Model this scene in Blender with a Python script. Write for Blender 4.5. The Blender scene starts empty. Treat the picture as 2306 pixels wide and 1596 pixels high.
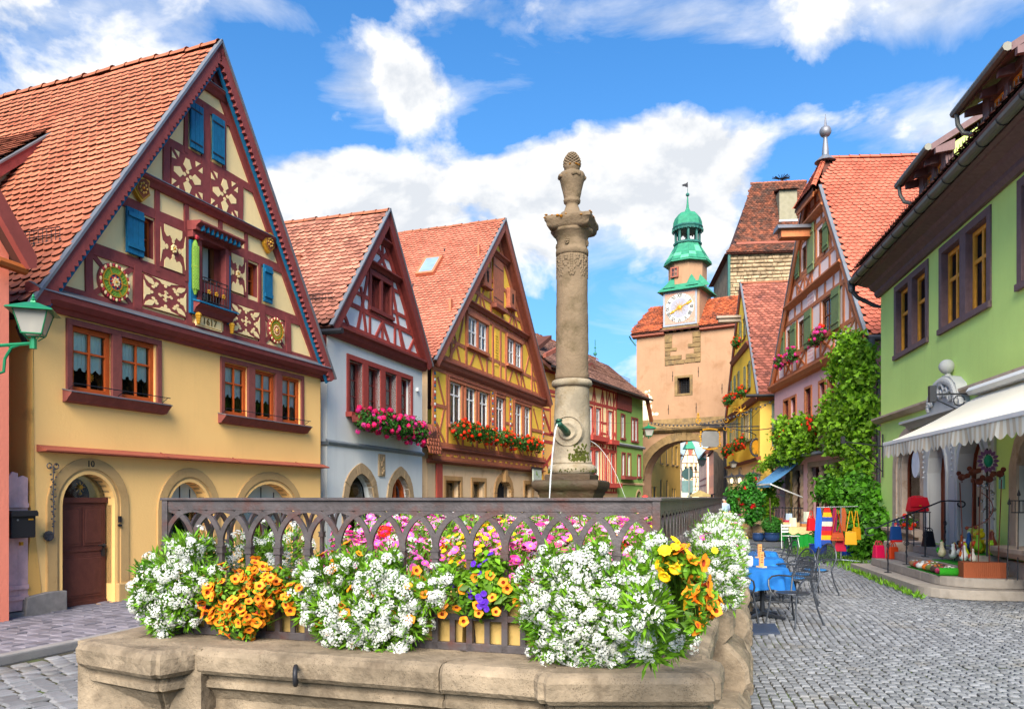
import bpy,bmesh,math,random
import numpy as np
from mathutils import Vector,Matrix,noise
from mathutils.geometry import delaunay_2d_cdt
random.seed(7);RNG=np.random.default_rng(7)
S=bpy.context.scene
COL=S.collection
PI=math.pi
F,CX,HY,EYE=1728.7,1152.5,1118.0,1.75
cam=bpy.data.cameras.new('camera');co=bpy.data.objects.new('camera',cam);COL.objects.link(co)
cam.sensor_width=36;cam.lens=F/2305*36;cam.shift_y=(HY-798)/2305
cam.clip_start=0.05;cam.clip_end=3000
co.location=(0,0,EYE);co.rotation_euler=(PI/2,0,0)
S.camera=co
SUN_EL,SUN_AZ=math.radians(36),math.radians(190)
sd=Vector((math.sin(SUN_AZ)*math.cos(SUN_EL),math.cos(SUN_AZ)*math.cos(SUN_EL),math.sin(SUN_EL)))
sun=bpy.data.lights.new('sun','SUN');sun.energy=1.5;sun.angle=math.radians(42);sun.color=(1,.92,.78)
so=bpy.data.objects.new('sun',sun);COL.objects.link(so);so.rotation_euler=sd.to_track_quat('Z','Y').to_euler();so.location=(0,0,60)
S.view_settings.view_transform='Standard';S.view_settings.look='None'
EXPO=2.95;CG=2**-EXPO;SKYT=(.052,.152,.235)
S.view_settings.exposure=EXPO;S.view_settings.gamma=1.0
try:S.view_settings.use_curve_mapping=False
except Exception:pass
S.cycles.max_bounces=8;S.cycles.transparent_max_bounces=12;S.cycles.caustics_reflective=False;S.cycles.caustics_refractive=False
def pdir(px,py):
 return Vector(((px-CX)/F,1,(HY-py)/F)).normalized()
W=bpy.data.worlds.new('World');S.world=W;W.use_nodes=True
nt=W.node_tree;N=nt.nodes;L=nt.links
N.clear()
def nd(t,x=0,**kw):
 n=N.new(t)
 for k,v in kw.items():setattr(n,k,v)
 return n
def mth(op,a,b=None,c=None,clamp=False):
 n=N.new('ShaderNodeMath');n.operation=op;n.use_clamp=clamp
 for i,x in enumerate((a,b,c)):
  if x is None:continue
  if isinstance(x,(int,float)):n.inputs[i].default_value=x
  else:L.new(x,n.inputs[i])
 return n.outputs[0]
def vmth(op,a,b=None,out=0):
 n=N.new('ShaderNodeVectorMath');n.operation=op
 for i,x in enumerate((a,b)):
  if x is None:continue
  if isinstance(x,(tuple,Vector)):n.inputs[i].default_value=tuple(x)
  else:L.new(x,n.inputs[i])
 return n.outputs[out]
def noi(vec,scale,det=8,rough=.55,dist=0):
 n=N.new('ShaderNodeTexNoise');n.inputs['Scale'].default_value=scale;n.inputs['Detail'].default_value=det
 n.inputs['Roughness'].default_value=rough;n.inputs['Distortion'].default_value=dist
 L.new(vec,n.inputs['Vector']);return n.outputs['Fac']
def mixc(f,a,b,bt='MIX'):
 n=N.new('ShaderNodeMix');n.data_type='RGBA';n.blend_type=bt
 for i,x in((0,f),(6,a),(7,b)):
  if isinstance(x,(int,float)):n.inputs[i].default_value=x
  elif isinstance(x,tuple):n.inputs[i].default_value=x if len(x)==4 else(*x,1)
  else:L.new(x,n.inputs[i])
 return n.outputs[2]
sky=nd('ShaderNodeTexSky',sky_type='NISHITA',sun_disc=False,sun_elevation=SUN_EL,sun_rotation=SUN_AZ)
sky.air_density=1.15;sky.dust_density=.5;sky.ozone_density=2.2
tc=nd('ShaderNodeTexCoord');dvec=tc.outputs['Generated']
sepn=nd('ShaderNodeSeparateXYZ');L.new(dvec,sepn.inputs[0]);dz=sepn.outputs[2]
flat=vmth('MULTIPLY',dvec,(1,1,1.5))
n1=noi(flat,7.0,10,.56,.2)
n1b=noi(vmth('ADD',flat,(-.010,0,.030)),7.0,10,.56,.2)
def gauss(px,py,rx,ry):
 d=vmth('MULTIPLY',vmth('SUBTRACT',dvec,tuple(pdir(px,py))),(1/rx,1/rx,1/ry));l=vmth('LENGTH',d,out=1)
 return mth('POWER',2.718,mth('MULTIPLY',mth('MULTIPLY',l,l),-1.0))
def bankof(L_):
 b=None
 for px,py,rx,ry,wgt in L_:
  g=mth('MULTIPLY',gauss(px,py,rx,ry),wgt);b=g if b is None else mth('ADD',b,g)
 return b
bank=bankof(((700,400,.075,.035,.30),(800,450,.10,.05,.30),(920,520,.09,.045,.26),(680,560,.09,.05,.26),(960,590,.07,.03,.12),(1240,400,.09,.035,.26),(1400,340,.10,.05,.27),(1560,400,.09,.06,.27),(1400,470,.14,.05,.16),(1120,390,.06,.025,.20),(1620,540,.08,.07,.24),(1230,540,.07,.05,.20),(880,180,.085,.042,.36),(640,210,.06,.06,-.2),(600,110,.05,.03,-.14),(1080,330,.05,.03,-.12),(800,30,.07,.04,-.2),(800,320,.07,.025,-.16),(1790,350,.06,.09,-.2),(1050,470,.03,.06,-.12),(2150,290,.1,.04,.14),(950,235,.05,.025,.18),(1140,195,.05,.025,.14),(200,90,.16,.05,.20),(1560,30,.22,.03,.12),(2020,260,.2,.035,.20),(2120,70,.16,.035,.10),(1200,60,.1,.03,.08),(620,20,.2,.03,.18),(1930,20,.14,.03,.18),(90,260,.06,.05,.1),(1010,80,.08,.04,-.20),(1270,190,.13,.05,-.26),(1600,190,.12,.035,-.2),(530,150,.07,.04,-.14),(1060,290,.07,.03,-.16),(1950,160,.2,.025,-.12),(560,330,.05,.05,-.16),(2160,190,.14,.03,-.14),(1900,400,.12,.05,-.16),(1850,600,.14,.08,-.1),(1200,720,.2,.06,-.1)))
n1=mth('MULTIPLY_ADD',n1,1.25,-.125);n1b=mth('MULTIPLY_ADD',n1b,1.25,-.125)
dens=mth('ADD',n1,mth('MULTIPLY',bank,.9))
mask=mth('MULTIPLY',mth('SUBTRACT',dens,.56),6.0,clamp=True)
thinn=noi(vmth('MULTIPLY',dvec,(1,1,2.6)),5.5,10,.60,.5)
veil=mth('MULTIPLY',mth('SUBTRACT',mth('ADD',thinn,mth('MULTIPLY',bank,.9)),.50),3.2,clamp=True)
mask=mth('MAXIMUM',mask,mth('MULTIPLY',veil,.72))
relief=mth('MULTIPLY_ADD',mth('SUBTRACT',n1,n1b),5.5,.66,clamp=True)
thick=mth('MULTIPLY',mth('SUBTRACT',dens,.74),2.0,clamp=True)
shade=mth('SUBTRACT',relief,mth('MULTIPLY',thick,.30),clamp=True)
ccol=mixc(shade,tuple(c*CG for c in(.80,.84,.90)),tuple(c*CG for c in(1.17,1.16,1.14)))
skyc=mixc(1.0,sky.outputs[0],tuple(c*CG for c in SKYT),'MULTIPLY')
haze=mth('POWER',mth('SUBTRACT',1.0,dz,clamp=True),3.5)
skyc=mixc(mth('MULTIPLY',haze,.75),skyc,tuple(c*CG for c in(.46,.64,.86)))
full=mixc(mask,skyc,ccol)
bg=nd('ShaderNodeBackground');L.new(full,bg.inputs[0]);bg.inputs[1].default_value=1.0
wo=nd('ShaderNodeOutputWorld');L.new(bg.outputs[0],wo.inputs[0])
def hexc(h,k=1.0):
 h=h.lstrip('#');o=[]
 for i in(0,2,4):
  c=int(h[i:i+2],16)/255
  o.append(min(1,(c/12.92 if c<=.04045 else((c+.055)/1.055)**2.4)*k))
 return tuple(o)
MATS={}
def mat(name,col,rough=.8,var=.12,scale=3.0,bump=.15,bscale=70,col2=None,c2amt=.5,c2scale=1.5,stretch=None,tint=0,metal=0,spec=.3,k=.8,kind=None,trans=0,streak=0,edge=None,coords='pos'):
 global N,L
 if name in MATS:return MATS[name]
 m=bpy.data.materials.new(name);m.use_nodes=True;MATS[name]=m
 N=m.node_tree.nodes;L=m.node_tree.links
 b=N['Principled BSDF'];out=N['Material Output']
 c=hexc(col,k)
 geo=N.new('ShaderNodeNewGeometry')if coords=='pos' else N.new('ShaderNodeTexCoord')
 vec=geo.outputs['Position']if coords=='pos' else geo.outputs['Object']
 v2=vmth('MULTIPLY',vec,stretch)if stretch else vec
 nf=noi(v2,scale,6,.6)
 f=mth('MULTIPLY_ADD',mth('SUBTRACT',nf,.5),var*5,1.0)
 colr=mixc(1.0,(*c,1),f,'MULTIPLY')if False else None
 vm=N.new('ShaderNodeVectorMath');vm.operation='SCALE';vm.inputs[0].default_value=c;L.new(f,vm.inputs['Scale'])
 colr=vm.outputs[0]
 if col2:
  m2=mth('MULTIPLY',mth('SUBTRACT',noi(vec,c2scale,8,.65,.3),.5+(.5-c2amt)*.35),5.0,clamp=True)
  colr=mixc(m2,colr,hexc(col2,k))
 if streak:
  sv=vmth('MULTIPLY',vec,(7,7,.5))
  sm=mth('MULTIPLY',mth('SUBTRACT',noi(sv,1.0,5,.6),.52),3.0*streak,clamp=True)
  colr=mixc(sm,colr,hexc('5a5548',k))
 if tint:
  at=N.new('ShaderNodeAttribute');at.attribute_name='tint'
  tf=mth('MULTIPLY_ADD',mth('SUBTRACT',at.outputs['Fac'],.5),2*tint,1.0)
  vm2=N.new('ShaderNodeVectorMath');vm2.operation='SCALE';L.new(colr,vm2.inputs[0]);L.new(tf,vm2.inputs['Scale'])
  colr=vm2.outputs[0]
 L.new(colr,b.inputs['Base Color'])
 b.inputs['Roughness'].default_value=rough;b.inputs['Metallic'].default_value=metal
 b.inputs['Specular IOR Level'].default_value=spec
 if bump:
  bn=N.new('ShaderNodeBump');bn.inputs['Strength'].default_value=min(1,bump);bn.inputs['Distance'].default_value=.012
  v3=vmth('MULTIPLY',vec,stretch)if stretch else vec
  L.new(noi(v3,bscale if not stretch else bscale*.35,5,.65),bn.inputs['Height']);L.new(bn.outputs[0],b.inputs['Normal'])
 if trans:
  tr=N.new('ShaderNodeBsdfTranslucent');L.new(colr,tr.inputs[0])
  mx=N.new('ShaderNodeMixShader');mx.inputs[0].default_value=trans
  L.new(b.outputs[0],mx.inputs[1]);L.new(tr.outputs[0],mx.inputs[2]);L.new(mx.outputs[0],out.inputs[0])
 return m
def plaster(name,col,k=.95,var=.06,streak=.07,**kw):
 return mat(name,col,streak=streak,rough=.92,var=var,scale=.8,bump=.4,bscale=28,k=k,spec=.15,**kw)
def timber(name,col,k=1.0,**kw):
 return mat(name,col,rough=.7,var=.16,scale=9,bump=.35,bscale=60,k=k,stretch=(1,1,.8),**kw)
def glassmat():
 m=bpy.data.materials.new('window_glass');m.use_nodes=True;nn=m.node_tree.nodes;ll=m.node_tree.links
 nn.clear();o=nn.new('ShaderNodeOutputMaterial');mx=nn.new('ShaderNodeMixShader');t=nn.new('ShaderNodeBsdfTransparent');g=nn.new('ShaderNodeBsdfGlossy')
 t.inputs[0].default_value=(.96,.98,.97,1);g.inputs['Roughness'].default_value=.04;lw=nn.new('ShaderNodeFresnel');lw.inputs[0].default_value=1.28
 mm=nn.new('ShaderNodeMath');mm.operation='MULTIPLY_ADD';ll.new(lw.outputs[0],mm.inputs[0]);mm.inputs[1].default_value=1.0;mm.inputs[2].default_value=.05
 nz=nn.new('ShaderNodeTexNoise');nz.inputs['Scale'].default_value=2.2;bp=nn.new('ShaderNodeBump');bp.inputs['Strength'].default_value=.25;bp.inputs['Distance'].default_value=.02
 ge=nn.new('ShaderNodeNewGeometry');ll.new(ge.outputs['Position'],nz.inputs['Vector']);ll.new(nz.outputs[0],bp.inputs['Height']);ll.new(bp.outputs[0],g.inputs['Normal'])
 ll.new(mm.outputs[0],mx.inputs[0]);ll.new(t.outputs[0],mx.inputs[1]);ll.new(g.outputs[0],mx.inputs[2]);ll.new(mx.outputs[0],o.inputs[0])
 return m
GLASS=glassmat()
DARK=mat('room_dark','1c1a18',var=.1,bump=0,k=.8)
def tilemat(name,col,col2,amt=.45,tint=.28,k=.72,moss=.5,c2s=.8):
 return mat(name,col,rough=.78,var=.1,scale=14,bump=.25,bscale=80,col2=col2,c2amt=amt,c2scale=c2s,tint=tint,k=k*.8,spec=.25)
def link(o,parent=None):
 COL.objects.link(o)
 if parent is not None:o.parent=parent
 return o
def tag(o,label=None,cat=None,group=None,kind=None):
 if label:o['label']=label
 if cat:o['category']=cat
 if group:o['group']=group
 if kind:o['kind']=kind
 return o
def thing(name,label,cat,loc=(0,0,0),rot=0,group=None,kind=None):
 o=bpy.data.objects.new(name,None);o.empty_display_size=.2;COL.objects.link(o)
 o.location=loc;o.rotation_euler=(0,0,rot)
 return tag(o,label,cat,group,kind)
class MB:
 def __init__(s):s.v=[];s.f=[];s.m=[]
 def add(s,vs,fs,m=0):
  o=len(s.v);s.v+=[tuple(x)for x in vs]
  for f in fs:s.f.append(tuple(o+i for i in f));s.m.append(m)
  return s
 def box(s,x0,x1,y0,y1,z0,z1,m=0):
  return s.add([(x0,y0,z0),(x1,y0,z0),(x1,y1,z0),(x0,y1,z0),(x0,y0,z1),(x1,y0,z1),(x1,y1,z1),(x0,y1,z1)],[(0,3,2,1),(4,5,6,7),(0,1,5,4),(1,2,6,5),(2,3,7,6),(3,0,4,7)],m)
 def prism(s,poly,y0,y1,m=0,ax='y'):
  n=len(poly)
  if ax=='y':pts=[(x,y0,z)for x,z in poly]+[(x,y1,z)for x,z in poly]
  elif ax=='z':pts=[(x,z,y0)for x,z in poly]+[(x,z,y1)for x,z in poly]
  else:pts=[(y0,x,z)for x,z in poly]+[(y1,x,z)for x,z in poly]
  return s.add(pts,[tuple(range(n)),tuple(range(2*n-1,n-1,-1))]+[(i,i+n,(i+1)%n+n,(i+1)%n)for i in range(n)],m)
 def beam(s,u0,z0,u1,z1,w,y0,y1,m=0):
  d=Vector((u1-u0,z1-z0));d.normalize();n=Vector((-d.y,d.x))*w/2
  return s.prism([(u0-n.x,z0-n.y),(u1-n.x,z1-n.y),(u1+n.x,z1+n.y),(u0+n.x,z0+n.y)],y0,y1,m)
 def bar(s,p,q,r,n=6,m=0,r2=None):return s.tube([p,q],r,n,m,rad=[r,r2 if r2 is not None else r])
 def tube(s,pts,r,n=6,m=0,closed=False,rad=None):
  P_=[Vector(p)for p in pts];k=len(P_);rings=[]
  up=None
  for i,p in enumerate(P_):
   a=P_[(i-1)%k]if(i>0 or closed)else p;b=P_[(i+1)%k]if(i<k-1 or closed)else p
   t=(b-a)
   if t.length<1e-9:t=Vector((0,0,1))
   t.normalize()
   if up is None:
    up=Vector((0,0,1))if abs(t.z)<.9 else Vector((1,0,0))
   e1=t.cross(up)
   if e1.length<1e-4:e1=t.cross(Vector((.3,1,.2)))
   e1.normalize();e2=e1.cross(t);up=e2
   rr=rad[i]if rad else r
   rings.append([p+(e1*math.cos(2*PI*j/n)+e2*math.sin(2*PI*j/n))*rr for j in range(n)])
  vs=[v for rg in rings for v in rg];fs=[]
  for i in range(k if closed else k-1):
   for j in range(n):
    a=i*n+j;b=i*n+(j+1)%n;i2=(i+1)%k
    fs.append((a,b,i2*n+(j+1)%n,i2*n+j))
  if not closed:fs+=[tuple(range(n-1,-1,-1)),tuple((k-1)*n+j for j in range(n))]
  return s.add(vs,fs,m)
 def lathe(s,prof,cx=0,cy=0,n=24,m=0,rot=0,cap=True,sq=None):
  vs=[];fs=[]
  for r,z in prof:
   for j in range(n):
    a=2*PI*j/n+rot;vs.append((cx+r*math.cos(a),cy+r*math.sin(a),z))
  for i in range(len(prof)-1):
   for j in range(n):fs.append((i*n+j,i*n+(j+1)%n,(i+1)*n+(j+1)%n,(i+1)*n+j))
  if cap:fs+=[tuple(range(n-1,-1,-1)),tuple((len(prof)-1)*n+j for j in range(n))]
  return s.add(vs,fs,m)
 def ball(s,c,r,n=8,m=0,sx=1,sy=1,sz=1):
  k=max(4,n//2+1)
  vs=[(c[0],c[1],c[2]-r*sz)]
  for i in range(1,k):
   t=-PI/2+PI*i/k
   vs+=[(c[0]+r*sx*math.cos(t)*math.cos(2*PI*j/n),c[1]+r*sy*math.cos(t)*math.sin(2*PI*j/n),c[2]+r*sz*math.sin(t))for j in range(n)]
  vs.append((c[0],c[1],c[2]+r*sz));fs=[(0,1+(j+1)%n,1+j)for j in range(n)]
  for i in range(k-2):
   for j in range(n):a=1+i*n;fs.append((a+j,a+(j+1)%n,a+n+(j+1)%n,a+n+j))
  a=1+(k-2)*n;e=len(vs)-1
  fs+=[(a+j,a+(j+1)%n,e)for j in range(n)]
  return s.add(vs,fs,m)
 def build(s,name,mats,parent=None,smooth=False,label=None,kind=None,loc=None,rot=None,rec=True,bevel=0):
  me=bpy.data.meshes.new(name);me.from_pydata(s.v,[],s.f)
  if not isinstance(mats,(list,tuple)):mats=[mats]
  for m in mats:me.materials.append(m)
  if len(mats)>1:me.polygons.foreach_set('material_index',s.m)
  if rec or bevel:
   bm=bmesh.new();bm.from_mesh(me)
   if bevel:
    bm.edges.ensure_lookup_table()
    bmesh.ops.recalc_face_normals(bm,faces=bm.faces[:])
    ed=[e for e in bm.edges if len(e.link_faces)==2 and e.calc_face_angle(0)>.6]
    bmesh.ops.bevel(bm,geom=ed,offset=bevel,segments=2,profile=.6,affect='EDGES',clamp_overlap=True)
   bmesh.ops.recalc_face_normals(bm,faces=bm.faces[:]);bm.to_mesh(me);bm.free()
  if smooth:me.polygons.foreach_set('use_smooth',[True]*len(me.polygons))
  me.update()
  o=bpy.data.objects.new(name,me);link(o,parent)
  if loc:o.location=loc
  if rot:o.rotation_euler=rot
  if label:o['label']=label
  if kind:o['kind']=kind
  return o
def smooth_by_angle(o,ang=40):
 me=o.data;me.polygons.foreach_set('use_smooth',[True]*len(me.polygons))
 bm=bmesh.new();bm.from_mesh(me)
 for e in bm.edges:
  if len(e.link_faces)==2 and e.calc_face_angle(0)>math.radians(ang):e.smooth=False
 bm.to_mesh(me);bm.free();return o
def inst(o,name,parent,loc=(0,0,0),rot=(0,0,0),sc=(1,1,1),M=None):
 c=bpy.data.objects.new(name,o.data if hasattr(o,'data')else o);link(c,parent)
 if M is not None:c.matrix_local=M
 else:c.location=loc;c.rotation_euler=rot;c.scale=sc
 return c
def copy_tree(o,parent=None):
 c=o.copy();COL.objects.link(c)
 if parent is not None:c.parent=parent
 for ch in list(o.children):copy_tree(ch,c)
 return c
def meshify(name,base,R,T,mats,parent=None,tint=None,kind=None,smooth=False):
 bases=base if isinstance(base,list)else[base]
 n=len(T);var=np.arange(n)%len(bases)if len(bases)>1 else np.zeros(n,int)
 Vs,Ls,Ts,Ms,Tn=[],[],[],[],[];off=0
 for bi,(V,Fc,fm)in enumerate(bases):
  sel=var==bi
  if not sel.any():continue
  V=np.asarray(V,float);Rb=R[sel];Tb=T[sel];k=len(V);c=len(Tb)
  P_=np.einsum('nij,kj->nki',Rb,V)+Tb[:,None,:]
  Vs.append(P_.reshape(-1,3))
  fl=np.array([i for f in Fc for i in f]);tt=np.array([len(f)for f in Fc])
  Ls.append((fl[None,:]+(np.arange(c)*k)[:,None]+off).ravel());Ts.append(np.tile(tt,c));Ms.append(np.tile(np.array(fm),c))
  tn=tint[sel]if tint is not None else RNG.random(c)
  Tn.append(np.repeat(tn,k));off+=c*k
 V=np.concatenate(Vs);Lp=np.concatenate(Ls);Tt=np.concatenate(Ts);Mi=np.concatenate(Ms)
 me=bpy.data.meshes.new(name)
 me.vertices.add(len(V));me.vertices.foreach_set('co',V.astype(np.float32).ravel())
 me.loops.add(len(Lp));me.loops.foreach_set('vertex_index',Lp.astype(np.int32))
 me.polygons.add(len(Tt));st=np.concatenate([[0],np.cumsum(Tt)[:-1]])
 me.polygons.foreach_set('loop_start',st.astype(np.int32));me.polygons.foreach_set('loop_total',Tt.astype(np.int32))
 if not isinstance(mats,(list,tuple)):mats=[mats]
 for m in mats:me.materials.append(m)
 me.polygons.foreach_set('material_index',Mi.astype(np.int32))
 if smooth:me.polygons.foreach_set('use_smooth',np.ones(len(Tt),bool))
 a=me.attributes.new('tint','FLOAT','POINT');a.data.foreach_set('value',np.concatenate(Tn).astype(np.float32))
 me.update(calc_edges=True)
 o=bpy.data.objects.new(name,me);link(o,parent)
 if kind:o['kind']=kind
 return o
def variants(name,bases,mats,n=10,smooth=False):
 bases=bases if isinstance(bases,list)else[bases];out=[]
 for i in range(n):
  V,Fc,fm=bases[i%len(bases)]
  me=bpy.data.meshes.new(name);me.from_pydata([tuple(v)for v in V],[],Fc)
  for m in(mats if isinstance(mats,(list,tuple))else[mats]):me.materials.append(m)
  me.polygons.foreach_set('material_index',fm)
  if smooth:me.polygons.foreach_set('use_smooth',[True]*len(me.polygons))
  a=me.attributes.new('tint','FLOAT','POINT');a.data.foreach_set('value',[(i+.5)/n]*len(V));me.update();out.append(me)
 return out
def frames(Nv,spin=None,scale=None):
 Nv=Nv/np.linalg.norm(Nv,axis=1,keepdims=True);n=len(Nv)
 a=np.where(np.abs(Nv[:,2:3])<.95,np.array([[0,0,1.]]),np.array([[1.,0,0]]))
 e1=np.cross(a,Nv);e1/=np.linalg.norm(e1,axis=1,keepdims=True);e2=np.cross(Nv,e1)
 if spin is None:spin=RNG.random(n)*2*PI
 c,s_=np.cos(spin)[:,None],np.sin(spin)[:,None]
 R=np.stack([e1*c+e2*s_,-e1*s_+e2*c,Nv],axis=2)
 if scale is not None:R=R*np.asarray(scale).reshape(-1,1,1)
 return R
def M4(R,T):
 return Matrix(((R[0][0],R[0][1],R[0][2],T[0]),(R[1][0],R[1][1],R[1][2],T[1]),(R[2][0],R[2][1],R[2][2],T[2]),(0,0,0,1)))
def inview(p,mx=.02):
 if p[1]<.3:return False
 px=CX+p[0]/p[1]*F;py=HY-(p[2]-EYE)/p[1]*F
 return-20<px<2325 and-20<py<1616
def individuals(name,meshes,R,T,parent,names=None):
 out=[]
 for i in range(len(T)):
  o=bpy.data.objects.new(name,meshes[i%len(meshes)]);link(o,parent);o.matrix_local=M4(R[i],T[i]);out.append(o)
 return out
def split_pieces(name,stuffname,base,meshes,R,T,mats,parent,Mw,nmax=300,kind=True,smooth=False,want=None):
 """the nmax pieces nearest the camera become objects, the rest one joined part"""
 Tw=T@np.array(Mw.to_3x3()).T+np.array(Mw.translation)
 vis=np.array([inview(p)for p in Tw]);dist=np.linalg.norm(Tw-np.array([0,0,EYE]),axis=1)
 if want is not None:vis&=want(Tw)
 order=np.argsort(np.where(vis,dist,dist+1e4))
 ind=order[:nmax];ind=ind[vis[ind]];rest=np.setdiff1d(np.arange(len(T)),ind)
 individuals(name,meshes,R[ind],T[ind],parent)
 if len(rest):meshify(stuffname,base,R[rest],T[rest],mats,parent,kind='stuff',smooth=smooth)
ZO={'D':(0,0,1,1),'A':(0,63.3,.3968,.3968),'B':(0,664.9,.4761,.4761),'C':(158.3,443.3,.23806,.23806),'K':(443.3,379.9,.27774,.27774),'E':(601.6,443.3,.43657,.43657),'F':(1190.5,728.2,.25799,.25799),'G':(1361.5,696.6,.29762,.29762),'H':(1583.1,253.3,.39686,.39686),'I':(1614.7,886.5,.35707,.35707),'J':(1931.3,823.2,.27777,.27777),'T':(1171.5,316.6,.31738,.31738),'U':(1456.4,728.2,.19838,.19838),'V':(1519.7,949.8,.19838,.19838)}
def pix(k,x,y):
 a,b,s,t=ZO[k];return a+s*x,b+t*y
def P(k,x,y,Y):
 px,py=pix(k,x,y);return Vector(((px-CX)/F*Y,Y,EYE+(HY-py)/F*Y))
def PG(k,x,y,z=0):
 px,py=pix(k,x,y);Y=(EYE-z)*F/(py-HY);return Vector(((px-CX)/F*Y,Y,z))
class Fac:
 def __init__(s,px,Y,tan,right=False,X=None,dirv=None):
  s.X0=(px-CX)/F*Y if X is None else X;s.Y0=Y
  n=math.hypot(tan,1);s.ux,s.uy=tan/n,1/n
  if right:s.ux,s.uy=-s.ux,-s.uy
  if dirv:n=math.hypot(*dirv);s.ux,s.uy=dirv[0]/n,dirv[1]/n
  s.vx,s.vy=-s.uy,s.ux;s.rot=math.atan2(s.uy,s.ux);s.loc=(s.X0,s.Y0,0)
  s.M=Matrix.Translation(s.loc)@Matrix.Rotation(s.rot,4,'Z')
 def q(s,k,x,y,d=0):
  px,py=pix(k,x,y);r=(px-CX)/F;X0=s.X0-d*s.vx;Y0=s.Y0-d*s.vy
  u=(r*Y0-X0)/(s.ux-r*s.uy);Y=Y0+u*s.uy
  return u,EYE+(HY-py)/F*Y
 def root(s,name,label,cat='house',**kw):return thing(name,label,cat,s.loc,s.rot,**kw)
def inpoly(x,y,poly):
 c=False;n=len(poly);j=n-1
 for i in range(n):
  xi,yi=poly[i];xj,yj=poly[j]
  if(yi>y)!=(yj>y)and x<(xj-xi)*(y-yi)/(yj-yi)+xi:c=not c
  j=i
 return c
def wall(name,outline,holes,mt,parent,y=0.0,depth=.25,revmat=None,label=None,flip=False):
 vs=[Vector(p)for p in outline];ed=[(i,(i+1)%len(outline))for i in range(len(outline))]
 for h in holes:
  o=len(vs);vs+=[Vector(p)for p in h];ed+=[(o+i,o+(i+1)%len(h))for i in range(len(h))]
 V,_,Fs,*_r=delaunay_2d_cdt(vs,ed,[],0,1e-4)
 mb=MB();keep=[]
 for f in Fs:
  cx=sum(V[i].x for i in f)/3;cz=sum(V[i].y for i in f)/3
  if inpoly(cx,cz,outline)and not any(inpoly(cx,cz,h)for h in holes):keep.append(tuple(f))
 mb.add([(v.x,y,v.y)for v in V],keep,0)
 for h in holes:
  n=len(h);mb.add([(a,y,b)for a,b in h]+[(a,y+depth,b)for a,b in h],[(i,(i+1)%n,(i+1)%n+n,i+n)for i in range(n)],1)
 return mb.build(name,[mt,revmat or mt],parent,rec=False,label=label)
def arch(u0,u1,zb,zs,za,n=14,pointed=False):
 c=(u0+u1)/2;w=(u1-u0)/2;pts=[(u0,zb),(u1,zb)]
 for i in range(n+1):
  t=i/n
  if pointed:
   x=1-2*t;k=abs(x);pts.append((c+w*x,zs+(za-zs)*math.sqrt(max(0,1-k**1.6))*(1-.12*k*(1-k))))
  else:pts.append((c+w*math.cos(PI*t),zs+(za-zs)*math.sin(PI*t)))
 return pts
def rect(u0,u1,z0,z1):return[(u0,z0),(u1,z0),(u1,z1),(u0,z1)]
def ring_poly(outer,inner):
 return outer+inner[::-1]
def arch_band(parent,name,u0,u1,zb,zs,za,w,y0,y1,m,n=14,pointed=False,pieces=0,bevel=0):
 o=arch(u0-w,u1+w,zb,zs,za+w,n,pointed)[1:];i=arch(u0,u1,zb,zs,za,n,pointed)[1:]
 o=o+[(u0-w,zb)];i=i+[(u0,zb)]
 if not pieces:
  return MB().prism(ring_poly(o,i),y0,y1).build(name,m,parent)
 k=len(o)
 step=max(1,(k-1)//pieces)
 j=0
 while j<k-1:
  e=min(k-1,j+step);sh=random.uniform(-.012,.012)
  def sh_(A,B,t):return(A[0]+(B[0]-A[0])*t,A[1]+(B[1]-A[1])*t)
  oo=o[j:e+1];ii=i[j:e+1]
  oo=[sh_(oo[0],oo[1],.03)]+oo[1:-1]+[sh_(oo[-1],oo[-2],.03)];ii=[sh_(ii[0],ii[1],.03)]+ii[1:-1]+[sh_(ii[-1],ii[-2],.03)]
  MB().prism(oo+ii[::-1],y0-abs(sh),y1).build(name,m,parent);j=e
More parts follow.
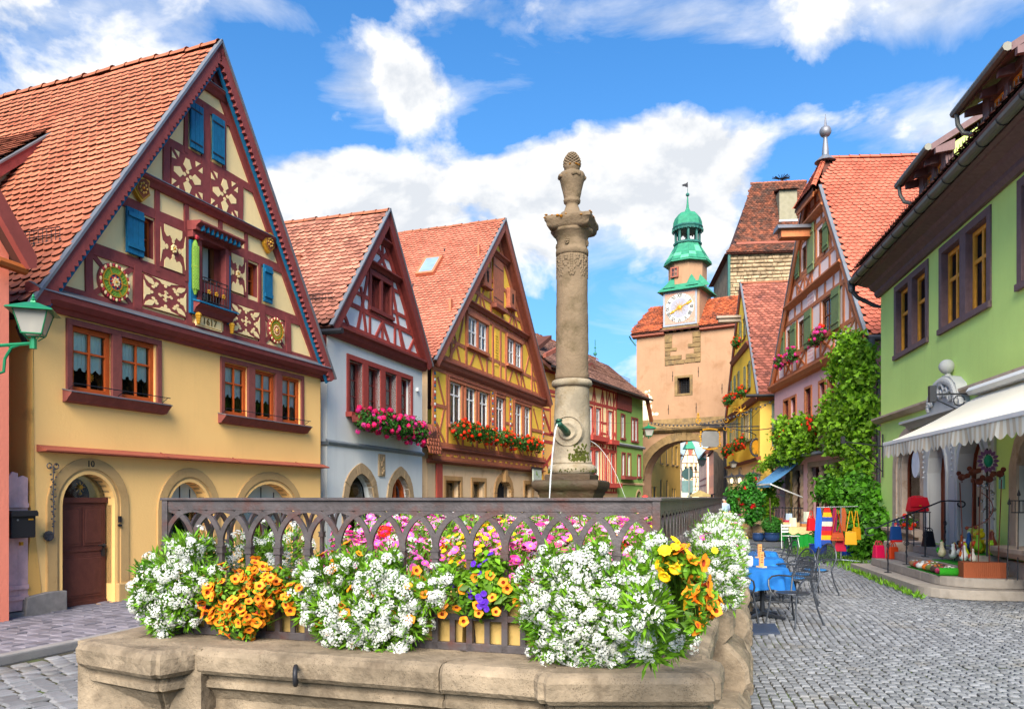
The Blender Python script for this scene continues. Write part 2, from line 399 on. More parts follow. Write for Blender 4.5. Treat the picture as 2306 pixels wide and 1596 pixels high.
def window(parent,u0,u1,z0,z1,y,fm,cols=2,rows=2,fw=.05,bar=.03,curtain=None,ch=(0,1),depth=.35,split=None,tone=DARK,name='window',th=.06,blind=None):
 """a framed window: mesh = frame and bars with the dark room box behind; panes and curtain are its parts"""
 mb=MB()
 mb.box(u0,u0+fw,y,y+th,z0,z1);mb.box(u1-fw,u1,y,y+th,z0,z1)
 mb.box(u0+fw,u1-fw,y,y+th,z0,z0+fw);mb.box(u0+fw,u1-fw,y,y+th,z1-fw,z1)
 xs=[u0+fw+(u1-u0-2*fw)*i/cols for i in range(cols+1)];zs=[z0+fw+(z1-z0-2*fw)*i/rows for i in range(rows+1)]
 if split:zs=[z0+fw]+[z0+(z1-z0)*s_ for s_ in split]+[z1-fw]
 for x in xs[1:-1]:mb.box(x-bar/2,x+bar/2,y+.006,y+th-.01,z0+fw,z1-fw)
 for z in zs[1:-1]:mb.box(u0+fw,u1-fw,y+.009,y+th-.013,z-bar/2,z+bar/2)
 d=y+th+depth
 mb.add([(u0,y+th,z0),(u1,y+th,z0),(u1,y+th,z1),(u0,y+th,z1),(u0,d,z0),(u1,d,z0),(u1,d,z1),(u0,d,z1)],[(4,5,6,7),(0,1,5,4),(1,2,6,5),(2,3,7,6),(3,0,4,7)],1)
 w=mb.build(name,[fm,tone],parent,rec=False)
 for i in range(len(xs)-1):
  for j in range(len(zs)-1):
   a,b,c,e=xs[i]+bar*.4,xs[i+1]-bar*.4,zs[j]+bar*.4,zs[j+1]-bar*.4
   t=random.uniform(-.004,.004)
   MB().add([(a,y+th*.5,c),(b,y+th*.5+t,c),(b,y+th*.5+t,e),(a,y+th*.5,e)],[(0,1,2,3)]).build('pane',GLASS,w,rec=False)
 if curtain:
  n=max(12,int((u1-u0)*40));vs=[];c0=z0+(z1-z0)*ch[0];c1=z0+(z1-z0)*ch[1]
  for i in range(n+1):
   x=u0+fw+(u1-u0-2*fw)*i/n;yy=y+th+.022+.012*math.sin(i*1.9)+random.uniform(-.004,.004)
   vs+=[(x,yy,c0+.03*math.sin(i*.9)*(1 if ch[0]>0 else 0)),(x,yy,c1)]
  MB().add(vs,[(2*i,2*i+2,2*i+3,2*i+1)for i in range(n)]).build('curtain',curtain,w,rec=False,smooth=True)
 return w
def beamp(parent,u0,z0,u1,z1,w,m,y0=-.03,y1=.04,name='timber_beam',wob=.0):
 j=lambda:random.uniform(-.006,.006)
 d=Vector((u1-u0,z1-z0));L_=d.length;d.normalize();n=Vector((-d.y,d.x));k=max(2,min(6,int(L_/.5)));A=[];B_=[]
 for i in range(k+1):
  c=Vector((u0,z0))+d*L_*i/k+n*random.gauss(0,w*.045);h=w/2*random.uniform(.9,1.1);A.append(tuple(c-n*h));B_.append(tuple(c+n*h))
 return MB().prism(A+B_[::-1],y0+random.uniform(-.004,.004),y1).build(name,m,parent,rec=False)
def profile_bar(parent,name,m,u0,u1,prof,label=None):
 """prof: (y,z) polygon swept along u"""
 return MB().prism(prof,u0,u1,ax='x').build(name,m,parent,label=label)
def tile_base(w=.18,e=.16,th=.022,flat=.55):
 pts=[(-w/2,e*.42)]
 for i in range(0,7):
  a=PI+PI*i/6;pts.append((w/2*math.cos(a)*.99,e*.50+e*.50*math.sin(a)))
 pts=pts[1:];L_=e*1.75
 top=[(x,y,.052-.048*y/L_+th)for x,y in pts]+[(w/2*.99,L_,th+.004),(-w/2*.99,L_,th+.004)]
 bot=[(x,y,z-th)for x,y,z in top[:7]]
 n=len(top);fs=[tuple(range(n))]+[(i+1,i,n+i,n+i+1)for i in range(6)]
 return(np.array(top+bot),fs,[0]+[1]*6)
def roof_plane(roof,Mw,O,R,Sv,rlen,slen,m,w=.18,e=.16,clip=None,nmax=300,jit=.004,th=.022):
 O=Vector(O);R=Vector(R).normalized();Sv=Vector(Sv).normalized();Nn=R.cross(Sv)
 Rm=R
 if Nn.z<0:Nn=-Nn;Rm=-R
 B=np.array([[Rm[i],Sv[i],Nn[i]]for i in range(3)]);T=[];RR=[]
 rows=int(slen/e)
 for j in range(rows):
  o=w/2 if j%2 else 0;wob=random.uniform(-.006,.006)
  for i in range(int(rlen/w)+1):
   r=i*w+o+random.uniform(-jit,jit);s_=j*e+wob+random.uniform(-jit,jit)
   if r>rlen-.03 or r<w*.4:continue
   if clip and not clip(r,s_):continue
   sag=.012*math.sin(r*1.7+j*.13)+.008*math.sin(r*.7-s_*1.1)
   T.append(O+R*r+Sv*s_+Nn*(.012+sag+random.uniform(0,.006)))
   a=random.gauss(0,.03);c,s2=math.cos(a),math.sin(a);g=random.gauss(0,.03)
   RR.append(B@np.array([[c,-s2,0],[s2,c,0],[0,g*.5,1]]))
 T=np.array([tuple(t)for t in T]);RR=np.array(RR);base=tile_base(w,e,th);m=[m,mat('shadow_tile_edge','5e3428',k=.55,bump=0)]  # dark rim colour paints in the shadow line along each tile's lower edge
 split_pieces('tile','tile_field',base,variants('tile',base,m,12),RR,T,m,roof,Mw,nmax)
def ridge(roof,p0,p1,m,n,r=.1):
 p0=Vector(p0);p1=Vector(p1);d=(p1-p0)/n;dn=d.normalized();side=dn.cross(Vector((0,0,1))).normalized();up=side.cross(dn)
 mb=MB();k=6;vs=[]
 for t,rr in((0,1.12),(.06,1.12),(.07,1.0),(1.05,.92)):
  for i in range(k+1):
   a=PI*i/k;vs.append(side*math.cos(a)*r*rr+up*math.sin(a)*r*rr+d*t)
 fs=[(j*(k+1)+i,j*(k+1)+i+1,(j+1)*(k+1)+i+1,(j+1)*(k+1)+i)for j in range(3)for i in range(k)]
 mb.add(vs,fs);o=mb.build('ridge_tile',m,roof,rec=False);o.location=p0+Vector((0,0,-.02))
 for i in range(1,n):
  inst(o,'ridge_tile',roof,p0+d*i+Vector((0,0,-.02+random.uniform(-.01,.012))),(random.gauss(0,.012),random.gauss(0,.012),random.gauss(0,.012)))
def text(parent,body,size,loc,rot,m,name='lettering',ext=.004,align='CENTER',sx=1):
 c=bpy.data.curves.new(name,'FONT');c.body=body;c.size=size;c.extrude=ext;c.align_x=align;c.align_y='CENTER';c.resolution_u=3
 c.materials.append(m);o=bpy.data.objects.new(name,c);link(o,parent);me=bpy.data.meshes.new_from_object(o);bpy.data.objects.remove(o);o=bpy.data.objects.new(name,me);link(o,parent);o.location=loc;o.rotation_euler=rot;o.scale=(sx,1,1);return o
def quad_slab(name,a,b,c,d,t,m,parent):
 a,b,c,d=map(Vector,(a,b,c,d));n=(b-a).cross(d-a).normalized()
 if n.z<0:n=-n
 return MB().add([a,b,c,d,a-n*t,b-n*t,c-n*t,d-n*t],[(0,1,2,3),(7,6,5,4),(0,4,5,1),(1,5,6,2),(2,6,7,3),(3,7,4,0)]).build(name,m,parent)
def leaf_base(l=1.0,w=.5,fold=.15,tip=True):
 return(np.array([(0,0,0),(w/2,l*.45,fold),(0,l,-.08),(-w/2,l*.45,fold)]),[(0,1,2),(0,2,3)],[0,0])
def lobed_base():
 pts=[(0,0),(.42,-.08),(.5,.35),(.3,.5),(.12,1.0),(-.12,1.0),(-.3,.5),(-.5,.35),(-.42,-.08)]
 V=[(0,.35,-.06)]+[(x,y,.08*abs(x))for x,y in pts];n=len(pts)
 return(np.array(V),[(0,1+i,1+(i+1)%n)for i in range(n)],[0]*n)
def in_ellipsoids(blobs,n,shell=.55,back=True,up=.2):
 """points through the volumes, denser near the surface, with outward normals; blobs: (x,y,z,rx,ry,rz)"""
 b=np.array(blobs,float);wgt=b[:,3]*b[:,5]+b[:,4]*b[:,5];wgt/=wgt.sum()
 idx=RNG.choice(len(b),n,p=wgt);d=RNG.normal(size=(n,3));d/=np.linalg.norm(d,axis=1,keepdims=True)
 r=shell+(1-shell)*RNG.random(n)**.6;r*=1+RNG.normal(size=n)*.07
 return b[idx,:3]+d*b[idx,3:]*r[:,None],d+np.array([0,0,up]),idx
LEAF=leaf_base()
def foliage(name,blobs,n,size,m,parent,shell=.45,base=None,droop=0,up=.3,kind='stuff',jit=.8):
 T,Nn,_=in_ellipsoids(blobs,n,shell,up=up)
 Nn=Nn/np.linalg.norm(Nn,axis=1,keepdims=True)+RNG.normal(size=(n,3))*jit*.6
 R=frames(Nn,scale=size*(.6+.8*RNG.random(n)))
 return meshify(name,base or LEAF,R,T,m,parent,kind=kind)
WINE=timber('wine_timber','863f3d');WINE2=timber('wine_window_timber','824640');BLUE=timber('blue_paint','0f6288',k=1.0);GREY_METAL=mat('zinc','8f939b',rough=.45,metal=.5,k=.7,bump=.05)
CREAM1=plaster('cream_plaster','ffe0a4');YEL1=plaster('yellow_plaster','ffcb80',k=1.0,var=.045,streak=.05);YEL1D=plaster('rough_yellow_plaster','e5b062',var=.09,col2='b0854c',c2amt=.35)
SAND=mat('sandstone_trim','dcb277',rough=.9,var=.06,bump=.3,k=.72,col2='bd9560',c2amt=.4,c2scale=2.5)
ORANGEW=timber('orange_window_wood','b8521e',k=1.0);DOORM=timber('dark_door_wood','5a3028',k=1.0);IRON=mat('black_iron','2b2b30',rough=.5,metal=.3,var=.1,bump=.1,k=.9)
CURT=mat('net_curtain','eefaf4',rough=.9,var=.06,bump=0,k=.95,trans=.15);CURTG=mat('green_curtain','e6fff0',rough=.9,var=.05,bump=0,k=1.0,trans=.15)
GOLD=mat('gold_paint','dca233',rough=.35,metal=.4,var=.08,bump=.05,k=.85);REDP=mat('red_paint','c83a44',rough=.6,k=.8);GREENP=mat('leaf_green_paint','86b040',rough=.6,var=.15,scale=30,k=.75)
WHITE=mat('white_paint','f2f2f0',rough=.5,var=.03,bump=.08,k=.82);GSTONE=mat('grey_base_stone','8b8582',rough=.9,var=.2,scale=8,bump=.5,k=.8)
TILE1=tilemat('orange_roof_tile','dd8262','c46a4c',amt=.5,tint=.20,k=.78);RIDGE=mat('ridge_tile','b06a4e',rough=.9,var=.2,scale=5,bump=.5,k=.7,col2='6a5048',c2amt=.45,c2scale=4)
TILE2=tilemat('weathered_roof_tile','dd9078','8d5a4c',amt=.5,tint=.34,k=.72,c2s=1.6);TILE3=tilemat('pink_roof_tile','e3856c','c66a50',amt=.5,tint=.17,k=.76)
UNDER=mat('roof_underlay','6b4036',rough=.95,k=.6)
def gable_house(fc,nm,label,W_,ze,ua,za,y0,y1,roofm,over=.3,uL=None,uR=None,base_z=0,tile=(.18,.16),thick=.12,nmax=300,group=None,ridge_m=None):
 """root + both roof slabs with tiles on the slope the street sees; returns root, roof, hw(z)"""
 root=fc.root(nm,label,'house',group=group)
 uL=-over if uL is None else uL;uR=W_+over if uR is None else uR
 zL=ze-(za-ze)*(0-uL)/(ua);zR=ze-(za-ze)*(uR-W_)/(W_-ua)
 return root,uL,uR,zL,zR
def add_roof(root,M,uL,zL,ua,za,uR,zR,y0,y1,m,nmax=300,w=.18,e=.16,both=False,side='L',ridge_m=None,thick=.12,clip=None,name='roof'):
 mb=MB()
 a=(uL,y0,zL);b=(uL,y1,zL);c=(ua,y1,za);d=(ua,y0,za)
 for(p,z)in((uL,zL),(uR,zR)):
  dx,dz=ua-p,za-z;l=math.hypot(dx,dz);nx,nz=-dz/l*thick,dx/l*thick
  if nz>0:nx,nz=-nx,-nz
  q=[(p,z),(ua,za),(ua,za-thick*1.3),(p+nx,z+nz)]
  mb.prism(q,y0,y1)
 roof=mb.build(name,UNDER,root)
 for s in(('L','R')if both else(side,)):
  p,z=(uL,zL)if s=='L' else(uR,zR);dx,dz=ua-p,za-z;l=math.hypot(dx,dz)
  roof_plane(roof,M,(p,y0,z),(0,1,0),(dx,0,dz),y1-y0,l-.02,m,w,e,nmax=nmax,clip=clip)
 ridge(roof,(ua,y0,za+.03),(ua,y1,za+.03),ridge_m or RIDGE,int((y1-y0)/.36),.11)
 return roof
def barge(root,uL,zL,ua,za,uR,zR,y,m,w=.26,th=.05,m2=None,saw=False,soffit=None,deep=.45,cap=GREY_METAL):
 for(p,z,sg)in((uL,zL,1),(uR,zR,-1)):
  dx,dz=ua-p,za-z;l=math.hypot(dx,dz);tx,tz=dx/l,dz/l;nx,nz=(tz*sg,-tx*sg)
  def pt(s_,d_):return(p+tx*s_+nx*d_,z+tz*s_+nz*d_)
  L2=l+(w*.3)
  if saw:
   k=int(l/.115);low=[]
   for i in range(k):s0=l*i/k;low+=[pt(s0,w*.62),pt(s0+l/k*.5,w*.9)]
   low.append(pt(l,w*.62))
   poly=[pt(0,-.04),pt(l+.1,-.04)]+low[::-1]
   MB().prism(poly,y-.02,y+th).build('barge_board',m,root)
   MB().prism([pt(0,w*.5),pt(l-.1,w*.5),pt(l-.1,w*1.12),pt(0,w*1.12)],y+th,y+th+.04).build('blue_edge_board',m2,root)
  else:
   MB().prism([pt(0,-.04),pt(l+.1,-.04),pt(l-.15,w),pt(0,w)],y-.02,y+th).build('barge_board',m,root)
  MB().prism([pt(-.03,-.075),pt(l+.1,-.075),pt(l+.1,-.035),pt(-.03,-.035)],y-.05,y+.05).build('verge_flashing',cap,root)
  if soffit:MB().prism([pt(.05,.13),pt(l-.2,.13),pt(l-.2,.16),pt(.05,.16)],y+th,0).build('soffit',soffit,root)
def petal(cx,cz,ang,l,w,n=7,tail=0):
 pts=[];c,s_=math.cos(ang),math.sin(ang)
 for i in range(n+1):
  t=i/n;x=l*t;y=w*math.sin(PI*t**.75);pts.append((x,y))
 for i in range(n-1,0,-1):
  t=i/n;pts.append((l*t,-w*math.sin(PI*t**.75)))
 return[(cx+x*c-y*s_,cz+x*s_+y*c)for x,y in pts]
def disc(cx,cz,rx,rz,n=10,a0=0):return[(cx+rx*math.cos(a0+2*PI*i/n),cz+rz*math.sin(a0+2*PI*i/n))for i in range(n)]
def carved(root,u0,u1,z0,z1,kind,mt,mc,y=-.03):
 mb=MB();mb.box(u0,u1,y-.012,.02,z0,z1,0);cx,cz,w,h=(u0+u1)/2,(z0+z1)/2,(u1-u0)/2,(z1-z0)/2
 A=[];
 def s(p):return[(cx+x*w,cz+z*h)for x,z in p]
 if kind=='lattice':
  star=[]
  for i in range(8):
   a=PI/4*i;r=.26 if i%2==0 else .09;star.append((r*math.cos(a),r*math.sin(a)))
  A.append(s(star))
  for a in(0,PI/2,PI,1.5*PI):
   A.append(s(disc(.27*math.cos(a),.27*math.sin(a),.065,.085)))
   A.append(s(disc(.23*math.cos(a)+.07*math.sin(a),.23*math.sin(a)+.07*math.cos(a),.05,.06)))
  for sx in(1,-1):
   for sz in(1,-1):
    A.append(s([(sx*x,sz*z)for x,z in((.95,.93),(.62,.84),(.50,.60),(.56,.48),(.74,.52),(.90,.72))]))
    for q in((.46,.48),(.40,.62),(.56,.36)):A.append(s(disc(sx*q[0],sz*q[1],.075,.09)))
   A.append(s([(sx*x,z)for x,z in((.98,.62),(.86,.26),(.70,.18),(.70,-.18),(.86,-.26),(.98,-.62))]));A.append(s(disc(sx*.64,0,.08,.10)))
   A.append(s([(x,sx*z)for x,z in((.62,.98),(.26,.86),(.18,.72),(-.18,.72),(-.26,.86),(-.62,.98))]));A.append(s(disc(0,sx*.64,.07,.11)))
 elif kind=='bell':
  for sz in(1,-1):
   A.append(s([(x,sz*z)for x,z in((-.72,.98),(.72,.98),(.70,.66),(.52,.48),(.38,.50),(.26,.58),(.14,.44),(-.14,.44),(-.26,.58),(-.38,.50),(-.52,.48),(-.70,.66))]))
   A.append(s(disc(0,sz*.36,.11,.12)));
   A.append(s([(sz*x,z)for x,z in((.99,.78),(.84,.22),(.66,.14),(.66,-.14),(.84,-.22),(.99,-.78))]));A.append(s(disc(sz*.52,0,.12,.12)))
 elif kind=='ring':
  for sx in(1,-1):
   for sz in(1,-1):
    A.append(s([(sx*x,sz*z)for x,z in((.98,.52),(.98,.84),(.70,.55))]));A.append(s([(sx*x,sz*z)for x,z in((.52,.98),(.84,.98),(.55,.70))]))
  for a,(dx,dz)in enumerate(((1,0),(0,1),(-1,0),(0,-1))):
   t=(dx,dz);pz=(-dz,dx)
   A.append(s([(t[0]*r+pz[0]*q,t[1]*r+pz[1]*q)for r,q in((.86,.12),(.48,.27),(.24,0),(.48,-.27),(.86,-.12))]))
   A.append(s(disc(t[0]*.20,t[1]*.20,.10,.10)))
 elif kind=='corner':
  pass
 for p in A:mb.prism(p,y-.018,y-.005,1)
 return mb.build('carved_panel',[mt,mc],root)
def medallion(root,cx,cz,rx,rz,kind):
 mb=MB();y=-.05
 def ring(r0,r1,y0,y1,m,n=32):
  o=disc(cx,cz,rx*r1,rz*r1,n);i=disc(cx,cz,rx*r0,rz*r0,n)
  vs=[(a,y1,b)for a,b in o]+[(a,y0,b)for a,b in o]+[(a,y0,b)for a,b in i]+[(a,y1,b)for a,b in i]
  mb.add(vs,[(j+k*n,(j+1)%n+k*n,(j+1)%n+(k+1)*n,j+(k+1)*n)for k in range(3)for j in range(n)],m)
 mb.prism(disc(cx,cz,rx,rz,32),y,.0,0)
 n=30
 for i in range(n):
  a=2*PI*i/n;mb.ball((cx+rx*.9*math.cos(a),y-.012,cz+rz*.9*math.sin(a)),rx*.105,6,1+i%2,sx=.8,sy=.5,sz=1.1)
 ring(.76,.80,y-.03,y,3)
 if kind=='flower':
  ring(.44,.76,y-.016,y,4)
  for k in range(3):
   for i in range(20+4*k):
    a=2*PI*i/(20+4*k)+k*.1;mb.ball((cx+rx*(.51+.09*k)*math.cos(a),y-.018,cz+rz*(.51+.09*k)*math.sin(a)),rx*.045,5,4,sy=.6)
  for i in range(6):
   a=2*PI*i/6;mb.beam(cx+rx*.44*math.cos(a),cz+rz*.44*math.sin(a),cx+rx*.76*math.cos(a),cz+rz*.76*math.sin(a),.02,y-.03,y,3)
  ring(.40,.46,y-.03,y,3);ring(0.0,.40,y-.014,y,5)
  for k,r in((0,.34),(1,.22)):
   for i in range(8):mb.prism(petal(cx+.04*rx*math.cos(PI/4*i),cz+.04*rz*math.sin(PI/4*i),PI/4*i+k*.39,rx*r,rx*.08),y-.03-k*.012,y-.014,2 if k else 1)
  mb.ball((cx,y-.04,cz),rx*.07,8,3)
 else:
  for r,c,q in((.70,3,24),(.60,4,24),(.48,3,20),(.36,2,16),(.24,3,12),(.14,6,8)):
   for i in range(q):
    a=2*PI*i/q;mb.ball((cx+rx*r*math.cos(a),y-.014,cz+rz*r*math.sin(a)),rx*.06,5,c,sy=.7)
  ring(.50,.54,y-.02,y,3);ring(.26,.30,y-.024,y,1);mb.ball((cx,y-.02,cz),rx*.1,8,3)
 return mb.build('carved_medallion',[WINE,REDP,CREAM1,GOLD,GREENP,BLUE,CREAM1],root,smooth=False)
def shutter(root,u0,u1,z0,z1,m,y=-.05,nb=4,hinge=True,ledges=True,louver=False):
 s=MB().box(u0,u1,y-.03,y,z0,z1).build('shutter',m,root)if not louver else None
 if louver:
  mb=MB();f=.05
  mb.box(u0,u0+f,y-.03,y,z0,z1);mb.box(u1-f,u1,y-.03,y,z0,z1)
  for z in(z0,(z0+z1)/2-f/2,z1-f):mb.box(u0+f,u1-f,y-.03,y,z,z+f)
  s=mb.build('shutter',m,root);k=int((z1-z0)/.07)
  for i in range(k):
   z=z0+f+(z1-z0-2*f)*(i+.5)/k
   MB().add([(u0+f,y-.03,z-.02),(u1-f,y-.03,z-.02),(u1-f,y-.004,z+.03),(u0+f,y-.004,z+.03)],[(0,1,2,3)]).build('slat',m,s,rec=False)
  return s
 k=nb;w=(u1-u0)/k
 for i in range(k):MB().box(u0+w*i+.003,u0+w*(i+1)-.003,y-.038,y-.03,z0+.004,z1-.004).build('plank',m,s)
 if ledges:
  h=z1-z0
  for t in(.13,.80):MB().box(u0+.015,u1-.015,y-.065,y-.038,z0+h*t,z0+h*t+.07).build('ledge',m,s)
 else:
  for t in(.12,.82):MB().box(u0-.02,u1-.04,y-.048,y-.038,z0+(z1-z0)*t,z0+(z1-z0)*t+.025).build('hinge',IRON,s)
 return s
def snow_guard(roof,O,R,Sv,n,h=.16,step=.09,m=IRON):
 O=Vector(O);R=Vector(R).normalized();up=Vector((0,0,1));mb=MB();L_=n*step
 for t in(.0,.5,1.0):mb.bar(O+up*(.08+h*t),O+R*L_+up*(.08+h*t),.009,4)
 for i in range(n+1):mb.bar(O+R*i*step+up*.08,O+R*i*step+up*(.08+h),.006,4)
 for i in range(0,n+1,max(2,n//3)):mb.bar(O+R*i*step,O+R*i*step+up*.1,.02,4);
 return mb.build('snow_guard',m,roof)
f1=Fac(76,11.02,.369)
h1=f1.root('gabled_house','yellow house with wine-red carved timber gable dated 1617 and blue shutters','house')
W1=7.1
door_h=arch(.46,1.40,.06,1.62,2.10);ar2=arch(2.53,3.52,.5,1.50,2.02);ar3=arch(4.45,6.12,.5,1.42,2.02)
wl=rect(.60,1.32,3.32,4.34);wl2=rect(1.50,2.22,3.32,4.34)
wr=[rect(a,a+.66,3.30,4.32)for a in(3.90,4.77,5.64)]
wall('wall',[(0,0),(W1,0),(W1,4.62),(0,4.62)],[door_h,ar2,ar3,wl,wl2]+wr,YEL1,h1,depth=.28,revmat=YEL1)
MB().add([(-.02,-.01,4.6),(-.02,8,4.6),(-.14,8,0),(-.14,-.01,.3),(-.06,-.01,1.2),(0,-.012,2.0),(.12,-.012,.3),(.02,-.012,1.2)],[(0,1,2,3,4),(4,3,6,7),(4,7,5),(0,4,5)]).build('side_wall',YEL1D,h1,rec=False)
MB().box(W1-.02,W1,0,8,0,4.6).build('side_wall',YEL1D,h1)
MB().prism([(-.2,0),(.46,0),(.46,.36),(.2,.37),(-.17,.33)],-.10,.3).build('base_stone',GSTONE,h1,bevel=.015)
MB().box(1.42,1.95,-.06,.1,0,.36).build('base_stone',SAND,h1,bevel=.025)
MB().box(.42,1.46,-.28,.28,0,.055).build('door_step',SAND,h1,bevel=.015)
EV=[(.02,4.46),(-.06,4.46),(-.10,4.52),(-.16,4.53),(-.24,4.60),(-.26,4.68),(-.22,4.72),(-.06,4.80),(.02,4.80)]
profile_bar(h1,'eave_moulding',WINE,-.12,7.16,EV)
profile_bar(h1,'drip_flashing',GREY_METAL,-.12,7.16,[(-.275,4.685),(-.27,4.70),(-.05,4.815),(-.05,4.80)])
ua1,za1=3.56,10.02
zg=lambda z:(z-4.75)/(za1-.35-4.75)
gl,gr=.05,7.05
def span1(z,ins=.0):
 t=(z-4.75)/(9.85-4.75);return gl+(ua1-gl)*t+ins,gr+(ua1-gr)*t-ins
win_holes=[rect(1.93,2.19,5.78,6.44),rect(3.20,3.82,5.30,6.50),rect(4.60,4.88,5.78,6.44)]
wall('gable_wall',[(gl,4.75),(gr,4.75),(ua1,9.85)],win_holes,CREAM1,h1,depth=.2,revmat=WINE)
B1=lambda*a,**k:beamp(h1,*a,WINE,**k)
for z,w in((4.84,.12),(5.595,.19),(6.56,.18),(7.92,.15),(8.95,.15)):
 a,b=span1(z,.02);B1(a,z,b,z,w)
for u,z0,z1,w in((.90,4.86,5.58,.13),(1.83,4.86,5.58,.16),(2.97,4.8,5.5,.16),(3.98,4.8,5.5,.16),(5.0,4.86,5.58,.20),(5.86,4.86,5.58,.18),(6.02,5.6,5.62,.1),(2.25,5.6,7.02,.09),(1.90,5.66,6.5,.05),(2.92,5.6,7.02,.10),(4.52,5.6,7.02,.09),(4.93,5.66,6.5,.07),(3.80,6.6,7.02,.10),(4.10,6.6,6.75,.1),(2.46,7.12,7.9,.15),(3.40,7.12,8.95,.20),(4.34,7.12,7.9,.16),(2.91,7.9,8.95,.08),(3.90,7.9,8.95,.08),(3.45,9.3,9.75,.06),(3.68,9.3,9.7,.06)):
 B1(u,z0,u,z1,w,y0=-.034)
for a,b in(((gl+.05,4.8),(ua1-.02,9.82)),((gr-.05,4.8),(ua1+.02,9.82))):
 d=.12 if a[0]<3 else-.12;B1(a[0]+d,a[1],b[0]+d*.2,b[1]-.1,.17,y0=-.045)
carved(h1,1.93,2.90,4.94,5.48,'lattice',WINE,CREAM1);carved(h1,4.06,4.91,4.94,5.50,'lattice',WINE,CREAM1)
carved(h1,2.30,2.88,5.70,6.46,'bell',WINE,CREAM1);carved(h1,4.0,4.48,5.72,6.46,'bell',WINE,CREAM1)
carved(h1,2.55,3.30,7.14,7.84,'ring',WINE,CREAM1);carved(h1,3.51,4.25,7.14,7.84,'ring',WINE,CREAM1)
for cu,cz in((2.59,6.08),(4.24,6.09)):
 mb=MB()
 for i in range(7):mb.ball((cu+.045*math.cos(i*.9),-.06,cz+.05*math.sin(i*.9)),.028,6,0)
 mb.ball((cu,-.07,cz),.025,6,1);mb.build('rosette',[CREAM1,GOLD],h1)
medallion(h1,1.35,5.17,.30,.30,'flower');medallion(h1,5.42,5.23,.26,.27,'disc')
for cu in(1.35,5.42):
 for s_ in(1,-1):B1(cu-.38,5.2-.31*s_,cu+.38,5.2+.31*s_,.08,y0=-.02)
for z,a0,b0 in((7.06,1.72,5.30),(9.34,3.2,3.95)):
 a,b=span1(z,-.06)
 profile_bar(h1,'jetty_moulding',WINE,a,b,[(.02,z-.08),(-.06,z-.08),(-.10,z-.02),(-.15,z+.02),(-.15,z+.05),(-.02,z+.11),(.02,z+.11)])
 profile_bar(h1,'drip_flashing',GREY_METAL,a,b,[(-.165,z+.05),(-.16,z+.065),(-.02,z+.125),(-.02,z+.11)])
for cu,cz in((1.86,6.86),(5.14,6.98)):
 mb=MB();sh=[(-.15,.2),(-.06,.17),(.05,.22),(.16,.17),(.14,.05),(.17,-.06),(.06,-.17),(0,-.23),(-.08,-.17),(-.17,-.07),(-.13,.06)]
 mb.prism([(cu+x,cz+z)for x,z in sh],-.10,-.03,0);mb.prism([(cu+x*.8,cz+z*.8)for x,z in sh],-.12,-.10,1)
 for i in range(8):mb.ball((cu+.07*math.cos(i*PI/4),-.125,cz+.08*math.sin(i*PI/4)),.022,5,2)
 mb.ball((cu,-.125,cz),.03,6,3);mb.build('shield_plaque',[GOLD,mat('rust_brown','8a4a2c'),CREAM1,REDP],h1,bevel=.006)
shutter(h1,1.56,1.91,5.72,6.47,BLUE,nb=3);shutter(h1,4.99,5.26,5.74,6.50,BLUE,nb=3)
shutter(h1,2.97,3.28,8.02,8.86,BLUE,nb=3,ledges=False);shutter(h1,3.53,3.84,8.04,8.88,BLUE,nb=3,ledges=False)
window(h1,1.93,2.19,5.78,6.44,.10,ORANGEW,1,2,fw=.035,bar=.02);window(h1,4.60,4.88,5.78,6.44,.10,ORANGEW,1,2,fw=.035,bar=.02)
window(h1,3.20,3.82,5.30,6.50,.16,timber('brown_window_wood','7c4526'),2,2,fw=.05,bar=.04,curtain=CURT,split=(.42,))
mb=MB();mb.box(2.93,3.19,-.16,0,6.40,6.62);mb.box(3.10,3.20,-.12,.1,5.24,6.5);mb.box(3.82,3.92,-.12,.1,5.24,6.5);mb.box(3.10,3.92,-.12,.1,6.44,6.56);mb.build('window_surround',WINE,h1,bevel=.006)
MB().prism([(-.02,6.70),(-.34,6.67),(-.34,6.64),(-.24,6.58),(-.24,6.52),(-.02,6.52)],2.92,4.12,ax='x').build('window_canopy',WINE,h1)
mb=MB()
for i in range(9):mb.ball((3.08+.118*i,-.26,6.56),.036,7,0);mb.box(3.04+.118*i,3.07+.118*i,-.30,-.2,6.52,6.62,1)
mb.build('canopy_beads',[GOLD,BLUE],h1)
for cu,sgn in((3.03,1),(3.97,-1)):
 mb=MB();mb.box(cu-.07 if sgn>0 else cu-.02,cu+.07 if sgn>0 else cu+.02,-.09,-.03,5.05,6.36,1)
 if sgn<0:mb.build('painted_post',[GREENP,BLUE,GOLD,REDP],h1,rec=False);continue
 mb.lathe([(.02,5.38),(.055,5.5),(.06,5.85),(.065,5.87),(.065,5.9),(.06,5.92),(.06,6.2),(.05,6.28),(.02,6.36)],cu-.01,-.13,10,0)
 for k in range(26):
  for j in range(5):
   a=-PI*(.1+.2*j)+(.3 if k%2 else 0);mb.ball((cu-.01+.058*math.cos(a),-.13+.058*math.sin(a),5.48+k*.03),.017,4,0)
 mb.ball((cu-.01,-.13,5.88),.068,8,2,sz=.4);mb.ball((cu,-.15,6.41),.05,6,3)
 mb.build('scaled_colonnette',[GREENP,BLUE,GOLD,REDP],h1,rec=False)
MB().prism([(.0,5.30),(-.20,5.27),(-.24,5.22),(-.14,5.16),(-.10,5.08),(0,5.06)],3.02,4.02,ax='x').build('balcony_sill',WINE,h1)
profile_bar(h1,'sill_flashing',BLUE,3.0,4.04,[(-.25,5.24),(-.25,5.27),(-.02,5.33),(-.02,5.30)])
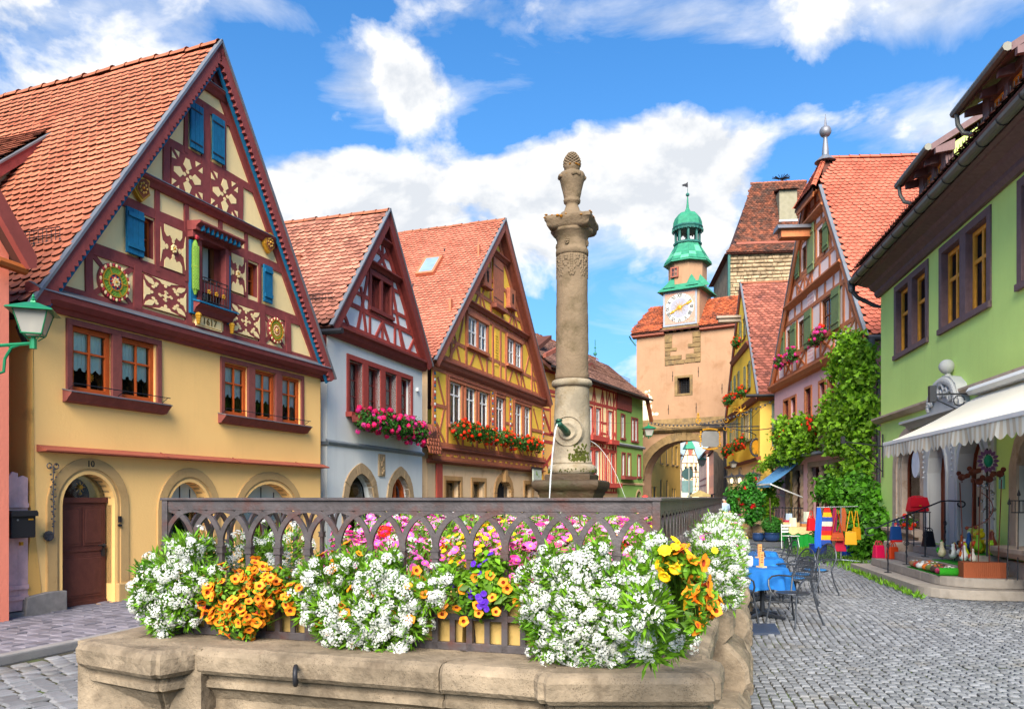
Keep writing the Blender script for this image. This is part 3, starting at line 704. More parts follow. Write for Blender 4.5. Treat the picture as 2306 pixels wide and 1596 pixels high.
for cu in(3.10,3.98):
 mb=MB()
 for k in range(4):mb.ball((cu,-.13,5.03-k*.045),.06-k*.008,7,0)
 mb.build('corbel',GOLD,h1)
mb=MB()
for z in(5.33,5.74,5.66):mb.bar((3.20,-.16,z),(3.84,-.16,z),.010,5)
for i in range(9):mb.bar((3.22+.075*i,-.16,5.33),(3.22+.075*i,-.16,5.66 if i%2 else 5.74),.007,4)
for cx_ in(3.42,3.58):mb.tube([(cx_+.05*math.cos(t),-.16,5.71+.03*math.sin(t))for t in np.linspace(0,5.5,10)],.007,4)
for x in(3.20,3.84):
 for z in(5.34,5.74):mb.bar((x,-.16,z),(x,0,z),.010,4)
bal=mb.build('balcony_rail',IRON,h1)
for i in range(3):
 mb=MB();cu=3.32+.19*i
 for k in range(5):mb.ball((cu+.026*math.cos(k*1.26),-.175,5.50+.03*math.sin(k*1.26)),.018,5,0)
 mb.build('flower_boss',GOLD,bal)
MB().box(3.13,3.80,-.052,0,4.86,5.08).build('date_plate',CREAM1,h1);MB().add([(3.15,-.056,4.88),(3.78,-.056,4.88),(3.78,-.056,5.06),(3.15,-.056,5.06),(3.16,-.056,4.89),(3.77,-.056,4.89),(3.77,-.056,5.05),(3.16,-.056,5.05)],[(0,1,5,4),(1,2,6,5),(2,3,7,6),(3,0,4,7)]).build('plate_border',GOLD,h1,rec=False)
text(h1,'1617',.17,(3.465,-.062,4.975),(PI/2,0,0),mat('dark_lettering','6b5320'),sx=1.1)
def framed(u0,u1,z0,z1,lights,cur,chs):
 mb=MB();f=.09
 mb.box(u0,u1,-.04,.06,z1-f,z1);mb.box(u0,u0+f,-.04,.06,z0,z1-f);mb.box(u1-f,u1,-.04,.06,z0,z1-f)
 for a,b in zip(lights[:-1],lights[1:]):mb.box(a[1],b[0],-.045,.1,z0,z1-f)
 mb.build('window_surround',WINE2,h1,bevel=.006)
 MB().prism([(.02,z0+.03),(-.16,z0+.02),(-.19,z0-.02),(-.15,z0-.06),(-.11,z0-.10),(-.08,z0-.14),(.02,z0-.16)],u0-.05,u1+.07,ax='x').build('window_sill',WINE2,h1)
 profile_bar(h1,'sill_flashing',GREY_METAL,u0-.06,u1+.08,[(-.20,z0-.012),(-.20,z0+.004),(0,z0+.045),(0,z0+.03)])
 mb=MB();mb.bar((u0-.02,-.17,z0+.12),(u1+.05,-.17,z0+.12),.008,5)
 for x in(u0+.02,(u0+u1)/2,u1):mb.bar((x,-.17,z0+.12),(x,-.02,z0+.03),.006,4)
 mb.build('sill_rail',IRON,h1)
 for a,b in lights:window(h1,a,b,z0+.03,z1-f,.03,ORANGEW,2,2,fw=.075,bar=.03,curtain=cur,ch=chs,split=(.62,))
framed(.51,2.34,3.32,4.43,[(.60,1.32),(1.50,2.22)],CURTG,(.36,1));framed(3.80,6.42,3.30,4.42,[(3.90,4.56),(4.77,5.43),(5.64,6.30)],CURT,(.38,1))
mb=MB();mb.prism(disc(1.08,3.63,.045,.045,10),.17,.18)
for i in range(12):mb.prism(petal(1.08+.045*math.cos(i*PI/6),3.63+.045*math.sin(i*PI/6),i*PI/6,.04,.01,4),.172,.178)
mb.build('window_ornament',GOLD,h1)
mo=MB().prism([(.74+.06*math.cos(t),3.63+.06*math.sin(t))for t in np.linspace(-2.2,2.2,12)]+[(.745+.035*math.cos(t),3.63+.042*math.sin(t))for t in np.linspace(1.9,-1.9,10)],.17,.18).build('window_ornament',GOLD,h1)
MB().prism([(.01,2.50),(-.02,2.50),(-.20,2.43),(-.20,2.41),(.01,2.40)],.04,7.16,ax='x').build('pent_ledge',mat('painted_ledge','b5604a',k=.7),h1)
for u in(2.3,4.1,6.1):MB().prism([(-.03,2.512),(-.21,2.437),(-.21,2.43),(-.03,2.50)],u,u+.03,ax='x').build('ledge_seam',mat('painted_ledge',''),h1)
for(a,b,zb,zs,za,w)in((.46,1.40,.36,1.62,2.10,.0),(2.53,3.52,.36,1.50,2.02,0),(4.45,6.12,.36,1.42,2.02,0)):
 arch_band(h1,'arch_surround',a-.10,b+.10,zb,zs,za+.09,.16,-.022,.05,SAND,16)
 arch_band(h1,'arch_moulding',a-.05,b+.05,zb,zs,za+.05,.05,-.002,.1,SAND,16)
 arch_band(h1,'arch_moulding',a,b,zb,zs,za,.05,.07,.2,SAND,16)
text(h1,'10',.14,(.93,-.026,2.255),(PI/2,0,0),IRON,sx=1)
dr=MB().box(.50,1.36,.16,.22,.07,1.70).build('door',DOORM,h1)
def dpanel(u0,u1,z0,z1):
 MB().box(u0,u1,.140,.165,z0,z1).build('door_panel',DOORM,dr,bevel=.015)
 for a in((u0-.03,u0,z0-.03,z1+.03),(u1,u1+.03,z0-.03,z1+.03),(u0,u1,z0-.03,z0),(u0,u1,z1,z1+.03)):MB().box(a[0],a[1],.148,.165,a[2],a[3]).build('door_moulding',DOORM,dr)
dpanel(.58,.88,1.02,1.56);dpanel(.98,1.28,1.02,1.56);dpanel(.58,1.28,.22,.80)
MB().box(.48,1.38,.13,.18,1.66,1.74).build('door_transom',DOORM,dr);MB().box(.50,1.36,.14,.17,.07,.13).build('kick_board',DOORM,dr);MB().box(.50,1.36,.145,.17,.90,.935).build('door_rail',DOORM,dr)
mb=MB();mb.ball((1.30,.12,.97),.035,8);mb.bar((1.28,.10,.975),(1.18,.10,.985),.012,6);mb.box(1.28,1.33,.13,.16,.80,.93);mb.build('door_handle',IRON,dr)
fl=MB().prism(arch(.52,1.34,1.74,1.76,2.07)[0:],.17,.18).build('fanlight',GLASS,h1);MB().prism(arch(.5,1.36,1.72,1.76,2.09),.5,.52).build('hall_interior',DARK,h1)
mb=MB();mb.ball((.93,.2,1.90),.045,8);mb.ball((.93,.2,1.80),.03,6);mb.bar((.93,.2,1.98),(.93,.2,1.78),.01,5)
for i in range(8):mb.bar((.93,.2,1.9),(.93+.09*math.cos(i*PI/4),.2,1.9+.09*math.sin(i*PI/4)),.006,4)
mb.build('gilt_ornament',GOLD,h1)
mb=MB();mb.box(1.44,1.49,-.05,-.02,1.34,1.44);mb.prism(disc(1.465,1.29,.035,.022,10),-.05,-.02);mb.build('door_bell',IRON,h1)
mb=MB();mb.bar((.26,-.06,2.20),(.27,-.06,1.20),.008,5);mb.lathe([(.02,0),(.035,.03),(.015,.09)],.27,-.06,7);
for i in range(26):
 z=2.22-i*.036;a=i*2.4;r=.05*(1-i/34);mb.ball((.262+r*math.cos(a),-.06+.02*math.sin(a),z),.016,5)
for x in(.20,.31):mb.tube([(x+.04*math.cos(t),-.06,2.20+.04*math.sin(t))for t in np.linspace(0,6.2,12)],.008,4)
mb.prism(disc(.20,1.18,.075,.075,16),-.06,-.03);
for i in range(8):mb.ball((.20+.05*math.cos(i*.785),-.065,1.18+.05*math.sin(i*.785)),.014,5)
for v in range(len(mb.v)):
 pass
mb.build('bell_pull',mat('cast_iron','55555c',metal=.4,rough=.5),h1)
for a,b,zs,za,cols in((2.53,3.52,1.50,2.02,1),(4.45,6.12,1.42,2.02,2)):
 sf=window(h1,a+.02,b-.02,.52,1.58,.22,DOORM if cols==2 else timber('rust_frame','96391f'),cols,1,fw=.06,bar=.08,curtain=CURT if cols==2 else None,ch=(.62,1),depth=.9)
 MB().box(a,b,.19,.26,1.56,1.64).build('transom',WINE2,h1)
 MB().prism(arch(a,b,1.64,1.65,za),.24,.25).build('fanlight',mat('frosted_glass','cfd8cc',rough=.35,var=.1,bump=0,k=.8),h1)
 for x in np.linspace(a,b,5)[1:-1]:MB().box(x-.008,x+.008,.225,.238,1.64,1.95-abs(x-(a+b)/2)*.25).build('glazing_bar',IRON,h1)
zL1=4.45
roof1=add_roof(h1,f1.M,-.16,zL1,ua1,za1+.1,7.28,zL1+.02,-.22,10.5,TILE1,w=.185,e=.158)
barge(h1,-.16,zL1,ua1,za1+.1,7.28,zL1+.02,-.22,WINE,w=.20,m2=BLUE,saw=True,soffit=WINE)
snow_guard(roof1,(.5,.1,5.52),(0,1,0),None,9,h=.2)
mb=MB();mb.tube([(-.30,-.5,4.30),(-.32,10,4.30)],.075,8);mb.tube([(-.3,-.2,4.28),(-.3,-.1,4.1),(-.14,.0,3.95)],.04,7);mb.build('gutter',IRON,h1)
d1=MB().prism([(-.8,5.32),(2.66,8.68),(2.66,8.5),(-.8,5.16)],2.72,8.5).build('dormer_roof',UNDER,roof1)
dl=math.hypot(3.46,3.36);roof_plane(d1,f1.M,(-.8,2.74,5.34),(0,1,0),(3.46,0,3.36),5.6,dl,TILE1,w=.185,e=.158,nmax=120)
MB().add([(-.8,2.86,5.2),(2.6,2.86,8.5),(-.8,2.86,3.3)],[(0,1,2)]).build('dormer_cheek',mat('dormer_cream','f6d2a6',k=.85),roof1,rec=False)
MB().prism([(-.85,5.30),(2.72,8.74),(2.76,8.58),(-.85,5.02)],2.66,2.74).build('dormer_barge_board',WINE,roof1)
MB().prism([(-.85,5.34),(2.72,8.78),(2.72,8.74),(-.85,5.30)],2.64,2.76).build('verge_flashing',GREY_METAL,roof1)
f2=Fac(737,18.4,.311)
h2=f2.root('gabled_house','narrow pale blue-grey house with red timbered gable and pink geranium box','house')
PALE=plaster('pale_blue_plaster','e2e3e0',streak=.12);PALEU=plaster('pale_gable_plaster','e6eaec');RED2=timber('red_timber','9c4038',k=1.0);REDD=timber('dark_red_timber','76322e',k=1.0);BUFF=mat('buff_sandstone','d9b78d',rough=.9,var=.1,scale=5,bump=.4,k=.72,col2='b08e68',c2amt=.45,c2scale=5,tint=.12)
W2=5.55
lights=[(1.02,1.72),(2.02,2.72),(3.02,3.72),(4.02,4.70)]
holes=[rect(a,b,3.88,5.22)for a,b in lights]+[arch(.95,2.35,.3,1.7,2.36,pointed=True),arch(3.35,4.65,.3,1.65,2.36,pointed=True)]
wall('wall',[(0,0),(W2,0),(W2,5.75),(0,5.75)],holes,PALE,h2,depth=.25)
MB().box(0,.02,0.01,8,0,5.7).build('side_wall',PALE,h2);MB().box(W2-.02,W2,.01,8,0,5.7).build('side_wall',PALE,h2)
MB().prism([(.02,3.0),(-.03,3.0),(-.07,3.06),(-.07,3.09),(.02,3.14)],-.05,W2+.04,ax='x').build('string_course',mat('grey_cap','8d949a'),h2)
MB().box(-.05,.0,-.05,1.6,3.0,3.08).build('string_course',mat('grey_cap',''),h2)
EV2=[(.02,5.62),(-.10,5.62),(-.16,5.70),(-.20,5.80),(-.26,5.84),(-.26,5.90),(.02,5.98)]
profile_bar(h2,'eave_moulding',REDD,-.08,W2+.05,EV2)
ua2,za2=2.78,9.50;zb2=5.92
wall('gable_wall',[(.04,zb2),(W2-.04,zb2),(ua2,za2-.35)],[rect(2.16,2.68,6.80,7.66),rect(2.80,3.32,6.80,7.66)],PALEU,h2,depth=.22,revmat=REDD)
B2=lambda*a,**k:beamp(h2,*a,k.pop('m',RED2),**k)
def sp2(z):t=(z-zb2)/(za2-.35-zb2);return .04+(ua2-.04)*t,W2-.04+(ua2-W2+.04)*t
for z,w in((6.02,.12),(6.62,.13)):a,b=sp2(z);B2(a,z,b,z,w)
B2(1.15,7.0,2.1,7.0,.1);B2(3.35,7.0,4.5-.05,7.0,.1);B2(1.55,7.62,2.1,7.62,.1);B2(3.36,7.62,3.98,7.62,.1);a,b=sp2(8.42);B2(a,8.38,b,8.38,.1)
for x0,z0,x1,z1 in((.95,6.05,.52,6.6),(1.45,6.05,2.12,7.9),(1.9,6.08,1.62,7.2),(2.12,6.05,2.12,6.6),(2.45,6.05,2.85,6.56),(2.84,6.05,2.84,6.6),(3.25,6.05,2.85,6.56),(3.62,6.05,3.62,6.6),(3.35,7.9,4.10,6.05),(4.55,6.05,4.95,6.5),(4.25,6.05,3.9,6.6),(1.1,6.65,1.42,7.35),(4.55,6.65,4.22,7.35),(2.5,7.98,3.1,8.5),(3.15,7.98,2.6,8.5),(2.84,8.4,2.84,9.2)):
 B2(x0,z0,x1,z1,.10,y0=-.034-random.random()*.006)
for sgn,x in((1,.04),(-1,W2-.04)):B2(x+sgn*.10,zb2,ua2+sgn*.06,za2-.42,.14,y0=-.045)
for z in(7.92,8.72):
 a,b=sp2(z);profile_bar(h2,'jetty_moulding',REDD,a-.05,b+.05,[(.02,z-.08),(-.06,z-.08),(-.12,z-.02),(-.2,z+.02),(-.2,z+.06),(.02,z+.1)])
MB().box(2.04,3.42,-.07,.08,7.66,7.80).build('window_surround',REDD,h2);MB().box(2.04,2.16,-.06,.08,6.66,7.66).build('window_surround',REDD,h2);MB().box(2.68,2.80,-.06,.08,6.8,7.66).build('window_surround',REDD,h2);MB().box(3.32,3.42,-.06,.08,6.66,7.66).build('window_surround',REDD,h2)
MB().box(2.02,3.46,-.10,.06,6.70,6.80).build('window_sill',REDD,h2)
for a,b in((2.16,2.68),(2.80,3.32)):window(h2,a,b,6.80,7.66,.14,REDD,1,2,fw=.05,bar=.03)
mb=MB();mb.box(.90,4.83,-.03,.08,5.22,5.35);mb.box(.90,1.02,-.03,.08,3.8,5.22);mb.box(4.70,4.83,-.03,.08,3.8,5.22)
for a,b in zip(lights[:-1],lights[1:]):mb.box(a[1],b[0],-.03,.20,3.8,5.22)
mb.build('window_surround',RED2,h2,bevel=.008)
MB().box(.86,4.88,-.18,.05,3.76,3.88).build('window_sill',RED2,h2)
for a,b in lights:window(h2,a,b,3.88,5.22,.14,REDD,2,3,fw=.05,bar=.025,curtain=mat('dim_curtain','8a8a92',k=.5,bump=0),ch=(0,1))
for(a,b,zs,za)in((.95,2.35,1.7,2.36),(3.35,4.65,1.65,2.36)):
 arch_band(h2,'arch_stone',a,b,.0,zs,za,.27,-.03,.12,BUFF,14,pointed=True,pieces=9)
 MB().prism(arch(a+.03,b-.03,.3,zs,za-.03,pointed=True),.27,.29).build('shop_glass',GLASS,h2)
 MB().box(a,b,1.1,1.15,.3,2.4).build('shop_interior',DARK,h2)
mb=MB();mb.prism(ring_poly(arch(3.35,4.65,.3,1.65,2.36,pointed=True)[1:]+[(3.35,.3)],arch(3.47,4.53,.3,1.65,2.24,pointed=True)[1:]+[(3.47,.3)]),.16,.26);mb.box(3.94,4.06,.16,.26,.3,2.3);mb.build('door_frame',ORANGEW,h2)
MB().box(2.62,2.98,-.04,.03,2.32,2.92).build('relief_plaque',BUFF,h2);mb=MB()
for i in range(7):mb.ball((2.80+.07*math.sin(i*1.4),-.045,2.40+i*.07),.045,6)
mb.build('relief_figure',BUFF,h2)
MB().prism(arch(-.1,.3,.2,1.7,2.0),-.001+.9,.95).build('alley_door',mat('pale_blue_door','8fa5c0'),h2)
MB().box(5.1,5.2,-.08,0,4.95,5.05).build('alarm_box',WHITE,h2)
MB().box(-.14,.1,.02,.5,5.35,5.62).build('eave_bracket',REDD,h2)
roof2=add_roof(h2,f2.M,-.20,5.78,ua2,za2,5.68,5.78,-.26,7.6,TILE2,w=.2,e=.165)
barge(h2,-.20,5.78,ua2,za2,5.68,5.78,-.26,REDD,w=.22,soffit=REDD)
snow_guard(roof2,(.3,.05,6.42),(0,1,0),None,14,h=.22)
mb=MB();mb.tube([(-.34,-.6,5.62),(-.34,7.6,5.62)],.07,8);mb.build('gutter',IRON,h2)
MB().lathe([(.09,0),(.09,.18),(.12,.2),(.02,.26)],1.6,1.8,8).build('roof_vent',RIDGE,roof2,loc=(0,0,7.95))
f3=Fac(970,25,.363)
h3=f3.root('gabled_house','large golden-yellow timbered house with white windows and red geranium boxes','house')
GOLDP=plaster('golden_plaster','ffcf52',var=.05);BROWN3=timber('rust_brown_timber','b0684a',k=1.0);BROWN3D=timber('dark_rust_timber','8e5040',k=1.0);PEACH=plaster('peach_plaster','ecc9a0',var=.06,col2='cfa57c',c2amt=.35);TRIM3=mat('ochre_window_trim','cfa06a',k=.7)
W3=12.0;HJ=.10
wz0,wz1=4.25,5.72
wins=[(1.35,2.35),(2.75,3.65),(4.0,4.9),(5.75,6.65),(7.95,8.85),(9.15,10.0)]
holes=[rect(a,b,wz0,wz1)for a,b in wins]
wall('wall',[(0,3.28),(W3,3.28),(W3,6.1),(0,6.1)],holes,GOLDP,h3,depth=.14,y=-.02)
gh=[rect(1.35,2.62,.5,2.32),rect(3.75,4.95,.5,2.32),arch(6.2,7.9,.3,1.9,2.45),rect(9.7,10.8,.5,2.32)]
wall('ground_wall',[(0,0),(W3,0),(W3,3.28),(0,3.28)],gh,PEACH,h3,depth=.3,y=.12)
MB().box(0,.02,.13,9,0,6.1).build('side_wall',PEACH,h3);MB().box(W3-.02,W3,.0,9,0,6.1).build('side_wall',GOLDP,h3)
profile_bar(h3,'jetty_moulding',BROWN3D,-.1,W3+.1,[(.12,2.86),(.04,2.86),(0,2.92),(-.12,2.94),(-.12,2.98),(.12,3.0)])
profile_bar(h3,'jetty_moulding',BROWN3D,-.1,W3+.1,[(.1,3.30),(-.06,3.30),(-.14,3.36),(-.14,3.40),(-.02,3.46),(.1,3.46)])
B3=lambda*a,**k:beamp(h3,*a,k.pop('m',BROWN3),**k)
B3(0,3.06,W3,3.06,.13,y0=-.04,y1=.1);B3(0,3.25,W3,3.25,.1,y0=-.04,y1=.1)
mbx=MB().box(.02,W3-.02,-.015,.1,3.0,3.3).build('joist_panel',GOLDP,h3)
for i in range(19):u=.3+i*(W3-.6)/18;B3(u,3.12,u,3.2,.28,y0=-.05)
B3(0,6.0,W3,6.0,.22,y0=-.05,y1=.0);B3(0,3.52,W3,3.52,.12,y0=-.05,y1=0);B3(0,4.78,1.2,4.78,.12,y0=-.05,y1=0);B3(10.2,4.78,W3,4.78,.14,y0=-.05,y1=0);B3(5.1,4.78,5.6,4.78,.12,y0=-.05,y1=0);B3(6.8,4.78,7.8,4.78,.12,y0=-.05,y1=0)
for u in(.14,1.18,2.5,3.82,5.05,5.6,6.8,7.80,9.0,10.16,11.86):B3(u,3.5,u,6.0,.20 if u in(.14,11.86)else .14,y0=-.055,y1=0)
for a,b in((.35,1.0),(1.5,2.2),(2.8,3.5),(4.1,4.8),(5.75,6.1),(6.3,6.7),(8.1,8.8),(9.2,9.8),(10.4,11.0)):B3(a,4.18,b,3.55,.1,y0=-.048,y1=0)
B3(.45,5.7,.95,4.85,.1,y0=-.048,y1=0);B3(.95,4.7,.45,3.6,.1,y0=-.048,y1=0);B3(10.5,5.75,11.2,4.9,.1,y0=-.048,y1=0);B3(11.3,4.6,11.0,3.6,.1,y0=-.048,y1=0)
for grp in((0,3),(3,4),(4,6)):
 a,b=wins[grp[0]][0]-.1,wins[grp[1]-1][1]+.1;MB().box(a,b,-.10,0,wz1,wz1+.12).build('window_head',BROWN3,h3);MB().box(a-.03,b+.03,-.13,0,wz1+.12,wz1+.17).build('window_hood',BROWN3D,h3);MB().box(a,b,-.12,0,wz0-.12,wz0).build('window_sill',BROWN3,h3)
for a,b in wins:
 for x in(a-.1,b):MB().box(x,x+.1,-.075,.06,wz0,wz1).build('window_jamb',BROWN3,h3)
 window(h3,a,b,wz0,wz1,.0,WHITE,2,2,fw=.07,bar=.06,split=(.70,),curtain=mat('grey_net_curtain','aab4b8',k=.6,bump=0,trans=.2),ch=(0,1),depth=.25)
for u in(.14,5.32,7.35,11.86):
 mb=MB();mb.box(u-.09,u+.09,-.075,-.05,3.6,5.8,0);cols=[1,2,3,4]
 for i in range(22):mb.ball((u,-.08,3.68+i*.1),.055,6,cols[i%4],sy=.5)
 mb.build('painted_carved_post',[BROWN3,GOLD,BLUE,REDP,WHITE],h3,rec=False)
EV3=[(.02,6.02),(-.08,6.02),(-.16,6.1),(-.2,6.2),(-.26,6.26),(-.26,6.32),(.02,6.4)]
profile_bar(h3,'eave_moulding',BROWN3D,-.12,W3+.1,EV3)
ua3,za3,zb3=5.95,12.68,6.35
GH3=[rect(2.95,3.78,7.25,8.32),rect(3.92,4.75,7.25,8.32),rect(7.05,7.85,7.25,8.32),rect(7.98,8.75,7.25,8.32)]
wall('gable_wall',[(.1,zb3),(W3-.1,zb3),(ua3,za3-.4)],GH3,GOLDP,h3,depth=.12)
def sp3(z):t=(z-zb3)/(za3-.4-zb3);return .1+(ua3-.1)*t,W3-.1+(ua3-W3+.1)*t
for z,w in((6.45,.16),(7.12,.14),(8.55,.18),(9.35,.14),(10.2,.12),(11.2,.12)):a,b=sp3(z);B3(a,z,b,z,w)
for x0,z0,x1,z1,w in([(u,6.45,u,8.55,.15)for u in(1.55,2.85,4.85,5.5,6.35,6.95,8.85,10.3)]+[(u,8.6,u,9.35,.13)for u in(2.9,4.2,5.3,6.55,7.9,9.0)]+[(u,9.3,u,11.2,.13)for u in(4.1,5.25,6.6,7.7)]+[(5.7,11.2,5.7,12.0,.1),(6.35,11.2,6.35,12.0,.1),(.9,6.5,1.4,7.1,.1),(2.3,6.5,1.7,7.6,.1),(2.0,7.1,1.4,6.5,.1),(3.2,6.5,3.7,7.1,.1),(4.5,6.5,4.0,7.1,.1),(7.3,6.5,7.8,7.1,.1),(8.6,6.5,8.1,7.1,.1),(9.4,6.5,8.95,7.1,.1),(10.9,6.5,10.4,7.3,.1),(11.3,6.5,11.0,7.0,.08),(9.3,7.1,9.9,8.0,.1),(2.2,7.2,2.7,8.4,.1),(3.5,8.6,4.0,9.3,.1),(4.9,8.6,4.4,9.3,.1),(7.1,8.6,7.6,9.3,.1),(8.6,8.6,8.1,9.3,.1),(4.4,9.4,4.9,10.2,.1),(7.4,9.4,6.9,10.2,.1),(3.9,9.4,4.1,10.1,.1),(8.0,9.4,7.7,10.1,.1)]):
 B3(x0,z0,x1,z1,w,y0=-.034-random.random()*.008)
for sg,x in((1,.1),(-1,W3-.1)):B3(x+sg*.13,zb3,ua3+sg*.08,za3-.5,.2,y0=-.045)
z=8.75;a,b=sp3(z);profile_bar(h3,'jetty_moulding',BROWN3D,a-.05,b+.05,[(.02,z-.08),(-.08,z-.08),(-.14,z),(-.22,z+.04),(-.22,z+.08),(.02,z+.14)])
z=11.3;a,b=sp3(z);profile_bar(h3,'jetty_moulding',BROWN3D,a-.05,b+.05,[(.02,z-.08),(-.08,z-.08),(-.14,z),(-.22,z+.04),(-.22,z+.08),(.02,z+.14)])
for a,b in((2.95,3.78),(3.92,4.75),(7.05,7.85),(7.98,8.75)):window(h3,a,b,7.25,8.32,-.02,WHITE,2,2,fw=.08,bar=.06,split=(.5,),depth=.25,curtain=mat('grey_net_curtain',''))
for a,b in((2.8,4.9),(6.92,8.9)):
 MB().box(a,b,-.12,.0,8.32,8.46).build('window_head',BROWN3,h3);MB().box(a,b,-.14,.0,7.13,7.24).build('window_sill',BROWN3,h3)
 for x in(a,b-.13):MB().box(x,x+.13,-.08,0,7.24,8.32).build('window_jamb',BROWN3,h3)
 MB().box((a+b)/2-.07,(a+b)/2+.07,-.08,0,7.24,8.32).build('window_mullion',BROWN3,h3)
shutter(h3,5.42,6.48,9.35,11.15,BROWN3,nb=5,ledges=False);MB().box(5.3,6.6,-.25,0,9.15,9.3).build('hatch_sill',BROWN3D,h3)
for u in(4.55,7.35):
 hb=MB().box(u-.32,u+.32,-.18,0,9.75 if u<5 else 9.55,10.5 if u<5 else 10.35).build('hatch_box',BROWN3,h3);z=10.12 if u<5 else 9.95
 MB().box(u-.07,u+.07,-.20,-.17,z-.2,z+.2).build('peephole',DARK,hb);MB().box(u-.4,u+.4,-.25,0,z-.45,z-.38).build('hatch_sill',BROWN3D,h3)
MB().box(5.72,6.12,-.022,.0,6.95,8.3).build('painted_inscription_panel',GOLDP,h3)
mb=MB()
for r in range(9):
 u=5.76
 while u<6.06:w_=random.uniform(.015,.05);mb.box(u,u+.010,-.027,-.022,7.2+r*.11,7.27+r*.11);u+=random.uniform(.02,.035)
mb.build('painted_script',mat('ochre_script','b08a28'),h3,kind='stuff')
for a,b,z0,z1 in((1.35,2.62,.5,2.32),(3.75,4.95,.5,2.32),(9.7,10.8,.5,2.32)):
 window(h3,a,b,z0,z1,.35,TRIM3,1,1,fw=.08,depth=.8);
 for q in((a-.14,a,z0,z1),(b,b+.14,z0,z1),(a-.14,b+.14,z1,z1+.15)):MB().box(q[0],q[1],.08,.2,q[2],q[3]).build('stone_jamb',TRIM3,h3)
arch_band(h3,'arch_stone',6.2,7.9,1.3,1.9,2.45,.28,.08,.2,TRIM3,12,pieces=9);MB().box(5.85,6.25,.0,.2,1.25,1.5).build('impost',TRIM3,h3,bevel=.03);MB().box(7.85,8.25,.0,.2,1.25,1.5).build('impost',TRIM3,h3,bevel=.03)
mb=MB()
for i in range(9):mb.bar((6.35+i*.175,.25,1.5),(6.35+i*.175,.25,2.35-abs(i-4)*.05),.015,4)
mb.build('fanlight_grille',IRON,h3);MB().box(6.2,7.9,.5,.55,.2,2.5).build('hall_interior',DARK,h3);MB().box(6.2,7.9,.22,.3,1.35,1.5).build('transom',timber('door_red_wood','8a3a2a'),h3)
MB().box(6.85,7.15,-.05,.14,2.35,2.85).build('keystone',TRIM3,h3,bevel=.02)
tag(MB().box(.55,1.0,0.04,.10,1.2,2.92).build('sign_board',mat('red_sign','c9594a',k=.8,bump=.02),None,label='tall narrow red board on the wall left of the golden house',bevel=.02),cat='sign').matrix_world=f3.M
sb=thing('shop_sign','small framed white sign with green leaves under the golden house ledge','sign',f3.M@Vector((10.35,-.25,2.72)),f3.rot)
MB().box(-.6,.6,-.03,.03,-.28,.28).build('board',mat('pale_sign','cfd8c8',var=.1,scale=9),sb,bevel=.01);MB().box(-.66,.66,-.06,.06,.28,.36).build('cap',IRON,sb);mb=MB()
for i in range(9):mb.ball((random.uniform(-.2,.2),-.035,random.uniform(-.1,.15)),.05,6,sy=.2)
mb.build('painted_leaves',GREENP,sb,kind='stuff')
MB().box(11.0,11.5,.05,.12,2.62,2.78).build('street_plate',WHITE,h3)
roof3=add_roof(h3,f3.M,-.36,6.1,ua3,za3,12.25,6.1,-.36,10.0,TILE3,w=.2,e=.165)
barge(h3,-.36,6.1,ua3,za3,12.25,6.1,-.36,BROWN3D,w=.25,soffit=BROWN3D)
sl=Vector((ua3+.36,0,za3-6.1)).normalized();nn=Vector((-sl.z,0,sl.x))
def rp(s_,y,h):p=Vector((-.36,y,6.1))+sl*s_+nn*h;return tuple(p)
mb=MB();a=[rp(5.3,1.45,.05),rp(5.3,2.2,.05),rp(6.5,2.2,.05),rp(6.5,1.45,.05)];b=[rp(5.3,1.45,.22),rp(5.3,2.2,.22),rp(6.5,2.2,.22),rp(6.5,1.45,.22)];c=[rp(5.42,1.55,.22),rp(5.42,2.1,.22),rp(6.4,2.1,.22),rp(6.4,1.55,.22)]
mb.add(a+b+c,[(0,1,5,4),(1,2,6,5),(2,3,7,6),(3,0,4,7),(4,5,9,8),(5,6,10,9),(6,7,11,10),(7,4,8,11)]);sk=mb.build('skylight',BROWN3,roof3);MB().add(c,[(0,1,2,3)]).build('pane',mat('sky_pane','9fb8cc',rough=.08,var=.3,scale=1,bump=0,spec=1,k=.6),sk,rec=False)
for y_,s_ in((4.4,6.6),(1.6,7.0),(2.1,4.6),(5.6,2.4)):MB().box(-.02,.02,-.02,.02,0,.18).build('roof_hook',IRON,roof3,loc=rp(s_,y_,.03))
mb=MB();pr_=MB().prism([(-.65,3.35),(.02,3.35),(.02,3.9),(-.55,3.7)],-.2,1.2).build('porch_roof',UNDER,h3)
bs=tile_base(.2,.165);Tt=[];Rr=[]
for j in range(6):
 for i in range(5):Tt.append((-.65+i*.19+(.09 if j%2 else 0),-.26+.03*j,3.1+j*.14));Rr.append([[1,0,0],[0,.25,-.97],[0,.97,.25]])
meshify('tile_field',bs,np.array(Rr),np.array(Tt),[TILE1,TILE1],pr_,kind='stuff')
f4=Fac(1218,37.3,.55)
h4=f4.root('timbered_house','low red-timbered cream house behind the fountain column, white windows','house')
RED4=timber('oxblood_timber','a8423a',k=1.0);CRM4=plaster('cream_infill','ffe6b0',var=.05);ORG4=plaster('apricot_infill','f2b866');TILE4=tilemat('old_brown_roof_tile','b98a78','7a5a52',amt=.55,tint=.34,c2s=1.2)
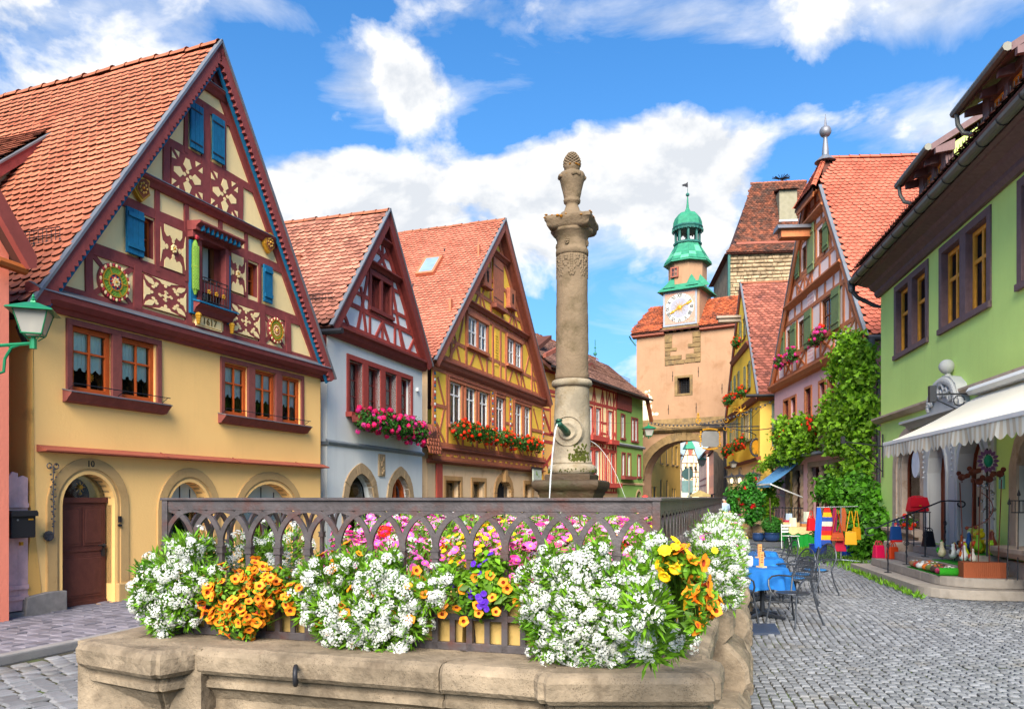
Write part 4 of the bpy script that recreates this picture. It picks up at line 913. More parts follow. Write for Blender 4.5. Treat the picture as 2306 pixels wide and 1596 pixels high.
def facade_windows(root,L_,fm,y=.05,cols=1,rows=3,fw=.07,bar=.035,cur=None,depth=.3,name='window',surround=None,sw=.1):
 for a,b,z0,z1 in L_:
  window(root,a,b,z0,z1,y,fm,cols,rows,fw=fw,bar=bar,curtain=cur,depth=depth)
  if surround:
   for q in((a-sw,a,z0-sw,z1+sw),(b,b+sw,z0-sw,z1+sw),(a,b,z1,z1+sw)):MB().box(q[0],q[1],-.04,y+.02,q[2],q[3]).build('window_jamb',surround,root)
   MB().box(a-sw-.04,b+sw+.04,-.09,y+.02,z0-sw-.02,z0).build('window_sill',surround,root)
U4=[(5.95,6.55,4.95,6.85),(7.0,7.6,4.95,6.85),(8.45,9.1,4.95,6.75)];U4=[(a,b,5.0,6.45)for a,b,*_ in((1.0,1.7,0,0),(2.2,2.9,0,0),(4.6,5.2,0,0),(5.75,6.35,0,0),(6.85,7.5,0,0),(8.75,9.35,0,0))]
U4=[(a,b,4.98+.0,6.75)for a,b,_,_ in U4];D4=[(5.75,6.35,2.05+.45,4.35),(6.75,7.35,2.5,4.35),(8.2,8.75,2.5,4.3),(9.1,9.65,2.5,4.3)]
wall('wall',[(0,1.6),(10.1,1.6),(10.1,8.4),(0,8.4)],[rect(*w_[:2],*w_[2:])for w_ in U4+D4],CRM4,h4,depth=.15)
MB().box(0,4.6,-.012,0,1.6,8.35).build('apricot_wall_field',ORG4,h4)
wall('ground_wall',[(0,0),(10.2,0),(10.2,1.95),(0,1.95)],[rect(8.3,8.9,.4,1.5),rect(9.2,9.8,.4,1.5)],BUFF,h4,depth=.3,y=-.04)
B4=lambda*a,**k:beamp(h4,*a,k.pop('m',RED4),**k)
for z,w in((7.0,.17),(7.95,.13),(4.45,.15),(4.84,.12),(2.30,.16),(2.0,.1)):B4(.02,z,10.1,z,w)
for u in(.12,1.95,3.4,4.6,5.6,6.6,7.85,8.5,9.55,9.98):B4(u,4.5,u,7.95,.11,y0=-.036);B4(u,2.0,u,4.4,.11,y0=-.036)
B4(0,6.05,.9,6.05,.12);B4(7.6,6.0,8.4,6.0,.12);B4(7.6,5.4,8.4,5.4,.1)
for u in(5.6,6.6,7.85,8.9,9.9):
 for s_ in(.28,-.28):B4(u+s_,7.1,u,7.9,.07,y0=-.032)
for u in(6.1,7.2,8.3,9.4):
 B4(u,4.9,u+.35,5.5,.07,y0=-.033);B4(u+.7,4.9,u+.35,5.6,.07,y0=-.033)
 for s_ in(.26,-.26):B4(u+s_,2.02,u,2.3+.2,.07,y0=-.033)
for a in((.2,3.2,1.8,4.3),(1.8,2.2,.3,3.6),(.2,5.9,1.0,4.9),(2.1,6.8,3.2,5.2)):B4(*a,.16,y0=-.04)
for i in range(11):B4(5.2+i*.47,4.6,5.2+i*.47,4.75,.2,y0=-.03)
facade_windows(h4,U4,WHITE,y=.03,cols=2,rows=1,fw=.10,surround=RED4,sw=.07);facade_windows(h4,D4,WHITE,y=.03,cols=2,rows=1,fw=.09,surround=RED4,sw=.07);facade_windows(h4,[(8.3,8.9,.4,1.5),(9.2,9.8,.4,1.5)],DOORM,y=.15,cols=1,rows=1)
for a,b,z in((5.6,8.0,5.02),(8.4,9.6,4.95),(5.6,10.1,2.42)):tag(MB().box(a,b,-.38,-.10,z-.14,z+.12).build('empty_window_trough',RED4,h4))
roof4=MB().prism([(-.55,8.0),(2.3,10.5),(5.5,8.0),(5.5,7.85),(2.3,10.3),(-.55,7.85)],0,14.6,ax='x').build('roof',UNDER,h4)
sv=Vector((0,2.85,2.5));sl4=sv.length
roof_plane(roof4,f4.M,(0,-.55,8.05),(1,0,0),tuple(sv),14.6,sl4,TILE4,w=.24,e=.2,clip=lambda r,s_:r<14.6-max(0,s_-.3)*.78+.1 and r>max(0,s_-1.2)*.15-.1)
ridge(roof4,(.4,2.3,10.55),(12.6,2.3,10.55),RIDGE,30,.13)
MB().prism([(-.58,7.98),(-.70,7.98),(-.70,8.08),(-.58,8.08)],-.1,14.9,ax='x').build('gutter',IRON,h4)
snow_guard(roof4,(6.2,.35,8.9),(1,0,0),None,60,h=.3,step=.12,m=mat('rusty_brown_metal','6a4a3a'))
mb=MB();pts=[(u,9.2+.6*math.exp(-((u-8.3)/.85)**2))for u in np.linspace(6.6,10.0,15)]
mb.prism(pts+[(10.0,9.1),(6.6,9.1)],.85,2.2);dd=mb.build('eyebrow_dormer',TILE4,roof4)
MB().prism([(u,9.18+.42*math.exp(-((u-8.3)/.6)**2))for u in np.linspace(7.3,9.3,9)]+[(9.3,9.12),(7.3,9.12)],.83,.86).build('dormer_front',REDD,dd);MB().box(8.12,8.48,.80,.85,9.25,9.5).build('pane',GLASS,dd)
mb=MB();mb.bar((12.3,2.3,10.4),(12.3,2.3,11.8),.03,5);mb.ball((12.3,2.3,10.9),.13,7);mb.ball((12.3,2.3,11.3),.07,7);mb.build('roof_finial',mat('verdigris','3c7f72',k=.8),roof4)
MB().prism([(-.6,8.6),(2.0,10.0),(2.0,9.8),(-.6,8.3)],.4,3).build('side_roof',UNDER,roof4);MB().prism([(-.9,8.3),(-.9,8.5),(2.2,9.7),(2.2,9.5)],-.7,-.55).build('barge_board',BROWN3D,roof4)
h5=thing('plain_house','narrow green rendered house with maroon windows beside the gate tower','house',f4.M@Vector((10.1,0,0)),f4.rot)
GRN5=plaster('moss_green_plaster','7fa156',var=.07,streak=.25,k=.95);MAR5=timber('maroon_window','7c3a34',k=1.0)
W5=[(.75,1.35,5.35,6.75),(2.62,3.1,5.3,6.7),(3.22,3.7,5.3,6.7),(.9,1.4,2.75+.3,4.4),(1.9,2.4,3.05,4.4),(3.75,4.25,3.05,4.4)]
wall('wall',[(0,0),(4.75,0),(4.75,8.4),(0,8.4)],[rect(*w_)for w_ in W5]+[rect(1.05,1.6,.4,1.7),rect(1.95,2.5,.4,1.7),arch(3.5,4.4,.2,1.6,2.1)],GRN5,h5,depth=.2)
MB().box(4.73,4.75,.01,6,0,8).build('side_wall',GRN5,h5);MB().box(.0,2.5,-.06,.0,7.05,8.0).build('board_panel',MAR5,h5)
for i in range(9):MB().box(.02+i*.275,.28+i*.275,-.08,-.06,7.06,7.98).build('plank',MAR5,h5)
facade_windows(h5,W5,WHITE,y=.05,cols=2,rows=1,fw=.09,surround=MAR5,sw=.09);facade_windows(h5,[(1.05,1.6,.4,1.7),(1.95,2.5,.4,1.7)],DOORM,y=.15)
profile_bar(h5,'string_course',mat('grey_cap',''),-.1,4.9,[(.02,4.85),(-.1,4.85),(-.16,4.95),(.02,5.05)]);profile_bar(h5,'string_course',BUFF,-.02,4.9,[(.02,2.5),(-.06,2.5),(-.06,2.6),(.02,2.64)])
shutter(h5,.45,1.0,.35,1.7,mat('teal_shutter','2f7f6e'),nb=3);shutter(h5,2.6,3.15,.35,1.7,mat('teal_shutter',''),nb=3)
arch_band(h5,'arch_stone',3.5,4.4,.2,1.6,2.1,.14,-.03,.1,BUFF,10,pieces=7);MB().box(3.5,4.4,.25,.3,.2,2.1).build('door',DOORM,h5)
MB().box(.6,2.7,-.32,-.06,2.82,3.02).build('empty_window_trough',MAR5,h5)
MB().beam(4.3,8.3,5.3,6.7,.22,-.5,-.3).build('barge_board',mat('rust_brown',''),h5)
ft=Fac(0,53.9,0,X=8.74,dirv=(1,-.625));MT=ft.M
tw=ft.root('gate_tower','peach plastered gate tower with round archway, painted clock and green copper cupola','tower')
TPL=plaster('tower_plaster','eab891',var=.09,col2='cf9c74',c2amt=.42,c2scale=.9,streak=.15,k=.43);TPLB=plaster('tower_plaster_bare','e8d8b8',k=.95)
TSTONE=mat('tower_stone','a98a5e',rough=.95,var=.25,scale=3,bump=.7,bscale=20,k=.72,col2='7d6a52',c2amt=.5,c2scale=2,tint=.25)
TILET=tilemat('mottled_orange_tile','d0683f','86503f',amt=.6,tint=.42,c2s=2.2);COPPER=mat('green_copper','3f9f7c',rough=.6,var=.2,scale=4,bump=.2,col2='2f8a70',c2amt=.45,c2scale=3,k=.8,tint=.25,metal=.1);COPPERD=mat('dark_copper','2c6b62',rough=.6,var=.3,k=.7)
WT=6.95;DT=5.6
ga=arch(.5,6.45,0,2.98,5.61,20);AD=1.5
def arched_block(name,m,y0,y1,outl,hole,parent):
 wall(name,outl,[hole],m,parent,y=y0,depth=y1-y0)
outl=[(0,0),(WT,0),(WT,12.95),(0,12.95)]
wall('front_wall',outl,[ga,rect(2.98,3.85,8.75,9.82)],TPL,tw,y=0,depth=.9)
mb=MB();mb.box(-.0,.5,.9,AD,0,6.2);mb.box(6.45,WT,.9,AD,0,6.2);mb.box(0,WT,.9,DT,6.2,12.95);mb.box(.0,.02,.01,.9,0,12.95);mb.box(WT-.02,WT,.01,.9,0,12.95);mb.build('side_wall',TPL,tw)
vp=[(3.475+2.975*-math.cos(PI*i/20),2.98+2.63*math.sin(PI*i/20))for i in range(21)]
mb=MB();mb.add([(a,.9,b)for a,b in vp]+[(a,AD,b)for a,b in vp],[(i,i+1,i+1+len(vp),i+len(vp))for i in range(len(vp)-1)]);mb.build('vault',TPL,tw,rec=False)
wall('back_wall',[(0,0),(WT,0),(WT,6.2),(0,6.2)],[ga],TPL,tw,y=AD,depth=.02)
vr=[MB().box(-.26,.26,-.07,.1,-.27,.27).build('arch_stone',TSTONE,tw,bevel=.03)]
for i in range(1,30):
 t=PI*(i-.5)/29;cx_,cz_=3.475-3.20*math.cos(t),2.98+2.86*math.sin(t)
 if i==1:vr[0].location=(cx_,0,cz_)
 ang=math.atan2(2.63*math.cos(t),2.975*math.sin(t));o=vr[0]if i==1 else inst(vr[0],'arch_stone',tw)
 o.location=(cx_,random.uniform(-.02,.02),cz_);o.rotation_euler=(0,-ang,0);s_=random.uniform(.85,1.15);o.scale=(random.uniform(.62,.72),1,s_)
for i in range(11):
 for x,w in((.24,.5),(6.70,.5)):
  o=inst(vr[0],'quoin_stone',tw);o.location=(x+(.08 if i%2 else-.02),0,.25+i*.27);o.scale=(w,1,.48)
for i in range(24):
 L_=WT/24;mbb=None
 if i==0:
  ms=MB();ms.prism([(.05,-.30),(-.16,-.30),(-.34,-.16),(-.38,0),(-.32,.12),(-.12,.22),(-.02,.62),(.05,.62)],-L_/2+.004,L_/2-.004,ax='x');m0=ms.build('moulding_stone',TSTONE,tw)
  o=m0
 else:o=inst(m0,'moulding_stone',tw)
 o.location=(L_*(i+.5),random.uniform(-.015,.015),6.45);o.rotation_euler=(0,random.gauss(0,.008),0)
rows=[(2.10,2.62,12.3,12.85),(2.10,2.62,11.95,12.28),(2.10,2.95,11.7,11.93),(2.10,2.5,11.42,11.68),(2.10,3.3,11.1,11.4),(2.10,2.8,10.75,11.08),(2.82,3.5,10.78,11.06),(3.52,4.2,10.8,11.08),(3.6,4.62,11.1,11.42),(4.2,4.62,10.8,11.08),(4.15,4.62,11.44,11.8),(3.75,4.62,11.82,12.1),(4.05,4.62,12.12,12.45),(4.05,4.62,12.47,12.85)]
for a,b,c,d in rows:MB().box(a,b-.015,-.05-random.random()*.03,.05,c,d-.015).build('wall_stone',TSTONE,tw,bevel=.02)
for(a,b,c,d)in((2.78,2.98,8.6,9.98),(3.85,4.05,8.6,9.98),(2.98,3.85,9.82,9.98),(2.98,3.85,8.6,8.75)):MB().box(a,b,-.03,.3,c,d).build('window_stone',TSTONE,tw,bevel=.015)
mb=MB()
for i in range(6):mb.bar((3.02+i*.16,.3,8.75),(3.02+i*.16,.3,9.82),.018,4)
for i in range(7):mb.bar((2.98,.3,8.8+i*.15),(3.85,.3,8.8+i*.15),.018,4)
mb.build('window_grille',IRON,tw);MB().box(2.98,3.85,.6,.65,8.7,9.85).build('window_interior',DARK,tw)
for u,z in((2.65,10.0),(4.45,10.15),(2.35,7.75),(4.3,7.75),(6.05,8.9)):MB().bar((u,-.02,z-.35),(u,-.02,z+.3),.02,4).ball((u,-.03,z),.04,5).build('wall_anchor',IRON,tw)
mb=MB()
for i in range(60):
 u=.35+abs(random.gauss(0,.45));z=7.6+random.gauss(0,.75);r=random.uniform(.05,.2);mb.prism(disc(u,z,r,r*random.uniform(.6,1.6),7,random.random()),-.006-i*.0001,.01)
mb.build('peeled_plaster_patch',TPLB,tw)
profile_bar(tw,'eave_board',BROWN3D,-.25,2.1,[(-.3,12.9),(.05,12.8),(.05,13.05),(-.3,13.0)]);profile_bar(tw,'eave_board',BROWN3D,4.6,7.2,[(-.3,12.9),(.05,12.8),(.05,13.05),(-.3,13.0)])
rf=MB().add([(-.35,-.35,13.05),(WT+.35,-.35,13.05),(WT+.35,DT+.35,13.05),(-.35,DT+.35,13.05),(.5,1.6,15.2),(WT-.2,1.6,15.2),(WT-.2,4.2,15.2),(.5,4.2,15.2)],[(0,1,5,4),(1,2,6,5),(2,3,7,6),(3,0,4,7),(4,5,6,7)]).build('roof',UNDER,tw)
svt=Vector((0,1.95,2.15));roof_plane(rf,MT,(-.35,-.35,13.08),(1,0,0),svt,WT+.7,svt.length,TILET,w=.21,e=.17,th=.03,jit=.012,clip=lambda r,s_:r>s_*.3-.05 and not(2.3<r<4.85))
snow_guard(rf,(-.2,.05,13.55),(1,0,0),None,18,h=.22,step=.12);snow_guard(rf,(4.9,.05,13.55),(1,0,0),None,18,h=.22,step=.12)
mb=MB();mb.tube([(-.4,-.35,13.0),(-.38,-.1,12.8),(-.05,-.02,12.35)],.05,6);mb.build('rain_pipe',COPPERD,tw)
tu=MB().box(2.05,4.55,-.10,2.4,13.25,15.75).build('turret',TPL,tw)
for i in range(5):MB().box(2.2+i*.52,2.4+i*.52,-.22,0,13.0,13.2).build('corbel',TSTONE,tw,bevel=.02)
MB().box(2.0,4.6,-.25,0.0,13.16,13.28).build('corbel_shelf',TSTONE,tw,bevel=.02)
PALEB=mat('clock_frame_paint','b3bbc8',k=.6,var=.08,col2='a8a098',c2amt=.4,c2scale=6);CORAL=mat('clock_spandrel_paint','e2a892',k=.6,var=.1,scale=20,col2='f2cdbd',c2amt=.5,c2scale=9);CLKW=mat('clock_ring_paint','f1eee8',var=.04,k=.6,bump=.03);CLKG=mat('clock_centre_paint','b9b7c4',var=.08,k=.6,bump=.03)
cf=MB().box(2.02,4.40,-.16,-.10,13.36,15.72).build('clock_frame',PALEB,tw)
cd=MB().box(2.16,4.27,-.175,-.16,13.5,15.58).build('clock_panel',CORAL,tw)
c0=(3.20,14.55);MB().prism(disc(*c0,.98,.98,40),-.20,-.175).build('clock_ring',CLKW,tw);MB().prism(disc(*c0,.66,.66,36),-.21,-.20).build('clock_centre',CLKG,tw)
dk=mat('clock_black','20222a',var=.02,bump=0)
cdl=[c for c in tw.children if c.name.startswith('clock_ring')][0]
for i,t_ in enumerate(('XII','I','II','III','IIII','V','VI','VII','VIII','IX','X','XI')):
 a=PI/2-i*PI/6;text(cdl,t_,.36,(c0[0]+.82*math.cos(a),-.204,c0[1]+.82*math.sin(a)),(PI/2,-(a-PI/2),0),dk,name='numeral',ext=.02,sx=.75)
mb=MB()
for i in range(24):
 a=i*PI/12;r=.34 if i%2 else .48;mb.prism([(c0[0]+.12*math.cos(a-.12),c0[1]+.12*math.sin(a-.12)),(c0[0]+r*math.cos(a),c0[1]+r*math.sin(a)),(c0[0]+.12*math.cos(a+.12),c0[1]+.12*math.sin(a+.12))],-.225,-.212)
mb.ball((c0[0],-.22,c0[1]),.15,10,sy=.4);mb.build('gilt_sun',GOLD,tw)
for a,l,w in((math.radians(22),.92,.07),(math.radians(208),.72,.09)):
 mb=MB();mb.beam(c0[0],c0[1],c0[0]+l*math.cos(a),c0[1]+l*math.sin(a),w,-.25,-.235);
 for k in range(4):mb.ball((c0[0]+l*(.68+.1*k)*math.cos(a),-.24,c0[1]+l*(.68+.1*k)*math.sin(a)),.1-k*.015,6,sy=.3)
 mb.build('clock_hand',GOLD,tw)
mb=MB();a=1.62;cx_,cy_=3.3,1.15
sk=[(cx_-a,cy_-a-.0,15.72),(cx_+a,cy_-a,15.72),(cx_+a,cy_+a,15.72),(cx_-a,cy_+a,15.72)];b_=1.12
mb.add(sk+[(cx_-b_,cy_-b_,16.3),(cx_+b_,cy_-b_,16.3),(cx_+b_,cy_+b_,16.3),(cx_-b_,cy_+b_,16.3)],[(0,1,5,4),(1,2,6,5),(2,3,7,6),(3,0,4,7),(3,2,1,0)])
for qx,qy in((-.82,-1.42),(.82,-1.42),(1.42,-.82)):
 mb.add([(cx_+qx-.45,cy_+qy-.1,15.95),(cx_+qx+.45,cy_+qy-.1,15.95),(cx_+qx+.1,cy_+qy+.5,16.1),(cx_+qx*.75,cy_+qy*.72,16.85)],[(0,1,3),(1,2,3),(2,0,3)])
mb.build('copper_skirt',COPPER,tw)
MB().lathe([(1.30,15.9),(1.30,17.75)],cx_,cy_,8,rot=PI/8).build('octagon_drum',TPL,tw)
MB().box(2.62,3.02,-.16,.0,16.75,17.3).build('drum_window',GLASS,tw);
mb=MB();[mb.box(*q)for q in((2.55,2.64,-.18,0,16.68,17.37),(3.0,3.09,-.18,0,16.68,17.37),(2.64,3.0,-.18,0,17.28,17.37),(2.64,3.0,-.18,0,16.68,16.76),(2.8,2.84,-.18,-.16,16.76,17.28),(2.64,3.0,-.18,-.16,17.0,17.04))];mb.build('drum_window_frame',BROWN3D,tw)
br=MB().lathe([(1.66,17.72),(1.62,17.82),(1.28,18.35),(1.0,18.85),(.88,19.15)],cx_,cy_,8,rot=PI/8).build('bell_roof',COPPER,tw)
for j in range(8):
 for i,(r0,z0,r1,z1)in enumerate(((1.62,17.84,1.45,18.1),(1.45,18.1,1.28,18.36),(1.28,18.37,1.13,18.62),(1.13,18.62,.99,18.87))):
  a0=PI/8+j*PI/4;a1=a0+PI/4
  for h in range(2):
   def pp(r,a,z,o=.02):x=cx_+r*math.cos(a0)*(1-a)+r*math.cos(a1)*a;y=cy_+r*math.sin(a0)*(1-a)+r*math.sin(a1)*a;return(x+math.cos(a0+PI/8)*o,y+math.sin(a0+PI/8)*o,z+o*.5)
   s0,s1=h/2+.01,(h+1)/2-.01
   if j in(0,4,5,6,7):MB().add([pp(r0,s0,z0),pp(r0,s1,z0),pp(r1,s1,z1),pp(r1,s0,z1)],[(0,1,2,3)]).build('copper_sheet',COPPER if random.random()<.7 else mat('pale_copper','5cb28c',k=.8,var=.15),br,rec=False)
mb=MB();mb.lathe([(.98,19.12),(.98,19.25),(.86,19.3)],cx_,cy_,8,rot=PI/8)
for j in range(8):
 a_=PI/8+j*PI/4;mb.bar((cx_+.8*math.cos(a_),cy_+.8*math.sin(a_),19.25),(cx_+.8*math.cos(a_),cy_+.8*math.sin(a_),20.1),.09,6)
mb.build('lantern_posts',COPPERD,tw)
MB().lathe([(.98,20.08),(1.0,20.2),(1.06,20.3),(1.0,20.4)],cx_,cy_,16).build('lantern_cornice',COPPERD,tw)
MB().lathe([(.04,19.95),(.08,19.9),(.14,19.75),(.18,19.55),(.28,19.42),(.3,19.38),(0.01,19.40)],cx_,cy_,12).build('bell',mat('bronze','4a5a50',metal=.5,rough=.5),tw,smooth=True)
mb=MB()
for j in range(24):a_=j*PI/12;mb.box(cx_+1.03*math.cos(a_)-.04,cx_+1.03*math.cos(a_)+.04,cy_+1.03*math.sin(a_)-.04,cy_+1.03*math.sin(a_)+.04,20.02,20.16)
mb.build('cornice_drops',COPPERD,tw)
MB().lathe([(1.0,20.4),(.97,20.7),(.86,21.0),(.62,21.28),(.34,21.38),(.18,21.5),(.10,21.7),(.06,22.1),(.04,22.45)],cx_,cy_,8,rot=PI/8).build('cupola',COPPER,tw)
MB().ball((cx_,cy_,22.62),.13,10).bar((cx_,cy_,22.4),(cx_,cy_,23.0),.02,5).build('finial',COPPERD,tw)
MB().prism([(cx_-.42,23.4),(cx_-.1,23.42),(cx_,23.5),(cx_+.02,23.15),(cx_-.12,23.18),(cx_-.2,23.25),(cx_-.42,23.3),(cx_-.3,23.35)],cy_-.02,cy_+.02).bar((cx_,cy_,22.9),(cx_,cy_,23.5),.012,4).build('weather_vane',IRON,tw)
fb=Fac(0,62,0,X=17.45,dirv=(1,-.12))
bt=fb.root('stone_tower','old square rubble-stone tower with steep mottled tile roof and white roof box','tower')
RUB=mat('rubble_stone','bfa584',rough=.95,var=.22,scale=2.5,bump=.8,bscale=14,col2='8d7558',c2amt=.5,c2scale=1.4,tint=.3,k=.7)
MB().box(.1,9,0,9,0,21.3).build('wall',RUB,bt)
bs=(np.array([(-.5,-.5,0),(.5,-.5,0),(.5,.5,0),(-.5,.5,0),(-.46,-.42,.1),(.46,-.42,.1),(.46,.42,.1),(-.46,.42,.1)]),[(4,5,6,7),(0,1,5,4),(1,2,6,5),(2,3,7,6),(3,0,4,7)],[0]*5)
Tt=[];Rr=[]
z=13.0
while z<21.1:
 h_=random.uniform(.13,.36);u=.1
 while u<8.9:
  w_=random.uniform(.18,.8);Tt.append((u+w_/2,-.03+random.uniform(-.02,.02),z+h_/2));q_=random.uniform(.75,1.0);Rr.append([[w_*.96,random.gauss(0,.02),0],[0,0,-1],[random.gauss(0,.025),h_*.95*q_,0]]);u+=w_
 z+=h_
split_pieces('wall_stone','rubble_field',bs,variants('wall_stone',bs,RUB,10),np.array(Rr),np.array(Tt),RUB,bt,fb.M,300)
for u in(5.05,7.2):MB().box(u,u+.28,-.12,.0,18.6,19.7).build('slit_window',DARK,bt)
for u in(4.6,6.8):MB().box(u,u+.4,-.10,-.05,18.7,19.8).build('pale_stone',BUFF,bt)
rb=MB().add([(-.35,-.45,21.2),(9.4,-.45,21.2),(9.4,9.4,21.2),(-.35,9.4,21.2),(.6,.5,22.2),(8.5,.5,22.2),(8.5,8.5,22.2),(.6,8.5,22.2),(2.6,3.9,28.4),(7,3.9,28.4)],[(0,1,5,4),(1,2,6,5),(2,3,7,6),(3,0,4,7),(4,5,9,8),(5,6,9),(6,7,8,9),(7,4,8),(3,2,1,0)]).build('roof',UNDER,bt)
TILEB=tilemat('dark_mottled_tile','a05a40','5e443a',amt=.75,tint=.5,k=.6,c2s=1.6)
s1=Vector((0,.95,1.0));roof_plane(rb,fb.M,(-.35,-.47,21.22),(1,0,0),s1,9.7,s1.length,TILEB,w=.26,e=.22,th=.03,clip=lambda r,s_:r>s_*.65,nmax=60)
s2=Vector((0,3.4,6.2));roof_plane(rb,fb.M,(.6,.46,22.2),(1,0,0),s2,7.9,s2.length,TILEB,w=.26,e=.22,th=.03,clip=lambda r,s_:r>s_*2.0/7.07 and r<7.9-s_*1.5/7.07,nmax=240)
MB().box(.7,8,.25,.45,22.15,22.35).build('eave_beam',BROWN3D,rb);ridge(rb,(2.6,3.9,28.42),(7,3.9,28.42),RIDGE,14,.16)
d=fb.q('H',390,650);
MB().box(4.35,5.75,1.6,4.4,24.3,26.9).build('roof_box',mat('lichen_white','958e78',col2='8a8468',c2amt=.4,c2scale=2),rb);MB().prism([(1.5,26.9),(1.3,26.9),(4.4,27.9),(4.4,27.7)],4.25,5.85,ax='x').build('roof_box_cover',TILEB,rb);MB().box(4.3,5.8,1.5,1.6,24.2,24.45).build('lead_sill',GREY_METAL,rb)
mb=MB()
for i in range(26):a_=random.random()*6.28;mb.bar((5,3.9,28.7),(5+.75*math.cos(a_),3.9+.5*math.sin(a_),28.75+random.uniform(-.1,.25)),.03,4)
mb.bar((5,3.9,28.3),(5,3.9,28.75),.05,5);tag(mb.build('stork_nest_frame',IRON,None),'twiggy wheel nest holder on the ridge of the stone tower','nest').matrix_world=fb.M
MB().box(-.06,.12,-.35,.0,17.0,21.2).build('rain_pipe',COPPERD,bt)
def simple_house(fc,nm,label,W_,H_,D_,m,wins_,fm,roofm,rise=2.5,over=.3,surround=None):
 r=fc.root(nm,label,'house');wall('wall',rect(0,W_,0,H_),[rect(*w)for w in wins_],m,r,depth=.15)
 MB().box(0,.02,.01,D_,0,H_).build('side_wall',m,r);MB().box(W_-.02,W_,.01,D_,0,H_).build('side_wall',m,r)
 for w in wins_:
  window(r,w[0],w[1],w[2],w[3],.1,fm,1,1,fw=.09,depth=.2)
  if surround:MB().box(w[0]-.1,w[1]+.1,-.08,.05,w[2]-.1,w[2]).build('window_sill',surround,r)
 rr=MB().prism([(-over,H_),(D_/2,H_+rise),(D_+over,H_),(D_+over,H_-.15),(-over,H_-.15)],-.2,W_+.2,ax='x').build('roof',UNDER,r)
 sv=Vector((0,D_/2+over,rise));T_=[];
 roof_plane(rr,fc.M,(-.2,-over,H_+.02),(1,0,0),sv,W_+.4,sv.length,roofm,w=.26,e=.24,th=.03,nmax=60)
 return r
s1_=Fac(1447,60.5,.5);YS=plaster('street_yellow','f5c56c');YS2=plaster('pale_street_yellow','f2d97c')
simple_house(s1_,'plastered_house','yellow plastered house seen under the arch, tall narrow windows and pointed doors',11.8,7.3,8,YS,[(a,a+.7,4.6,6.3)for a in(1.7,2.6,4.9,6.8,8.7,10.1)]+[(1.0,1.8,.5,2.6),(2.0,2.8,.5,2.6),(3.0,3.8,.5,2.6),(5.0,5.7,.3,3.2),(6.9,7.6,.3,3.2),(8.8,9.4,.5,2.5),(9.6,10.2,.5,2.5)],mat('grey_stone_frame','a89a88'),TILE3,surround=BUFF)
s2_=Fac(1527,112,.33);simple_house(s2_,'plastered_house','white-fronted house with bright red tile roof left of the far timbered gate',4.5,8.0,8,plaster('far_white','e8ddd0'),[(a,a+.9,4.4,5.9)for a in(.6,2.6)],WHITE,TILE1)
s4_=Fac(0,84,0,X=17.2+5.4,dirv=(-.199,-1));simple_house(s4_,'plastered_house','pale yellow low house inside the arch with narrow shuttered windows',19,5.2,6,YS2,[(a,a+.55,2.9,4.6)for a in(2,3.4,4.8,6.2,8.6,10.2,11.8,13.4)],mat('dark_olive_frame','5a4a2a'),TILE3,rise=3)
s5_=Fac(0,110,0,X=28.2,dirv=(-.21,-1));simple_house(s5_,'plastered_house','salmon pink house beyond the arch with steep tiled roof and dormers',22,7.6,9,plaster('salmon_plaster','eaa080'),[(a,a+.9,z,z+1.5)for a in(2,5,8,11,14,17,19.5)for z in(1.6,4.6)],timber('far_red_frame','9a4a40'),TILE3,rise=5)
s6_=Fac(0,140,0,X=34.2,dirv=(-.2,-1));r6=simple_house(s6_,'timbered_house','distant pale timbered house beyond the arch with grey beams',24,8.5,9,plaster('far_cream','f2dcc4'),[(a,a+1,z,z+1.6)for a in(3,7,11,15,19)for z in(1.6,5.2)],timber('far_red_frame',''),TILE3,rise=5)
for u in range(0,25,2):beamp(r6,u,0,u,8.5,.25,BROWN3D)
for z in(3.6,4.6,8.3):beamp(r6,0,z,24,z,.25,BROWN3D)
fg=Fac(0,215,0,X=(1533.5-CX)/F*215,dirv=(1,-.02));gt=fg.root('timbered_gate_house','distant black and white timbered gable with green roof framed by the arch','tower')
FC=plaster('far_infill','f3e2b8');FB=timber('far_dark_timber','5a3a24');wz=5.0
wall('wall',[(0,0),(wz,0),(wz,11.2),(3.35,15.4),(1.65,15.4),(0,11.2)],[],FC,gt)
for z in(3.5,4.6,7.2,8.6,11.2,13.4):beamp(gt,0 if z<11.3 else .9,z,wz if z<11.3 else wz-.9,z,.22,FB)
for u in(.1,1.0,1.8,2.5,3.2,4.0,4.9):beamp(gt,u,3.4,u,11.2,.2,FB)
for i in range(7):
 u=.3+i*.7
 for z in(4.6,7.3,8.7):beamp(gt,u,z,u+.6*(1 if i%2 else-1)+(.3 if i%2==0 else 0),z+2.3 if z<8 else z+2.4,.15,FB)
beamp(gt,0,11.2,1.65,15.4,.25,FB);beamp(gt,wz,11.2,3.35,15.4,.25,FB);beamp(gt,1.6,11.4,1.9,15,.18,FB);beamp(gt,3.4,11.4,3.1,15,.18,FB)
MB().add([(1.1,-.4,15.2),(3.9,-.4,15.2),(3.9,4,15.2),(1.1,4,15.2),(2.0,1.5,18.0),(3.0,1.5,18.0)],[(0,1,5,4),(1,2,5),(2,3,4,5),(3,0,4),(3,2,1,0)]).build('roof',COPPER,gt)
MB().box(1.4,1.9,.5,1,16,19.0).build('chimney',RIDGE,gt)
for a,b,z0,z1 in((2.0,3.0,13.3,15.2),(2.0,3.0,8.5,10.2),(.9,1.5,9.2,10.2),(3.6,4.2,9.2,10.2),(2.0,3.0,1,3)):MB().box(a,b,-.1,0,z0,z1).build('window',DARK if z0!=13.3 else BROWN3D,gt)
f5=Fac(1710,36.5,.149,True)
hy=f5.root('gabled_house','yellow steep-gabled house beside the gate tower with grey-green shutters','house')
